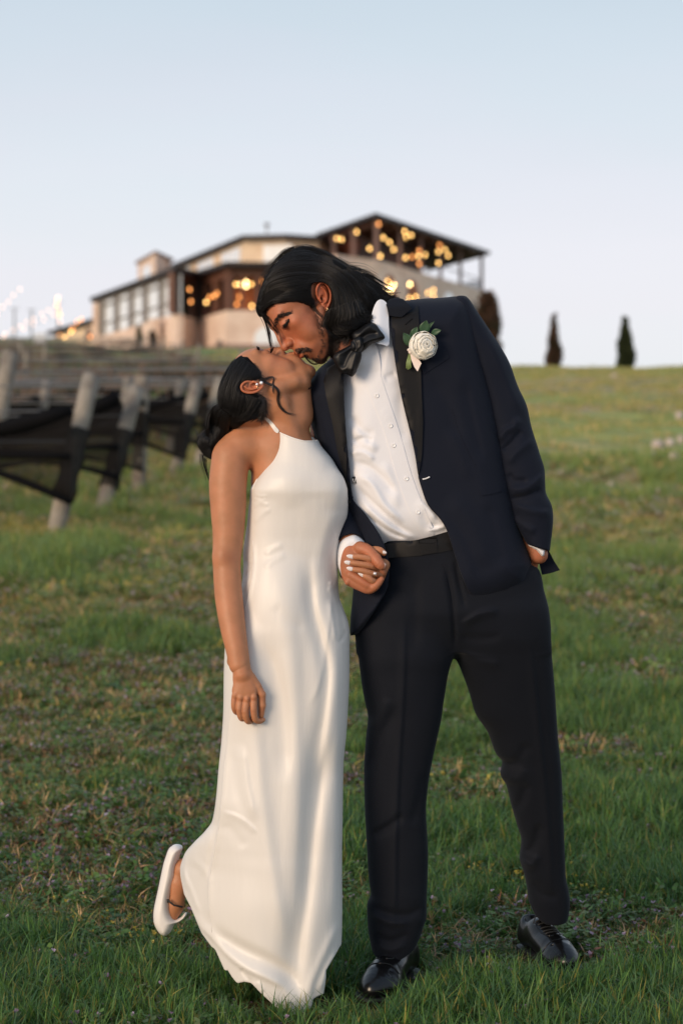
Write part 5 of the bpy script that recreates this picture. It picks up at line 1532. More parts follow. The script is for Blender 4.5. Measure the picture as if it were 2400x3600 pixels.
# necklines
dx.cut([(880, 1400), (975, 1514), (994, 1525), (1033, 1541), (1071, 1551), (1107, 1549), (1180, 1500), (1180, 1400)])
hem = [(1146, 3400), (1146, 3429), (1138, 3484), (1122, 3488), (1102, 3496), (1098, 3520), (1089, 3534), (1060, 3548), (1026, 3556), (1000, 3546), (980, 3527), (958, 3508), (940, 3492), (912, 3466), (888, 3442), (862, 3440), (836, 3450), (818, 3432), (802, 3409), (790, 3412), (776, 3384), (756, 3343), (742, 3336), (704, 3297), (680, 3248), (661, 3211), (635, 3176), (618, 3120), (612, 3090), (560, 3060)]
keep = [(560, 1440), (1300, 1440), (1300, 3300), (1193, 3330)] + hem
dx.cut(keep, op='and')
foldsD = [([(1010, 1960), (1015, 2200), (1035, 2400), (1045, 2700), (1050, 3100), (1046, 3380)], 9, 34, 40),
          ([(1085, 1930), (1098, 2120), (1128, 2240), (1150, 2350), (1138, 2500), (1105, 2720)], -12, 16, 26),
          ([(1165, 2050), (1158, 2180), (1146, 2260), (1136, 2340), (1112, 2430), (1074, 2490)], 4.0, 7, 12),
          ([(1175, 2030), (1186, 2090), (1200, 2160), (1215, 2260)], -7, 8, 12), ([(1160, 2040), (1170, 2060), (1184, 2040)], 7, 6, 8), ([(1150, 2062), (1168, 2080), (1186, 2120)], 6, 6, 8), ([(1160, 2100), (1170, 2180), (1180, 2260)], 5, 7, 9), ([(1190, 2260), (1210, 2230), (1222, 2210)], -5, 6, 8),
          ([(930, 1952), (962, 1928), (1000, 1912)], 4, 9, 12), ([(928, 2000), (960, 1970), (1010, 1945)], 4, 10, 12), ([(890, 1840), (930, 1800), (960, 1790)], 4, 9, 10), ([(886, 1780), (920, 1768), (950, 1780)], 4, 6, 8),
          ([(890, 1735), (920, 1745), (948, 1742)], 3, 4, 5), ([(886, 1750), (918, 1760), (945, 1752)], 3, 4, 5),
          ([(891, 1880), (893, 1991), (879, 2086), (858, 2160)], 6, 8, 4), ([(862, 1960), (876, 1990), (884, 1970)], -5, 7, 7), ([(858, 2040), (874, 2010), (888, 1990)], -5, 6, 7), ([(860, 2080), (872, 2050), (886, 2030)], 5, 6, 6),
          ([(816, 2440), (804, 2600), (792, 2700), (779, 2849), (762, 2958), (735, 3113), (745, 3290)], 9, 12, 5),
          ([(779, 2846), (830, 2856), (875, 2880), (912, 2918)], 6, 5, 14), ([(790, 2885), (830, 2925), (870, 2970)], -4, 16, 20), ([(850, 2600), (872, 2760), (905, 2880)], 5, 16, 24), ([(820, 2620), (842, 2770), (872, 2870)], -4, 16, 20),
          ([(661, 3190), (700, 3262), (744, 3296), (800, 3345), (860, 3384), (950, 3418), (1005, 3452), (1030, 3500)], 17, 22, 12),
          ([(740, 3250), (800, 3300), (870, 3330), (960, 3370), (1030, 3430), (1050, 3500)], -12, 22, 30),
          ([(1150, 2560), (1105, 2850), (1072, 3150), (1046, 3330), (1040, 3520)], -18, 26, 44),
          ([(1200, 3222), (1165, 3290), (1120, 3380), (1092, 3450), (1078, 3530)], 9, 14, 16), ([(1190, 3330), (1150, 3400), (1120, 3480)], 8, 9, 12),
          ([(640, 3060), (690, 3050), (730, 3100), (728, 3260)], 7, 16, 16), ([(625, 3080), (660, 3140), (700, 3230)], 8, 10, 12), ([(648, 3030), (636, 3090), (650, 3160)], 9, 9, 9), ([(745, 2915), (725, 3000), (712, 3100)], 7, 10, 14),
          ([(900, 2230), (960, 2330), (1000, 2500), (1005, 2750)], -7, 26, 34), ([(900, 2480), (920, 2760), (960, 3050), (1010, 3330)], 7, 26, 34),
          ([(1180, 1780), (1150, 1860), (1120, 1960), (1100, 2060)], 5, 18, 22), ([(1200, 2480), (1185, 2800), (1176, 3100), (1170, 3260)], 6, 16, 20), ([(960, 2120), (1020, 2180), (1080, 2210)], -3, 20, 20),
          ([(848, 3390), (870, 3420), (890, 3446)], -8, 8, 8), ([(905, 3430), (930, 3470)], 6, 8, 8)]
dress, VD, QD = vox_obj('dress', dx, M['satin'], she, base=WB, smooth=1, folds=[(a, h * (1.6 if max(s1, s2) >= 24 else .72), s1 * 1.1, s2 * 1.1) for a, h, s1, s2 in foldsD], noise=[(1.1, 45, 130, .4), (.8, 24, 210, 2.0)])
bvD = px_bvh(VD, QD)
# hem edge, straps, side seams
def cord_on(name, pts, r, mt, parent, base, bv=None, lift=0.0, default=0.0, ws=None):
    p = spline(pts, 5, False)
    if ws is None and bv is not None:
        ok = [front_w(bv, a, b, None) is not None for a, b in p]; p = p[np.array(ok)]
    if ws is not None: z = np.interp(np.linspace(0, 1, len(p)), np.linspace(0, 1, len(ws)), ws)
    else: z = [front_w(bv, a, b, default) + lift for a, b in p]
    q = MB(); q.tube([PW(a, b, c, base) for (a, b), c in zip(p, z)], r * K, 8); return q.build(name, mt, parent, True)
strap = [(935, 1472), (948, 1482), (960, 1496), (972, 1512), (976, 1522)]
_sf = lambda X, Y: np.array([max(front_w(bvF, a, b, 30), front_w(bvD, a, b, 30)) for a, b in zip(X, Y)]) + 3.5
drape('strap', [(930, 1474), (940, 1471), (958, 1486), (973, 1504), (983, 1517), (978, 1526), (968, 1520), (960, 1509), (948, 1492)], None, 0, 4, M['satin'], dress, 0.0, step=6, wf=_sf)
drape('strap', [(1094, 1538), (1100, 1537), (1112, 1550), (1112, 1560), (1104, 1556)], bvF, 4, 4, M['satin'], dress, 0.0, step=6, default=30)
cord_on('neckline_edge', [(972, 1516), (994, 1527), (1033, 1543), (1071, 1553), (1107, 1552)], 2.2, M['satinw'], dress, WB, bvD, 0.4, 60)
cord_on('armhole_edge', [(970, 1520), (964, 1563), (946, 1617), (920, 1659), (900, 1693), (889, 1722)], 2.2, M['satinw'], dress, WB, bvD, -1, 20)
cord_on('side_seam', [(891, 1900), (893, 1991), (879, 2086), (862, 2150)], 1.0, M['satinw'], dress, WB, bvD, 0.3, 40)
cord_on('side_seam', [(815, 2461), (803, 2600), (791, 2700), (779, 2849), (762, 2958), (734, 3113), (744, 3280)], 1.0, M['satinw'], dress, WB, bvD, 0.3, 0)

# raised shoe
sx = Vox((530, 2950, -440), (680, 3315, -230), 2.4)
shoe = [(618, 2973), (600, 2980), (589, 2993), (580, 3018), (572, 3044), (563, 3085), (555, 3125), (545, 3170), (538, 3205), (537, 3235), (541, 3257), (552, 3278), (566, 3292), (584, 3295), (600, 3280), (612, 3257), (630, 3246), (647, 3234), (655, 3220), (650, 3214), (632, 3232), (615, 3236), (603, 3222), (597, 3198), (598, 3160), (606, 3120), (615, 3085), (619, 3050), (628, 3018), (640, 2990), (636, 2978)]
sx.pillow(spline(shoe, 4), -335, 50, 30, 3)
shoe_o, VS_, QS_ = vox_obj('shoe', sx, M['ballet'], she, base=-300.0)
bs = px_bvh(VS_, QS_)
q = MB(); q.tube([PW(a - 1, b, -335, -300) for a, b in spline([(604, 2976), (589, 2991), (571, 3044), (554, 3125), (537, 3205), (538, 3245)], 5, False)], 2.6 * K, 6)
q.build('sole', M['sole'], shoe_o, True)
q = MB(); q.tube([PW(a, b, c, -300) for a, b, c in ((591, 3160, -288), (600, 3170, -286), (614, 3180, -284), (630, 3184, -288), (642, 3188, -296))], 3.4 * K, 8); q.tube([PW(a, b, c, -300) for a, b, c in ((590, 3160, -290), (592, 3172, -290))], 3.0 * K, 8)
q.build('ankle_strap', M['sole'], shoe_o, True)
q = MB(); q.ball(PW(1052, 3566, 60, WB), 26 * K, 14, 8, (1.2, 1.6, .55)); q.build('shoe', M['ballet'], she, True)
# ------------------------------------------------------------------ THE MAN
WG = -70.0
he = thing('person', 'bearded man in a navy tuxedo and bow tie, leaning down, hand in pocket', 'person', PW(1600, 3520, -120, WG).tolist())
axM = head_axes((-.60, .80), (-.80, -.60), math.radians(12))
fM, uM, sM = axM
OM = np.array([1080.0, 1078.0, -14.0])
vm_ = Vox((860, 840, -190), (1420, 1420, 190), 3.2)
PtM = sculpt_head(vm_, OM, axM, False, 1.5, 1.15)
vm_.cap(PtM(-26, -30), (1262, 1250, -60), 78, 80, 20)
vm_.cap((1262, 1250, -60), (1340, 1330, -90), 80, 84, 30)
vm_.cap(PtM(30, -70), (1262, 1262, -20), 40, 56, 24)
Vm1, Qm1 = vm_.mesh(1)
bvM = px_bvh(Vm1, Qm1)
# hidden core of trunk, arms and legs
cx = Vox((1080, 1080, -700), (1980, 3500, 60), 8.0)
cx.ell((1450, 1420, -90), (200, 300, 110), None, 40); cx.ell((1500, 1800, -90), (190, 300, 105), None, 50); cx.ell((1580, 2060, -90), (230, 210, 110), None, 40)
cx.chain([(1400, 1180, -80), (1610, 1130, -90)], [90, 72], 30)
cx.chain([(1620, 1140, -90), (1720, 1420, -95), (1830, 1760, -70), (1890, 1950, -55)], [66, 60, 48, 34], 10, sub=3)
cx.chain([(1300, 1260, -110), (1180, 1340, -130), (1150, 1560, -150), (1190, 1800, -60), (1235, 1920, 20)], [84, 70, 60, 50, 38], 10, sub=3)
cx.chain([(1430, 2120, -100), (1405, 2750, -180), (1395, 3380, -260)], [104, 66, 40], 20); cx.chain([(1720, 2120, -120), (1885, 2700, -330), (1965, 3240, -560)], [100, 58, 30], 20)
Vc, Qc = cx.mesh(1)
# his right hand, holding hers
gm_ = Vox((1175, 1880, -30), (1380, 2105, 175), 1.8)
G_ = lambda a, b, ra, rb, k=5: gm_.cap(a, b, ra, rb, k)
G_(hp(420, 560, 40), hp(480, 760, 60), 36, 38, 12)                 # wrist
gm_.ell(hp(500, 820, 66), (50, 54, 30), None, 12)                   # back of the hand
gm_.ell(hp(430, 980, 66), (32, 36, 26), None, 10)
gm_.ell(hp(640, 520, 66), (34, 24, 22), None, 10)
# thumb over the top
gm_.chain([hp(600, 500, 74), hp(760, 560, 96), hp(880, 690, 120), hp(960, 790, 126), hp(1010, 830, 122)], [24, 21, 18.5, 17.5, 13], 5, sub=3)
gm_.ell(hp(905, 660, 122), (13, 13, 11), None, 5)
# fingers wrapping beneath hers
gm_.chain([hp(420, 1080, 78), hp(620, 1180, 88), hp(760, 1240, 92), hp(880, 1180, 108), hp(985, 1060, 110)], [22, 20.5, 18, 15, 10], 4, sub=3)
gm_.chain([hp(440, 980, 86), hp(620, 1090, 98), hp(770, 1180, 100), hp(880, 1150, 96)], [20, 18, 16, 13], 4, sub=3)
gm_.chain([hp(560, 900, 70), hp(760, 980, 70), hp(960, 960, 74), hp(1010, 930, 80)], [24, 22, 20, 15], 5, sub=3)
gm_.chain([hp(560, 820, 70), hp(760, 860, 72), hp(980, 880, 80)], [24, 22, 17], 5, sub=3)
for x, y in ((372, 1115), (430, 1020)): gm_.ell(hp(x, y, 92), (10, 11, 9), None, 5)
Vg, Qg = gm_.mesh(1)
# left wrist going into the pocket
wx = Vox((1835, 1890, -110), (1925, 2060, 20), 2.6)
wx.chain([(1876, 1900, -60), (1873, 1965, -78), (1862, 2035, -122)], [21, 22, 21], 4, sub=3)
Vw, Qw = wx.mesh(1)
body_m, VMb, QMb = join_meshes('body', [(Vm1, Qm1), (Vc, Qc), (Vg, Qg), (Vw, Qw)], M['skin_m'], he, [0.0, WG, 0.0, WG])
lipM = PtM(98, -46)
def tintM(V):
    c = np.ones((len(V), 3), np.float32)
    d = np.sqrt(((V - lipM) ** 2).sum(1)); m = np.exp(-(d / 20) ** 4)[:, None]; c = c * (1 - m) + m * np.array([.95, .60, .62])
    R = V - OM; a = R @ fM / 1.5; b = R @ uM / 1.5; s_ = np.abs(R @ sM) / 1.5
    # shaved beard tint and painted-in shade along jaw, chin and cheek edge
    m = sstep(-18, -45, b) * sstep(52, 30, a) + sstep(-60, -76, b) * sstep(10, 40, a) + sstep(10, -10, b) * sstep(34, 16, a)
    m = np.clip(m, 0, 1)[:, None] * .62 * (V[:, 1:2] < 1330); c = c * (1 - m) + m * np.array([.34, .30, .32])
    for q in (-1, 1):
        d = np.sqrt(((V - PtM(74, -8, q * 42)) ** 2).sum(1)); m = (.4 * np.exp(-(d / 45) ** 2))[:, None]; c = c * (1 - m) + m * np.array([1.3, .82, .70])
    d = np.sqrt(((V - PtM(108, -12, 0)) ** 2).sum(1)); m = (.4 * np.exp(-(d / 24) ** 2))[:, None]; c = c * (1 - m) + m * np.array([1.2, .78, .70])
    return c
set_tint(body_m, tintM, VMb)
eu = norm((-.24, -.93, .12)); es = norm(sM + np.array([.25, -.05, .0])); ef = norm(np.cross(eu, es)); 
if ef @ fM < 0: ef = -ef
es = norm(es - eu * (es @ eu))
build_ear(body_m, (1130, 1050, front_w(bvM, 1130, 1050, 90) + 8), eu, ef, es, 66, M['skin_m'], 0.0)
q = MB(); er = [(1148 + 3.5 * math.cos(a), 1095 + 5.5 * math.sin(a), front_w(bvM, 1145, 1092, 90) + 18 + 3 * math.cos(a)) for a in np.linspace(-1.4, 2.6, 12)]
q.tube([PW(*p) for p in er], 1.3 * K, 6); q.build('ear_ring', M['gold'], body_m, True)
nail([hp(925, 770, 138), hp(1050, 830, 134)], 12.5, M['nailm'], body_m, almond=False)

# torso depth and shirt
def torso_w0(X, Y): return WG - 20 + 0 * X
SHT = [(1190, 1330), (1240, 1250), (1300, 1170), (1345, 1100), (1400, 1120), (1480, 1300), (1560, 1560), (1620, 1760), (1660, 1915), (1560, 1935), (1430, 1935), (1320, 1930), (1240, 1860), (1180, 1700), (1160, 1500)]
shx = Vox((1120, 1060, -240), (1700, 1960, 130), 4.0)
shx.pillow(spline(SHT, 5), lambda X, Y: WG - 20 + 0 * X + 0 * Y, 146, 150, 3, Tb=120)
shx.cap((1290, 1268, -58), (1350, 1345, -80), 90, 108, 12)
shx.cut([(1100, 1000), (1400, 1000), (1345, 1120), (1300, 1190), (1262, 1262), (1212, 1290), (1100, 1330)])
shf = [([(1232, 1625), (1290, 1640), (1350, 1690), (1392, 1750)], -9, 12, 18), ([(1236, 1668), (1300, 1700), (1352, 1780), (1420, 1840)], 8, 12, 16), ([(1245, 1700), (1310, 1770), (1400, 1850), (1450, 1880)], -8, 9, 16),
       ([(1262, 1760), (1340, 1830), (1420, 1880), (1470, 1890)], 7, 9, 14), ([(1280, 1800), (1350, 1862), (1430, 1895)], -8, 8, 12), ([(1300, 1830), (1370, 1880), (1440, 1906)], 6, 7, 9),
       ([(1240, 1500), (1290, 1560), (1330, 1590)], 6, 14, 18), ([(1238, 1560), (1275, 1545), (1310, 1560)], -8, 9, 14), ([(1236, 1460), (1270, 1520), (1320, 1530)], -5, 14, 16), ([(1225, 1600), (1268, 1592), (1318, 1622)], 6, 8, 12), ([(1400, 1380), (1404, 1480), (1430, 1560)], -4, 16, 20),
       ([(1480, 1800), (1500, 1840), (1540, 1850)], -6, 9, 12), ([(1490, 1868), (1530, 1858), (1566, 1848)], 6, 7, 9), ([(1460, 1760), (1500, 1790), (1530, 1830)], 5, 8, 12), ([(1345, 1340), (1390, 1320)], -4, 12, 14), ([(1340, 1620), (1372, 1700), (1396, 1800)], 4, 16, 22)]
shirt, VS2, QS2 = vox_obj('shirt', shx, M['shirt'], he, base=WG, folds=[(a, h * 1.3, s1, s2) for a, h, s1, s2 in shf], noise=[(.8, 30, 60, .3)])
bvS = px_bvh(VS2, QS2)
plk = drape('placket', [(1258, 1262), (1280, 1340), (1300, 1402), (1345, 1513), (1389, 1670), (1437, 1800), (1484, 1888), (1522, 1876), (1487, 1790), (1441, 1670), (1404, 1536), (1367, 1424), (1336, 1330), (1318, 1262)], bvS, 2.2, 3, M['shirt'], shirt, WG, step=11, sub=3, default=60, folds=[([(1340, 1440), (1352, 1470), (1372, 1480)], 2, 6, 6)])
def button(u, v, r, mt, parent, bv, base, lift=3):
    w_ = front_w(bv, u, v, 60) + lift
    q = MB(); c = Vector(PW(u, v, w_, base)); n = 18
    pr = [(0, .8), (.55, .8), (.62, 1.35), (.85, 1.5), (1, .9), (1, 0)]
    prof = [(r * K * a, K * b * 1.3) for a, b in pr]
    V = []; F = []
    for a, h in prof:
        for k in range(n):
            t = 2 * math.pi * k / n; V.append((c.x + a * math.cos(t), c.y - h * .7, c.z + a * math.sin(t)))
    for i in range(len(prof) - 1):
        for k in range(n): F.append((i * n + k, i * n + (k + 1) % n, (i + 1) * n + (k + 1) % n, (i + 1) * n + k))
    return fix_normals(mesh_obj('button', V, F, mt, parent))
for bx, by in ((1300, 1300), (1322, 1398), (1369, 1502), (1380, 1570), (1424, 1685), (1464, 1800)):
    button(bx, by, 7.6, M['pearlb'], shirt, bvS, WG, 3.4)
# shirt collar leaves
drape('collar', [(1321, 1074), (1340, 1066), (1359, 1086), (1363, 1150), (1364, 1221), (1340, 1222), (1316, 1215), (1304, 1190), (1300, 1160), (1306, 1110)], None, 0, 5, M['collarw'], shirt, WG, step=9, sub=3, wf=lambda X, Y: 62 + .18 * (1300 - np.abs(X - 1330) * 2 - 1240) + 0.10 * (Y - 1150))
drape('collar', [(1212, 1234), (1240, 1222), (1262, 1200), (1276, 1182), (1290, 1200), (1270, 1240), (1235, 1262), (1214, 1256)], None, 0, 5, M['collarw'], shirt, WG, step=8, sub=3, wf=lambda X, Y: 64 + 0 * X)

_yf = lambda X, Y: (lambda t, s_, m_: (1 - t) * (m_ * .4 + .6 * 58) + t * (s_ + 1.0))(sstep(1275, 1335, Y), np.array([front_w(bvS, a, b, 20) for a, b in zip(X, Y)]), np.array([max(front_w(bvS, a, b, 20), front_w(bvM, a, b, 10)) for a, b in zip(X, Y)]))
drape('yoke', [(1236, 1236), (1296, 1206), (1326, 1240), (1334, 1340), (1276, 1366), (1240, 1310), (1226, 1262)], None, 0, 8, M['shirt'], shirt, WG, step=9, sub=4, wf=_yf)

# jacket
TOR = [(1335, 1080), (1365, 1068), (1410, 1058), (1470, 1050), (1540, 1046), (1612, 1044), (1650, 1070), (1680, 1150), (1712, 1300), (1745, 1450), (1775, 1600), (1800, 1740), (1836, 1880), (1862, 1960), (1868, 1990), (1852, 2052), (1811, 2088), (1780, 2108), (1745, 2122), (1714, 2132), (1660, 2140), (1600, 2140), (1500, 2150), (1400, 2190), (1300, 2215), (1256, 2231), (1238, 2234), (1230, 2230), (1232, 2169), (1240, 2090), (1244, 2000), (1238, 1900), (1205, 1800), (1170, 1700), (1130, 1600), (1096, 1500), (1069, 1400), (1086, 1345), (1125, 1290), (1200, 1235), (1270, 1150)]
OPEN = [(1352, 1040), (1360, 1087), (1372, 1180), (1385, 1277), (1407, 1402), (1434, 1513), (1453, 1600), (1464, 1670), (1476, 1715), (1497, 1773), (1540, 1822), (1566, 1868), (1584, 1925), (1609, 2002), (1632, 2060), (1656, 2096), (1684, 2116), (1722, 2127), (1757, 2135), (1757, 2300), (1240, 2300), (1256, 2234), (1286, 2185), (1329, 2115), (1358, 2061), (1365, 1990), (1354, 1936), (1338, 1890), (1313, 1849), (1277, 1800), (1244, 1763), (1235, 1724), (1228, 1650), (1220, 1571), (1211, 1456), (1206, 1334), (1195, 1240), (1230, 1120), (1280, 1040)]
jx = Vox((1040, 1020, -270), (1900, 2260, 130), 4.4)
jx.pillow(spline(TOR, 4), lambda X, Y: WG - 20 + 0 * X, 160, 120, 3, Tb=135)
jx.ell((1612, 1110, -92), (60, 62, 84), None, 20)
OPs = spline(OPEN, 3)
jx.cut(OPs, wlo=-95)
jx.cut([(1200, 1960), (1700, 1960), (1720, 2300), (1200, 2300)], whi=20) if False else None
jf = [([(1490, 1330), (1560, 1420), (1600, 1560)], -5, 26, 34), ([(1620, 1330), (1650, 1480), (1690, 1640)], -8, 18, 26), ([(1560, 1500), (1610, 1600), (1640, 1700)], 3, 18, 24), ([(1560, 1740), (1640, 1830), (1700, 2000)], 7, 34, 40), ([(1700, 1760), (1730, 1880), (1760, 2000)], -6, 22, 26),
      ([(1100, 1420), (1150, 1540), (1185, 1650)], 4, 16, 18), ([(1470, 1160), (1530, 1200), (1580, 1180)], -3, 26, 30), ([(1500, 1800), (1600, 1900), (1660, 2060)], 5, 20, 26)]
jacket, VJ, QJ = vox_obj('jacket', jx, M['wool'], he, base=WG, folds=jf, noise=[(1.2, 60, 90, .7)])
bvJ = px_bvh(VJ, QJ)
# sleeves
slx = Vox((1560, 1015, -240), (1960, 1965, 90), 3.8)
slR = [(1043, 1596, 1640, -90, 66, 66), (1056, 1590, 1652, -90, 86, 80), (1075, 1588, 1664, -90, 96, 90), (1129, 1588, 1700, -90, 104, 98), (1196, 1592, 1745, -90, 106, 98), (1272, 1606, 1790, -92, 104, 96), (1357, 1632, 1821, -94, 100, 94), (1429, 1660, 1853, -92, 97, 92), (1495, 1688, 1867, -90, 96, 90), (1585, 1710, 1894, -84, 94, 88), (1661, 1725, 1914, -78, 92, 86),
       (1725, 1752, 1916, -72, 88, 84), (1784, 1772, 1939, -66, 86, 80), (1817, 1785, 1942, -62, 84, 78), (1870, 1815, 1938, -58, 74, 70), (1914, 1840, 1932, -54, 66, 62), (1950, 1862, 1928, -52, 60, 58)]
slx.rows(slR, pw=2.1)
slx.cut([(1780, 1800), (1849, 1913), (1880, 1924), (1931, 1938), (1990, 1960), (1990, 1990), (1780, 1990)])
slf = [([(1700, 1160), (1770, 1330), (1830, 1470)], 6, 16, 20), ([(1640, 1200), (1690, 1340), (1730, 1480)], -4, 20, 24), ([(1745, 1560), (1765, 1520), (1800, 1500), (1815, 1462)], 9, 10, 16), ([(1755, 1590), (1790, 1560), (1830, 1510)], -7, 10, 14), ([(1770, 1640), (1800, 1600), (1850, 1560), (1880, 1540)], 6, 12, 16),
       ([(1770, 1720), (1830, 1718), (1880, 1690), (1912, 1655)], 10, 10, 20), ([(1780, 1752), (1840, 1745), (1900, 1715)], -8, 9, 14), ([(1784, 1772), (1840, 1790), (1900, 1800), (1936, 1796)], 7, 10, 18), ([(1790, 1815), (1830, 1850), (1880, 1868)], 6, 12, 16), ([(1775, 1790), (1810, 1850), (1845, 1905)], 5, 10, 10), ([(1780, 1660), (1800, 1690), (1850, 1690)], -5, 10, 14), ([(1720, 1600), (1740, 1680), (1770, 1760)], 5, 12, 14)]
sleeve, VL, QL = vox_obj('sleeve', slx, M['wool'], jacket, base=WG, folds=[(a, h * 1.4, s1, s2) for a, h, s1, s2 in slf], noise=[(.9, 40, 70, 1.2)])
bvL = px_bvh(VL, QL)
# back vent flap beyond the cuff
drape('vent_flap', [(1896, 1935), (1930, 1936), (1948, 1972), (1969, 2005), (1936, 2016), (1907, 2022), (1898, 1985)], None, 0, 9, M['wool'], jacket, WG, step=9, sharp=True, wf=lambda X, Y: -100 + 0.15 * (X - 1900))
# right forearm sleeve between the two bodies
rsx = Vox((1100, 1240, -260), (1340, 2070, 130), 4.0)
rsx.chain([(1185, 1350, -130), (1150, 1560, -150), (1185, 1780, -60), (1236, 1915, 10), (1238, 1945, 20)], [84, 78, 66, 54, 52], 8, sub=3)
rsx.cap((1228, 1900, 0), (1232, 2010, 0), 48, 40, 14)
rsx.cut([(1150, 2100), (1178, 2010), (1174, 1960), (1186, 1905), (1206, 1884), (1236, 1875), (1262, 1882), (1284, 1905), (1320, 1940), (1360, 2100)], wlo=2)
rsx.cut([(1100, 2036), (1204, 2036), (1400, 2036), (1400, 2200), (1100, 2200)])
slv2, _, _ = vox_obj('sleeve', rsx, M['wool'], jacket, base=0.0)
# shirt cuffs
cfx = Vox((1165, 1860, -40), (1300, 2050, 120), 2.0)
cfx.pillow(spline([(1184, 1960), (1188, 1922), (1205, 1892), (1238, 1878), (1260, 1884), (1280, 1902), (1284, 1925), (1262, 1960), (1230, 2000), (1207, 2032), (1194, 2010), (1186, 1988)], 4), 18, 52, 30, 2)
cuf, _, _ = vox_obj('cuff', cfx, M['shirt'], shirt, base=0.0)
cf2 = Vox((1835, 1890, -120), (1930, 1975, 20), 2.0)
cf2.pillow([(1848, 1912), (1884, 1920), (1912, 1932), (1907, 1955), (1899, 1957), (1878, 1934), (1856, 1922)], -48, 46, 9, 1)
vox_obj('cuff', cf2, M['shirt'], shirt, base=WG)
# lapels, collar, pockets
lap_r = [(1363, 1121), (1372, 1190), (1385, 1277), (1407, 1402), (1434, 1513), (1453, 1610), (1465, 1672), (1472, 1640), (1477, 1600), (1481, 1491), (1476, 1400), (1473, 1312), (1469, 1220), (1467, 1147), (1465, 1083), (1440, 1106), (1407, 1128), (1385, 1126)]
lf = [([(1470, 1200), (1470, 1400), (1474, 1560)], 2, 10, 4)]
drape('lapel', lap_r, bvJ, 7, 9, M['satinblack'], jacket, WG, step=11, sharp=True, default=75, folds=lf)
drape('collar', [(1352, 1076), (1368, 1062), (1392, 1056), (1414, 1062), (1443, 1097), (1424, 1112), (1407, 1127), (1385, 1125), (1362, 1120), (1358, 1098)], bvJ, 9, 9, M['wool2'], jacket, WG, step=9, sharp=True, wf=lambda X, Y: 58 - np.maximum(0, 1092 - Y) * .9 - np.maximum(0, X - 1400) * .1)
lap_l = [(1150, 1300), (1200, 1270), (1206, 1334), (1209, 1456), (1214, 1510), (1220, 1571), (1228, 1650), (1236, 1724), (1231, 1742), (1222, 1726), (1205, 1662), (1186, 1590), (1170, 1500), (1147, 1400), (1138, 1345)]
drape('lapel', lap_l, bvJ, 6, 8, M['satinblack'], jacket, WG, step=10, sharp=True, default=60)
drape('pocket_welt', [(1470, 1292), (1559, 1232), (1572, 1268), (1483, 1325)], bvJ, 3.5, 4, M['wool'], jacket, WG, step=9, sharp=True)
drape('pocket_flap', [(1676, 1728), (1714, 1720), (1754, 1712), (1756, 1728), (1716, 1738), (1680, 1744)], bvJ, 3.5, 4, M['wool'], jacket, WG, step=8, sharp=True)
cord_on('buttonhole', [(1419, 1153), (1431, 1142), (1443, 1132)], 2.4, M['satinblack'], jacket, WG, bvJ, 8.5, 75)
cord_on('button_bar', [(1479, 1687), (1490, 1685), (1504, 1679)], 2.6, M['pearlb'], jacket, WG, bvJ, 4, 75)
cord_on('armhole_seam', [(1612, 1044), (1594, 1071), (1589, 1156), (1597, 1223), (1618, 1312), (1646, 1402)], 1.0, M['wool'], jacket, WG, bvL, 0.2, 5)
cord_on('dart_seam', [(1580, 1440), (1604, 1520), (1640, 1600), (1662, 1640)], 0.9, M['wool'], jacket, WG, bvJ, .3, 70)
cord_on('front_edge', [(1466, 1676), (1478, 1718), (1500, 1775), (1542, 1824), (1568, 1868), (1586, 1926), (1613, 2006), (1640, 2072), (1672, 2108), (1716, 2124), (1757, 2117), (1811, 2086)], 2.2, M['wool'], jacket, WG, bvJ, -3.0, 60)
cord_on('front_edge', [(1238, 1748), (1277, 1796), (1313, 1846), (1338, 1888), (1354, 1934), (1365, 1990), (1358, 2060), (1329, 2114), (1286, 2184), (1256, 2230)], 2.2, M['wool'], jacket, WG, bvJ, -3.0, 60)
button(1229, 1762, 9, M['satinblack'], jacket, bvJ, WG, 2)
# woven label on the lining
lw = front_w(bvS, 1242, 1688, 50)
lb = drape('lining_label', [(1236, 1678), (1250, 1676), (1252, 1700), (1238, 1702)], None, 0, 2, M['satinblack'], jacket, WG, step=8, sharp=True, wf=lambda X, Y: lw + 6 + 0 * X)
q = MB()
for x0, x1, y0, y1 in ((1239, 1241, 1684, 1695), (1239, 1244, 1693, 1695), (1247, 1249, 1684, 1695), (1239, 1249, 1698.5, 1699.5)):
    a = Vector(PW(x0, y0, lw + 9, WG)); b = Vector(PW(x1, y1, lw + 7, WG)); q.box(a.x, b.x, a.y, b.y, b.z, a.z)
q.build('lettering', M['pearlb'], jacket)

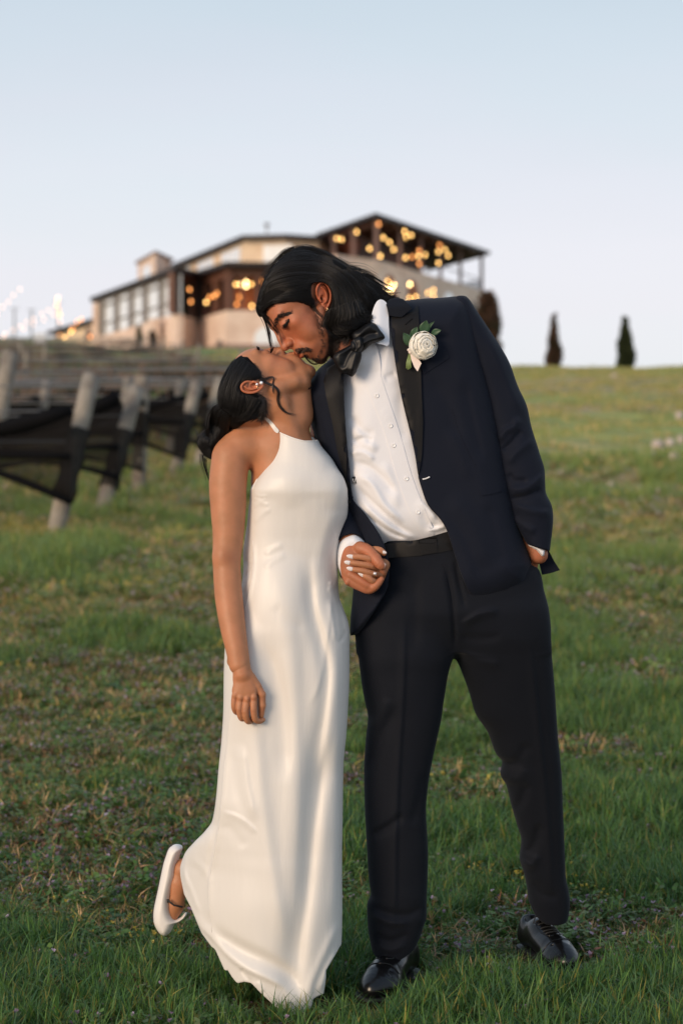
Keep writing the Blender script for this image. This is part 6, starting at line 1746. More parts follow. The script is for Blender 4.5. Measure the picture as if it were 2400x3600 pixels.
# trousers
tx = Vox((1215, 1870, -680), (2035, 3400, 120), 5.2)
pel = [(1900, 1322, 1690, -90, 134, 118), (1960, 1300, 1800, -90, 134, 120), (2001, 1285, 1893, -90, 134, 122), (2050, 1270, 1908, -90, 134, 124), (2142, 1258, 1916, -90, 132, 124), (2200, 1262, 1920, -92, 112, 110), (2290, 1300, 1890, -94, 50, 50)]
tx.rows(pel, k=4, pw=2.3)
lL = [(2050, 1330, 1560, -90, 60, 60), (2080, 1290, 1585, -90, 96, 96), (2120, 1256, 1600, -92, 118, 118), (2231, 1256, 1602, -92, 120, 120), (2303, 1259, 1593, -92, 118, 118), (2372, 1267, 1575, -102, 114, 114), (2418, 1273, 1567, -108, 112, 112), (2476, 1284, 1558, -115, 108, 108), (2521, 1293, 1552, -121, 104, 106), (2602, 1285, 1535, -132, 100, 104), (2717, 1279, 1511, -148, 98, 104), (2780, 1280, 1502, -156, 97, 104), (2849, 1282, 1497, -165, 96, 102), (2946, 1287, 1502, -178, 94, 98), (3000, 1290, 1504, -185, 92, 96), (3100, 1297, 1502, -199, 90, 92), (3142, 1303, 1500, -204, 92, 90), (3182, 1289, 1499, -210, 92, 90), (3217, 1290, 1499, -214, 92, 90), (3262, 1293, 1486, -220, 90, 88), (3337, 1306, 1458, -230, 86, 84), (3372, 1312, 1440, -235, 84, 80)]
lR = [(2050, 1650, 1860, -92, 60, 60), (2090, 1612, 1895, -94, 96, 96), (2140, 1590, 1918, -92, 118, 112), (2231, 1591, 1930, -106, 120, 112), (2300, 1598, 1941, -137, 116, 110), (2355, 1620, 1946, -161, 112, 108), (2430, 1648, 1952, -195, 108, 106), (2510, 1672, 1957, -230, 104, 104), (2579, 1716, 1961, -261, 98, 100), (2654, 1745, 1968, -294, 94, 98), (2682, 1766, 1971, -307, 92, 96), (2722, 1759, 1974, -325, 92, 96), (2763, 1780, 1976, -343, 90, 94), (2831, 1797, 1978, -373, 88, 92), (2900, 1817, 1981, -404, 86, 90), (2958, 1832, 1983, -430, 84, 88), (3015, 1826, 1985, -455, 84, 86), (3078, 1843, 1987, -483, 84, 86), (3130, 1853, 1997, -507, 82, 86), (3171, 1856, 2002, -525, 82, 84), (3211, 1868, 1998, -543, 80, 82), (3250, 1880, 1990, -560, 78, 80)]
tx.rows(lL, k=26, pw=2.2); tx.rows(lR, k=26, pw=2.2)
tx.cut([(1250, 3330), (1306, 3338), (1318, 3354), (1350, 3362), (1389, 3366), (1420, 3352), (1453, 3331), (1480, 3290), (1560, 3290), (1560, 3460), (1250, 3460)])
tx.cut([(1780, 3165), (1856, 3165), (1877, 3211), (1894, 3228), (1912, 3238), (1950, 3242), (1986, 3237), (2060, 3230), (2060, 3400), (1780, 3400)])
tf = [([(1420, 2120), (1415, 2400), (1398, 2700), (1388, 2950), (1386, 3120), (1383, 3330)], 7, 7, 18), ([(1850, 2200), (1880, 2500), (1910, 2800), (1925, 3000), (1928, 3200)], 6, 8, 18),
      ([(1560, 1985), (1580, 2080), (1592, 2200), (1597, 2290)], -9, 7, 10), ([(1592, 1960), (1612, 2060), (1632, 2140)], -5, 6, 9), ([(1610, 2195), (1680, 2150), (1750, 2140)], 8, 9, 18), ([(1606, 2230), (1680, 2240), (1760, 2230)], -5, 14, 18), ([(1612, 2290), (1680, 2320), (1760, 2330)], 5, 14, 18),
      ([(1775, 2690), (1810, 2668), (1850, 2600)], -6, 16, 20), ([(1775, 2730), (1810, 2735), (1840, 2690)], 4, 14, 18), ([(1800, 2850), (1830, 2800), (1846, 2740)], -7, 14, 16), ([(1835, 3000), (1870, 2960), (1890, 2880)], -9, 14, 18), ([(1828, 3016), (1862, 3030), (1880, 2990)], 8, 10, 14),
      ([(1300, 2930), (1350, 2900), (1390, 2870), (1410, 2840)], -9, 12, 18), ([(1290, 2720), (1330, 2600), (1370, 2520), (1400, 2460)], -5, 18, 22), ([(1440, 2900), (1470, 2800), (1490, 2700)], -6, 18, 22), ([(1290, 3160), (1350, 3190), (1430, 3200), (1490, 3170)], -8, 14, 16), ([(1300, 3200), (1370, 3225), (1440, 3225)], 8, 11, 14), ([(1310, 3270), (1370, 3290), (1440, 3262)], -6, 12, 14), ([(1320, 3310), (1370, 3322), (1430, 3302)], 5, 9, 12), ([(1300, 2560), (1340, 2500), (1360, 2440)], 5, 16, 20), ([(1870, 3080), (1900, 3130), (1960, 3140)], -5, 14, 16), ([(1450, 2000), (1456, 2120), (1450, 2300)], -4, 20, 26)]
trous, VT, QT = vox_obj('trousers', tx, M['wool2'], he, base=lambda u, v: np.where(u > 1600, WG - 490 * np.clip((v - 2250) / 1000, 0, 1) ** 1.0, WG - 165 * np.clip((v - 2250) / 1100, 0, 1)), folds=[(a, h * 1.3, s1, s2) for a, h, s1, s2 in tf], noise=[(1.2, 30, 80, .9)])
bvT = px_bvh(VT, QT)
_wbf = lambda X, Y: np.array([max(front_w(bvS, a, min(b, 1880), 40), front_w(bvT, a, b, 40)) for a, b in zip(X, Y)]) + 3
wb = drape('waistband', [(1330, 1913), (1400, 1906), (1464, 1896), (1520, 1882), (1572, 1866), (1600, 1920), (1590, 1930), (1532, 1942), (1475, 1951), (1400, 1957), (1340, 1962)], None, 0, 12, M['satinblack'], trous, WG, step=11, sharp=True, wf=_wbf)
drape('waistband_tab', [(1466, 1898), (1528, 1882), (1532, 1940), (1478, 1949)], None, 3, 4, M['satinblack'], trous, WG, step=9, sharp=True, wf=_wbf)
cord_on('fly_seam', [(1548, 1980), (1568, 2060), (1584, 2140), (1596, 2230)], 1.0, M['wool2'], trous, WG, bvT, .3, 40)

# bow tie
bx_ = Vox((1140, 1120, 0), (1380, 1350, 170), 2.0)
bx_.pillow(spline([(1236, 1190), (1262, 1168), (1290, 1150), (1314, 1150), (1332, 1172), (1350, 1200), (1326, 1214), (1300, 1224), (1276, 1246), (1256, 1250)], 3), 86, 24, 24, 3)
bx_.pillow(spline([(1240, 1222), (1210, 1236), (1184, 1250), (1170, 1268), (1180, 1296), (1198, 1322), (1218, 1326), (1240, 1334), (1258, 1300), (1270, 1262), (1262, 1236)], 3), 92, 26, 24, 3)
bf = [([(1250, 1232), (1222, 1262), (1200, 1316)], -12, 7, 10), ([(1256, 1240), (1244, 1280), (1234, 1328)], 9, 6, 9), ([(1246, 1226), (1205, 1250), (1178, 1262)], 7, 7, 9), ([(1262, 1210), (1290, 1190), (1330, 1186)], -10, 7, 8), ([(1266, 1226), (1296, 1212), (1340, 1202)], 7, 6, 7), ([(1256, 1200), (1284, 1168), (1314, 1156)], 6, 6, 8)]
bow, VB, QB = vox_obj('bow_tie', bx_, M['bowsatin'], he, base=WG, folds=[(a, h * .7, s1 * 1.15, s2 * 1.15) for a, h, s1, s2 in bf])
kx = Vox((1215, 1180, 60), (1300, 1280, 160), 2.0)
kx.pillow(spline([(1240, 1206), (1262, 1196), (1276, 1214), (1272, 1240), (1252, 1256), (1234, 1246), (1230, 1224)], 3), 106, 24, 22, 2)
vox_obj('knot', kx, M['bowsatin'], bow, base=WG, folds=[([(1240, 1208), (1250, 1230), (1246, 1252)], -6, 4, 5), ([(1262, 1202), (1266, 1226), (1260, 1248)], 5, 4, 5)])

# shoes, built in millimetres: a heel->toe, b sideways, c up
def gzp(x, y): return float(ground_z(np.array([x]), np.array([y + 5.0]))[0])
def dress_shoe(heel, toe, roll=0.0):
    h = Vector(heel); t = Vector(toe); f = (t - h); L = f.length; f /= L
    up = Vector((0, 0, 1)); sd = f.cross(up).normalized(); sc = L / 292.0
    up = sd.cross(f)
    o_ = h
    def T(V): V = np.asarray(V, float); return np.array(o_)[None] + sc * (V[:, 0:1] * np.array(f) + V[:, 1:2] * np.array(sd) + V[:, 2:3] * np.array(up))
    s_ = Vox((-20, -75, -5), (315, 75, 150), 3.2)
    s_.chain([(34, 0, 46), (80, 0, 52), (130, -1, 50), (180, -2, 40), (225, -2, 32), (262, 0, 26)], [36, 36, 40, 43, 40, 26], 4, sub=4)
    s_.ell((215, -3, 26), (62, 50, 32), None, 12); s_.ell((40, 0, 72), (34, 33, 34), None, 14); s_.ell((95, 0, 76), (44, 31, 30), None, 18)
    s_.cap((46, 0, 130), (52, 0, 100), 30, 26, 6, 'sub')
    s_.cap((222, -52, 62), (222, 52, 62), 2.2, 2.2, 3, 'sub')
    V, Q = s_.mesh(1)
    V[:, 2] = np.maximum(V[:, 2], 11); V[:, 2] += 1.2 * np.sin(V[:, 0] / 9 + V[:, 1] / 14) * ((V[:, 0] > 185) & (V[:, 0] < 235))
    W_ = T(V)
    if signed_vol(W_, Q) < 0: Q = Q[:, ::-1]
    o = mesh_obj('shoe', W_, Q, M['patent'], he)
    bv = BVHTree.FromPolygons([tuple(p_) for p_ in V], [tuple(int(i) for i in q_) for q_ in Q])
    def top(a, b):
        h_ = bv.ray_cast(Vector((a, b, 400)), Vector((0, 0, -1))); return h_[0].z if h_[0] is not None else 50
    def line(name, pts, r, mt):
        q = MB(); q.tube(T([(a, b, top(a, b) + 1.0) for a, b in pts]), r * sc, 7); return q.build(name, mt, o, True)
    for k in range(5):
        a = 108 + k * 15
        line('lace', [(a + 3 * math.cos(b / 12), b) for b in np.linspace(-20, 20, 9)], 2.3, M['sole'])
    for q_ in (-1, 1): line('facing_edge', [(100, q_ * 24), (125, q_ * 25), (150, q_ * 24), (180, q_ * 20), (192, q_ * 8)], 1.8, M['patent'])
    line('toe_seam', [(214 - abs(b) * .25, b) for b in np.linspace(-44, 44, 15)], 1.2, M['patent'])
    for e_, (a, b, c) in enumerate(((104, 8, 0), (104, -8, 0))):
        q = MB(); q.tube(T([(104, 0, top(104, 0) + 3), (100, b * 2, top(104, 0) + 10), (112, b * 3.6, top(112, b * 3) + 5), (122, b * 2.4, top(122, b * 2) + 2), (108, b * .5, top(108, 0) + 3)]), 1.8 * sc, 6); q.build('lace', M['sole'], o, True)
    # sole with heel block
    prof = [(0, 0), (6, 26), (40, 36), (90, 34), (140, 36), (190, 48), (230, 52), (265, 44), (288, 24), (296, 0)]
    pl = spline(prof + [(a, -b) for a, b in prof[-2:0:-1]], 4)
    def slab(pl, z0, z1):
        n = len(pl); Vv = [(a, b, z0) for a, b in pl] + [(a, b, z1) for a, b in pl]
        Fv = [tuple(range(n))[::-1], tuple(range(n, 2 * n))] + [(i, (i + 1) % n, n + (i + 1) % n, n + i) for i in range(n)]
        return T(Vv), Fv
    a_, b_ = slab(pl, 6, 13); so = fix_normals(mesh_obj('sole', a_, b_, M['sole'], o, False))
    a_, b_ = slab(spline([(-2, 0), (4, 26), (30, 34), (70, 33), (76, 0), (70, -33), (30, -34), (4, -26)], 3), -14, 6); fix_normals(mesh_obj('heel_block', a_, b_, M['sole'], so, False))
    return o
def gpt(px, py, d):
    x = (px - 1200) / P * d; return Vector((x, d - 5, gzp(x, d - 5) + .008))
dress_shoe(gpt(1440, 0, 5.27), gpt(1296, 0, 4.995))
dress_shoe(gpt(1842, 0, 5.50), gpt(2010, 0, 5.245))
for o_ in [x for x in he.children if x.name.startswith('shoe')]: pass

# boutonniere
bout = thing('boutonniere', None, None, (0, 0, 0))
for k_ in ('label', 'category'):
    if k_ in bout: del bout[k_]
bout.parent = he; bc = Vector(PW(1478, 1229, 105, WG)); bout.location = bc - world_loc(he)
rb = random.Random(4)
def petal(c, nrm, tang, R, ang, width, height, tilt, curl, mt, wav):
    """a cupped petal patch standing on a bud of radius R round axis nrm"""
    nrm = nrm.normalized(); tang = (tang - nrm * tang.dot(nrm)).normalized(); bt = nrm.cross(tang)
    nu, nv = 9, 6; V = []; F = []
    for i in range(nu):
        a = ang + (i / (nu - 1) - .5) * width
        for j in range(nv):
            t = j / (nv - 1); edge = 1 - .22 * (abs(i / (nu - 1) - .5) * 2) ** 3
            h = height * t * edge; lat = tilt[0] + (tilt[1] - tilt[0]) * t
            rr = R * (1 + curl * t * t) * math.cos(lat) + wav * math.sin(i * 1.7 + ang * 3) * t * R
            V.append(c + (tang * math.cos(a) + bt * math.sin(a)) * rr + nrm * (R * math.sin(lat) + h * .35 + wav * .5 * R * math.sin(i * 2.3 + ang) * t))
    for i in range(nu - 1):
        for j in range(nv - 1): F.append((i * nv + j, (i + 1) * nv + j, (i + 1) * nv + j + 1, i * nv + j + 1))
    m = len(V); nrmv = [(v - c).normalized() for v in V]
    V2 = [v - n * .0006 for v, n in zip(V, nrmv)]
    F2 = [tuple(x + m for x in f)[::-1] for f in F]
    rim = []
    for i in range(nu - 1): rim += [(i * nv, (i + 1) * nv), ((i + 1) * nv + nv - 1, i * nv + nv - 1)]
    for j in range(nv - 1): rim += [(j + 1, j), ((nu - 1) * nv + j, (nu - 1) * nv + j + 1)]
    o = mesh_obj('petal', [tuple(v) for v in V + V2], F + F2 + [(x, y, y + m, x + m) for x, y in rim], mt, bout)
    return fix_normals(o)
axis = Vector((.36, -1, .05)).normalized(); tg_ = Vector((1, 0, 0))
R0 = 48 * K
q = MB(); q.ball(bc + Vector((0, .004, 0)), R0 * .80, 16, 10); q.build('flower_core', M['petal'], bout, True)
for lay, (rr, n_, t0_, t1_, cu) in enumerate(((.99, 6, -.75, .42, .10), (.93, 6, -.30, .72, .05), (.86, 6, .05, .95, .02), (.76, 5, .30, 1.10, 0), (.62, 5, .55, 1.22, 0), (.46, 4, .75, 1.30, .05), (.30, 4, .85, 1.3, .1), (.17, 3, .7, 1.2, .2))):
    for k in range(n_):
        petal(bc + axis * R0 * [0, .04, .09, .15, .26, .42, .58, .70][lay], axis, tg_, R0 * rr, 2 * math.pi * k / n_ + lay * .77 + rb.uniform(-.35, .35), 2 * math.pi / n_ * rb.uniform(1.3, 1.75), R0 * rb.uniform(.04, .22), (t0_, t1_ + rb.uniform(-.12, .12)), cu + rb.uniform(-.03, .06), M['petal'], .03)
def leaf3(b_, t_, wd, bend, w0_, w1_):
    a = Vector(PW(*b_, w0_, WG)); e = Vector(PW(*t_, w1_, WG)); d = e - a; s_ = d.cross(Vector((0, -1, 0))).normalized(); n_ = 10
    V = []; F = []
    for i in range(n_ + 1):
        t = i / n_; ww = wd * K * math.sin(math.pi * min(t * .96 + .04, 1) ** .85); c = a + d * t + s_ * bend * K * math.sin(math.pi * t)
        for j, q_ in enumerate((-1, -.5, 0, .5, 1)): V.append(tuple(c + s_ * ww * q_ + Vector((0, -1, 0)) * (-.0022 * (1 - abs(q_)) + .002 * math.sin(3 * t))))
    for i in range(n_):
        for j in range(4): F.append((i * 5 + j, i * 5 + j + 1, (i + 1) * 5 + j + 1, (i + 1) * 5 + j))
    o = mesh_obj('leaf', V, F, M['leafd'], bout); so = o.modifiers.new('thickness', 'SOLIDIFY'); so.thickness = .0004
for a in (((1436, 1228), (1412, 1184), 16, 3, 88, 100), ((1446, 1200), (1460, 1163), 13, -2, 84, 98), ((1478, 1186), (1491, 1141), 19, 2, 84, 104), ((1490, 1184), (1519, 1145), 6, -4, 84, 108), ((1508, 1190), (1542, 1175), 11, -3, 84, 104), ((1452, 1214), (1440, 1176), 8, -5, 80, 90)): leaf3(*a)
for k, (dx_, dy_) in enumerate(((-7, 0), (-2, 4), (3, 2), (7, -2), (0, -3))):
    q = MB(); q.tube([PW(1436 + dx_ * .4, 1256, 92, WG), PW(1431 + dx_ * .8, 1284, 95, WG), PW(1431 + dx_, 1306 + dy_, 96, WG)], 3.2 * K, 7); q.build('stem', M['stem'], bout, True)
rbn = drape('ribbon', [(1434, 1250), (1446, 1252), (1462, 1272), (1474, 1289), (1468, 1302), (1461, 1317), (1450, 1302), (1440, 1278)], None, 0, 2, M['ribbon'], bout, WG, step=7, sharp=True, wf=lambda X, Y: 101 + .15 * (X - 1440))
q = MB(); q.ball(PW(1438, 1250, 100, WG), 9 * K, 10, 6, (1, .9, .9)); q.ball(PW(1431, 1243, 100, WG), 6 * K, 8, 5); q.ball(PW(1444, 1243, 101, WG), 6 * K, 8, 5); q.build('ribbon_knot', M['ribbon'], bout, True)
# ------------------------------------------------------------------ HAIR
def resample(pl, n):
    pl = spline(pl, 6, False); L = np.r_[0, np.cumsum(np.linalg.norm(np.diff(pl, axis=0), axis=1))]
    t = np.linspace(0, L[-1], n); return np.stack([np.interp(t, L, pl[:, k]) for k in range(pl.shape[1])], 1)
def flow(guides, n, bv, seed, npt=22, jit=3.0, wave=2.0, lift=(0, 4), default=0.0, short=.35, wofs=None, spread=0.0, avoid=None, per=9):
    """strands in clumps along guide curves, lying on the surface bv"""
    rg = np.random.default_rng(seed); g = np.array([resample(np.array(q, float), npt) for q in guides]); G_n = len(g); out = []
    ts = np.linspace(0, 1, npt); av = np.array(avoid, float) if avoid is not None else None
    def path(x):
        i = int(np.clip(math.floor(x), 0, G_n - 2)); f = x - i
        return g[i] * (1 - f) + g[i + 1] * f
    for c in range(max(1, n // per)):
        xc = rg.uniform(-.06, G_n - 1 + .06); base = path(xc)
        d = np.gradient(base, axis=0); d /= np.linalg.norm(d, axis=1)[:, None] + 1e-9; nr = np.stack([-d[:, 1], d[:, 0]], 1)
        amp = jit * rg.normal() * (.3 + .7 * ts) + spread * rg.normal() * ts ** 2 + wave * np.sin(ts * rg.uniform(4, 9) + rg.uniform(0, 6.28)) * ts * rg.uniform(.3, 1)
        base = base + nr * amp[:, None]
        a = rg.uniform(0, .22) * rg.random(); b = 1 - short * rg.random() ** 2
        lf = rg.uniform(*lift); wd = rg.uniform(2.5, 6.0); z0 = []; last = None; dz = rg.normal() * 14
        for u, v in base:
            h = bv.ray_cast(Vector((float(u), float(v), 2000.0)), Vector((0, 0, -1)))[0] if bv else None
            if h is None: z = (last - 2.0) if last is not None else default + dz
            else: z = h.z if last is None else last + np.clip(h.z - last, -9, 9)
            last = z; z0.append(z)
        z0 = np.array(z0); z0[1:-1] = (z0[:-2] + z0[1:-1] * 2 + z0[2:]) / 4
        for _ in range(per):
            off = rg.normal() * wd * (1 - .65 * ts) + rg.normal() * 1.2 * ts
            p = base + nr * off[:, None]; z = z0 + lf * (1 - (off / (wd * 2)) ** 2) + rg.normal() * .8
            m = (ts >= a) & (ts <= b - rg.uniform(0, .08))
            if av is not None:
                ins = poly_sdf(p[:, 0], p[:, 1], av) < 0
                if ins.any():
                    k_ = np.argmax(ins)
                    m = m & ((np.arange(npt) < k_ - 0) if k_ > npt * .35 else (np.arange(npt) > np.max(np.nonzero(ins)[0])))
            if m.sum() < 4: continue
            out.append(np.c_[p[m], z[m]])
    return out
def cA(l): return [(850 + x / 2.613, 850 + y / 2.613) for x, y in l]
def cB(l): return [(650 + x / 2.613, 1150 + y / 2.613) for x, y in l]

def patch(poly, n, bv, dirf, ln, seed, lift=1.0, dens=None, curv=.3, npt=5):
    rg = np.random.default_rng(seed); poly = np.array(poly, float); out = []
    lo, hi = poly.min(0), poly.max(0); k = 0
    P_ = rg.uniform(lo, hi, (n * 4, 2)); d = poly_sdf(P_[:, 0], P_[:, 1], poly)
    pr = np.clip(-d / (dens or 1e-3), 0, 1) if dens else (d < 0).astype(float)
    P_ = P_[rg.random(len(P_)) < pr * (d < 0)][:n]
    for u, v in P_:
        dr_ = np.array(dirf(u, v), float); dr_ /= np.linalg.norm(dr_); a = rg.normal() * curv; dr_ = np.array([dr_[0] * math.cos(a) - dr_[1] * math.sin(a), dr_[0] * math.sin(a) + dr_[1] * math.cos(a)])
        L = ln * rg.uniform(.5, 1.3); pts = []
        w0_ = front_w(bv, u, v, None)
        if w0_ is None: continue
        for t in np.linspace(0, 1, npt):
            q = np.array([u, v]) + dr_ * L * t
            w_ = front_w(bv, q[0], q[1], w0_); w_ = w0_ + np.clip(w_ - w0_, -6, 6) + lift * (.2 + 1.2 * math.sin(math.pi * t)); pts.append((q[0], q[1], w_))
        out.append(np.array(pts))
    return out
# his hair: body of the hair under the strands
HM = [(899, 1098), (904, 1062), (919, 1014), (938, 974), (968, 934), (1006, 895), (1034, 880), (1064, 875), (1110, 881), (1156, 900), (1194, 927), (1233, 953), (1271, 968), (1305, 990), (1325, 1014), (1338, 1040), (1340, 1068), (1320, 1080), (1308, 1100), (1316, 1124), (1305, 1148), (1278, 1166), (1262, 1192), (1230, 1214), (1195, 1222), (1171, 1217), (1156, 1190), (1146, 1155), (1150, 1118), (1158, 1098), (1168, 1062), (1156, 1012), (1122, 994), (1096, 1012), (1093, 1050), (1084, 1082), (1062, 1070), (1041, 1064), (1003, 1064), (965, 1078), (940, 1092), (926, 1106), (908, 1116)]
hx_ = Vox((880, 850, -190), (1390, 1260, 175), 3.0)
RM = np.array([fM, uM, sM])
hx_.ell(OM + 1.5 * (-12 * fM + 54 * uM), np.array([103, 86, 80]) * 1.5, RM, 4)
hx_.ell(OM + 1.5 * (-40 * fM + 16 * uM), np.array([72, 74, 74]) * 1.5, RM, 24)
hx_.chain([(1180, 1010, -10), (1250, 1040, -10), (1300, 1062, -10)], [104, 76, 46], 24)
hx_.chain([(1170, 1080, 20), (1215, 1120, 26), (1250, 1150, 24)], [86, 76, 46], 24)
hx_.cut(spline(HM, 3), op='and', k=6)
hairm, VHm, QHm = vox_obj('hair', hx_, M['hairm'], he, base=0.0)
bvHm = px_bvh(VHm, QHm)
gm = [cA(l) for l in (
    [(165, 660), (205, 600), (300, 565), (420, 560), (520, 555), (600, 540), (650, 500), (668, 455)],
    [(158, 640), (200, 560), (310, 505), (440, 480), (560, 450), (660, 410), (740, 398), (800, 440), (835, 540), (840, 650), (800, 740)],
    [(165, 560), (250, 450), (400, 405), (560, 375), (700, 362), (800, 385), (870, 470), (905, 600), (900, 740), (850, 830)],
    [(195, 450), (300, 350), (480, 300), (660, 295), (800, 325), (900, 410), (965, 540), (990, 680), (980, 800), (920, 900)],
    [(250, 345), (380, 250), (560, 215), (720, 235), (860, 300), (970, 400), (1050, 530), (1100, 650), (1110, 760), (1060, 840)],
    [(330, 240), (450, 165), (610, 140), (780, 185), (930, 280), (1040, 380), (1130, 500), (1180, 600), (1210, 690), (1220, 740)],
    [(425, 135), (520, 90), (680, 95), (830, 165), (970, 255), (1100, 340), (1190, 430), (1250, 520), (1300, 590)],
    [(480, 78), (600, 68), (740, 105), (870, 180), (1000, 268), (1130, 322), (1230, 400), (1300, 480), (1380, 520)])]
EARM = [(1096, 1008), (1118, 998), (1146, 1008), (1162, 1040), (1168, 1066), (1156, 1100), (1142, 1104), (1120, 1078), (1098, 1052)]
st = flow(gm, 7000, bvHm, 1, jit=3.2, wave=3, lift=(-1, 10), spread=7, avoid=EARM)
st += flow(gm[:3], 700, bvHm, 11, jit=2.5, wave=2, lift=(-1, 6), avoid=EARM)
# lower curls round the jaw and over the collar
curl = [cA(l) for l in (
    [(790, 640), (768, 720), (756, 780), (800, 840), (790, 900), (850, 970)],
    [(840, 620), (820, 730), (800, 800), (850, 860), (930, 850), (960, 900), (900, 960)],
    [(900, 600), (900, 700), (880, 790), (950, 830), (1040, 820), (1080, 870)],
    [(960, 560), (990, 680), (980, 760), (1040, 790), (1130, 780), (1200, 800), (1235, 760)],
    [(1040, 540), (1080, 640), (1120, 700), (1180, 700), (1220, 720), (1262, 700)],
    [(1100, 500), (1160, 580), (1210, 620), (1240, 650), (1225, 700), (1260, 730)])]
st += flow(curl, 2600, bvHm, 2, jit=7, wave=13, lift=(3, 18), spread=8, default=60, avoid=EARM)
tips = [cA(l) for l in (
    [(1050, 300), (1150, 300), (1220, 345), (1265, 410), (1290, 470)], [(1100, 340), (1200, 400), (1300, 470), (1380, 500), (1440, 505), (1462, 520)],
    [(1120, 420), (1230, 500), (1330, 545), (1410, 540), (1465, 505)], [(1100, 480), (1200, 560), (1290, 590), (1350, 590), (1390, 560)])]
st += flow(tips, 600, bvHm, 3, jit=6, wave=5, lift=(0, 8), spread=10, default=20)
fly_a = [cA(l) for l in ([(500, 62), (400, 100), (300, 190), (215, 300), (165, 420), (150, 560)], [(520, 56), (410, 90), (310, 180), (225, 290), (180, 400), (162, 520)])]
st += flow(fly_a, 60, None, 14, jit=9, wave=6, default=0, spread=12, per=3)
fly = [cA(l) for l in ([(470, 80), (430, 110), (360, 180), (300, 260), (230, 340), (190, 430)], [(560, 60), (480, 60), (420, 90), (350, 160), (260, 240), (200, 310)], [(700, 85), (620, 55), (520, 55), (440, 90)])]
st += flow(fly, 60, None, 4, jit=8, wave=6, default=0, spread=10, per=3)
fly = [cA(l) for l in ([(800, 130), (900, 180), (1000, 225), (1100, 270), (1200, 300)], [(900, 190), (1010, 260), (1100, 275), (1190, 300), (1250, 350)])]
st += flow(fly, 66, None, 5, jit=9, wave=8, default=0, spread=14, per=3)
def hl_dir(u, v): return (.55, -.85) if u < 1000 else (.75, -.6)
st += patch(cA([(190, 655), (240, 600), (310, 560), (400, 548), (500, 545), (590, 560), (640, 590), (650, 620), (560, 590), (480, 570), (390, 572), (310, 590), (240, 630), (215, 670)]), 520, bvM, hl_dir, 24, 61, 8.0, curv=.4)
st += flow([cA([(560, 545), (590, 575), (620, 620), (655, 670), (690, 720)]), cA([(600, 520), (640, 560), (655, 610), (690, 660), (730, 700), (745, 740)])], 54, bvM, 62, jit=2, wave=1.5, lift=(1, 4), short=.8)
strands('strands', st, .72, M['hair'], hairm)
front = flow([cA([(165, 620), (195, 690), (225, 760), (245, 850), (262, 950), (285, 1030)]), cA([(165, 640), (210, 700), (238, 780), (258, 870), (275, 960), (298, 1045)])], 26, None, 6, jit=1.2, wave=1.5, default=34, short=.12, per=3)
front += flow([cA([(170, 640), (230, 720), (290, 790), (335, 850), (352, 920), (378, 990)]), cA([(180, 650), (245, 730), (300, 800), (345, 865), (365, 930), (398, 1005)])], 46, None, 7, jit=1.6, wave=1.5, default=40, short=.12, per=4)
front += flow([cA([(570, 1040), (600, 1085), (640, 1125), (690, 1130), (725, 1105)]), cA([(585, 1050), (620, 1100), (660, 1140), (700, 1138), (728, 1115)])], 16, None, 8, jit=2.0, wave=1.5, default=66, short=.3)
front += flow([cA([(600, 1100), (660, 1150), (700, 1170), (722, 1150)]), cA([(620, 1340), (600, 1380), (640, 1350), (625, 1310)])], 8, None, 9, jit=2.0, wave=1.5, default=40, short=.3)
for c in front: c[:, 2] += 0
strands('loose_strands', front, .9, M['hair'], hairm)
# brows, lashes, beard
brow = patch(cA([(285, 800), (292, 745), (318, 708), (365, 684), (420, 674), (462, 682), (420, 698), (370, 712), (330, 740), (312, 790)]), 170, bvM, lambda u, v: (.8, -.5), 15, 21, 1.2)
strands('eyebrow', brow, .75, M['hair'], body_m)
lash = patch(cA([(392, 792), (400, 770), (425, 745), (436, 722), (445, 730), (432, 762), (408, 800)]), 120, bvM, lambda u, v: (-.5, .85), 13, 22, 3.0)
strands('eyelashes', lash, .7, M['hair'], body_m)
must = patch(cA([(478, 1000), (500, 978), (540, 985), (590, 978), (632, 992), (622, 1010), (580, 1012), (545, 1026), (505, 1030)]), 170, bvM, lambda u, v: (.75, .5), 11, 23, 1.6)
strands('moustache', must, .7, M['stub'], body_m)
beard = patch(cA([(636, 600), (700, 670), (755, 760), (785, 860), (775, 960), (745, 1040), (690, 1092), (640, 1085), (684, 1030), (714, 960), (704, 880), (676, 800), (664, 720)]), 620, bvM, lambda u, v: (.35, .9), 9, 24, 2.6, dens=26, curv=.5)
beard += patch(cA([(752, 760), (830, 850), (900, 930), (880, 1040), (800, 1112), (730, 1112), (770, 1040), (792, 950), (782, 860)]), 1500, bvM, lambda u, v: (.5, .85), 11, 25, 1.6, dens=10, curv=.4)
beard += patch(cA([(600, 1078), (650, 1060), (720, 1070), (770, 1060), (760, 1108), (690, 1118), (620, 1102)]), 240, bvM, lambda u, v: (.6, .7), 9, 26, 1.4, dens=8, curv=.4)
strands('beard', beard, .36, M['stub'], body_m)

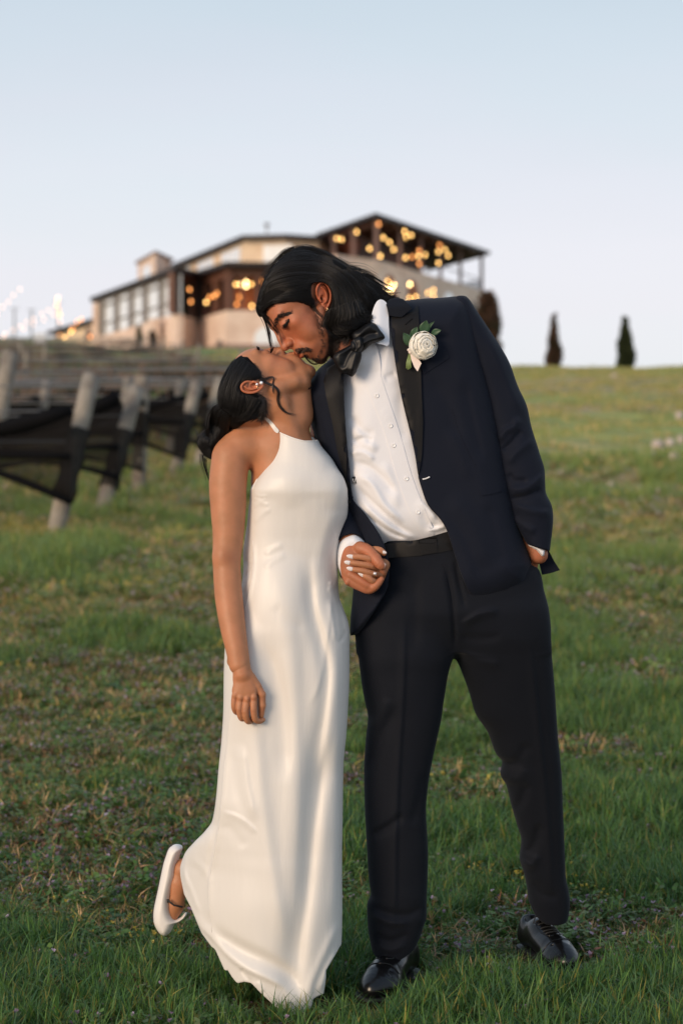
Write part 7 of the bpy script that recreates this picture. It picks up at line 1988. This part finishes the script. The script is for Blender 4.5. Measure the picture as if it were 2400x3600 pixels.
# her hair
HF = [(874, 1262), (852, 1260), (834, 1268), (811, 1298), (788, 1341), (774, 1393), (774, 1432), (786, 1480), (800, 1528), (840, 1506), (880, 1484), (932, 1476), (938, 1450), (938, 1418), (922, 1398), (900, 1392), (876, 1390), (856, 1380), (846, 1364), (854, 1350), (880, 1341), (905, 1340), (924, 1338), (914, 1316), (899, 1289), (886, 1274)]
hf = Vox((690, 1235, -170), (960, 1640, 190), 3.0)
RF = np.array([fF, uF, sF])
hf.ell(OF + 1.5 * (-12 * fF + 32 * uF), np.array([98, 68, 78]) * 1.5, RF, 4)
hf.ell((860, 1440, 10), (70, 70, 88), None, 20)
hf.cut(spline(HF, 3), op='and', k=6)
BUN = [(778, 1430), (752, 1440), (740, 1476), (737, 1514), (712, 1530), (702, 1552), (708, 1575), (728, 1602), (757, 1613), (772, 1590), (790, 1552), (826, 1520), (846, 1480), (830, 1430), (800, 1415)]
hf.pillow(spline(BUN, 3), -16, 74, 46, 10)
hairf, VHf, QHf = vox_obj('hair', hf, M['hairm'], she, base=0.0)
bvHf = px_bvh(VHf, QHf)
gf = [cB(l) for l in (
    [(560, 285), (490, 305), (430, 380), (370, 490), (335, 620), (328, 720), (345, 780)],
    [(578, 292), (520, 340), (460, 440), (410, 560), (375, 680), (365, 780)],
    [(600, 310), (560, 380), (500, 480), (460, 590), (430, 700), (400, 800)],
    [(625, 335), (610, 400), (560, 490), (510, 590), (490, 700), (450, 830)],
    [(655, 372), (655, 430), (600, 500), (540, 540), (530, 640), (530, 740), (480, 860)],
    [(690, 430), (690, 480), (640, 500), (570, 512), (530, 560), (560, 640), (580, 740), (540, 850)])]
sf = flow(gf, 3800, bvHf, 31, jit=3, wave=2.5, lift=(-1, 9))
sf += flow([cB(l) for l in ([(590, 625), (560, 700), (510, 790), (440, 870)], [(660, 650), (620, 740), (560, 820), (480, 880)], [(730, 680), (690, 750), (640, 820), (560, 870)], [(745, 720), (730, 790), (700, 840), (640, 862)])], 1100, bvHf, 32, jit=4, wave=4, lift=(0, 6), spread=5)
sf += flow([cB(l) for l in ([(350, 740), (280, 760), (240, 840), (228, 940), (240, 1040), (262, 1120), (290, 1190)], [(370, 760), (310, 800), (285, 880), (280, 970), (285, 1070), (300, 1180)], [(400, 780), (360, 840), (340, 930), (320, 1020), (300, 1110), (270, 1200)], [(430, 800), (410, 880), (390, 960), (350, 1040), (310, 1120)])], 1500, bvHf, 33, jit=5, wave=6, lift=(0, 6), spread=6)
sf += flow([cB(l) for l in ([(250, 950), (190, 970), (145, 1010), (140, 1070), (180, 1150), (240, 1200), (290, 1190)], [(270, 980), (210, 1000), (170, 1040), (175, 1100), (220, 1160), (280, 1180)], [(280, 1020), (240, 1040), (215, 1080), (225, 1130), (270, 1150)])], 900, bvHf, 34, jit=4, wave=4, lift=(0, 6), spread=5)
sf += flow([cB(l) for l in ([(560, 282), (500, 296), (450, 350), (400, 420), (370, 440)], [(430, 380), (380, 470), (335, 560), (315, 660)])], 36, None, 35, per=3, jit=5, wave=4, default=10, spread=8)
sf += flow([cB(l) for l in ([(150, 1150), (150, 1230), (170, 1310), (215, 1440)], [(200, 1190), (190, 1270), (200, 1340), (228, 1420)])], 24, None, 36, per=3, jit=8, wave=6, default=-10, spread=9)
sf += flow([cB(l) for l in ([(150, 1080), (120, 1060), (100, 1020), (95, 990)], [(160, 1000), (130, 960), (120, 900)])], 12, None, 37, jit=6, wave=5, default=-20, spread=9)
wis = patch(cB([(575, 282), (600, 310), (655, 360), (700, 440), (728, 505), (716, 500), (680, 440), (640, 380), (560, 296)]), 160, bvF, lambda u, v: (.25, .9), 22, 51, 3.0, curv=.5)
wis += patch(cB([(735, 660), (765, 690), (760, 790), (735, 850), (700, 850), (725, 760)]), 420, bvF, lambda u, v: (-.35, .9), 26, 52, 4.0, curv=.5)
wis += patch(cB([(590, 612), (680, 620), (745, 650), (745, 690), (660, 668), (590, 650)]), 380, bvF, lambda u, v: (.1, .95), 26, 53, 4.0, curv=.6)
strands('nape_wisps', wis, .6, M['hairb'], hairf)
strands('strands', sf, .72, M['hair'], hairf)
def lock(pts, n, seed, w_, jit, rad, name):
    o = flow([pts, [(x + 1.5, y + 1.5) for x, y in pts]], n, None, seed, jit=jit, wave=.6, default=0, short=.18, npt=30)
    for c in o:
        wz = np.array([max(front_w(bvF, a, b, 40), 40) for a, b in c[:, :2]]); k = np.ones(5) / 5
        wz = np.convolve(np.pad(wz, 2, mode='edge'), k, 'valid'); c[:, 2] = wz + w_ + np.random.default_rng(seed).normal() * 1
    return o
ll = lock(cB([(655, 372), (690, 430), (715, 500), (760, 530), (830, 562), (868, 610), (862, 680), (884, 745), (935, 792), (990, 803), (1045, 796)]), 36, 41, 5, 1.3, .8, 'a')
ll += lock(cB([(700, 470), (740, 490), (800, 473), (820, 485), (812, 540), (815, 600), (826, 636)]), 9, 42, 6, .8, .7, 'b')
ll += lock(cB([(705, 480), (745, 498), (790, 480), (818, 478)]), 12, 44, 7, 1.6, .7, 'b')
ll += lock(cB([(575, 440), (580, 520), (588, 580)]), 5, 43, 12, 1.2, .6, 'c')
strands('loose_strands', ll, .8, M['hairb'], hairf, tip=.4)
PL = lambda a, b, c: PtF(a, b, c)
def lashes3(Pt, bv, mt, parent, n=110):
    out = []; rg = np.random.default_rng(9)
    for k in range(n):
        x = rg.uniform(-13, 13); a = 86 - .012 * x * x; b = 9.0 - 2.0 * math.cos(x / 10.5)
        p0 = Pt(a, b, 32 + x); p1 = Pt(a + 5, b - 3.5, 32 + x * 1.12); p2 = Pt(a + 9.5, b - 4.5, 32 + x * 1.22); out.append(np.array([p0, p1, p2]))
    strands('eyelashes', out, 1.1, mt, parent)
lashes3(PtF, bvF, M['hair'], body_f)
eb = []
rgb_ = np.random.default_rng(12)
for k in range(420):
    x = rgb_.uniform(-18, 20); y = 31 + 5 * math.sin((x + 18) / 38 * 3.0) + rgb_.normal() * 1.5; a = 85.5 - .022 * (x + 4) ** 2
    p0 = PtF(a, y, 30 + x); out_ = PtF(a + .4, y + .8, 30 + x + 5.5); eb.append(np.array([p0, (p0 + out_) / 2 + fF * 1.5, out_]))
strands('eyebrow', eb, .7, M['hairb'], body_f)
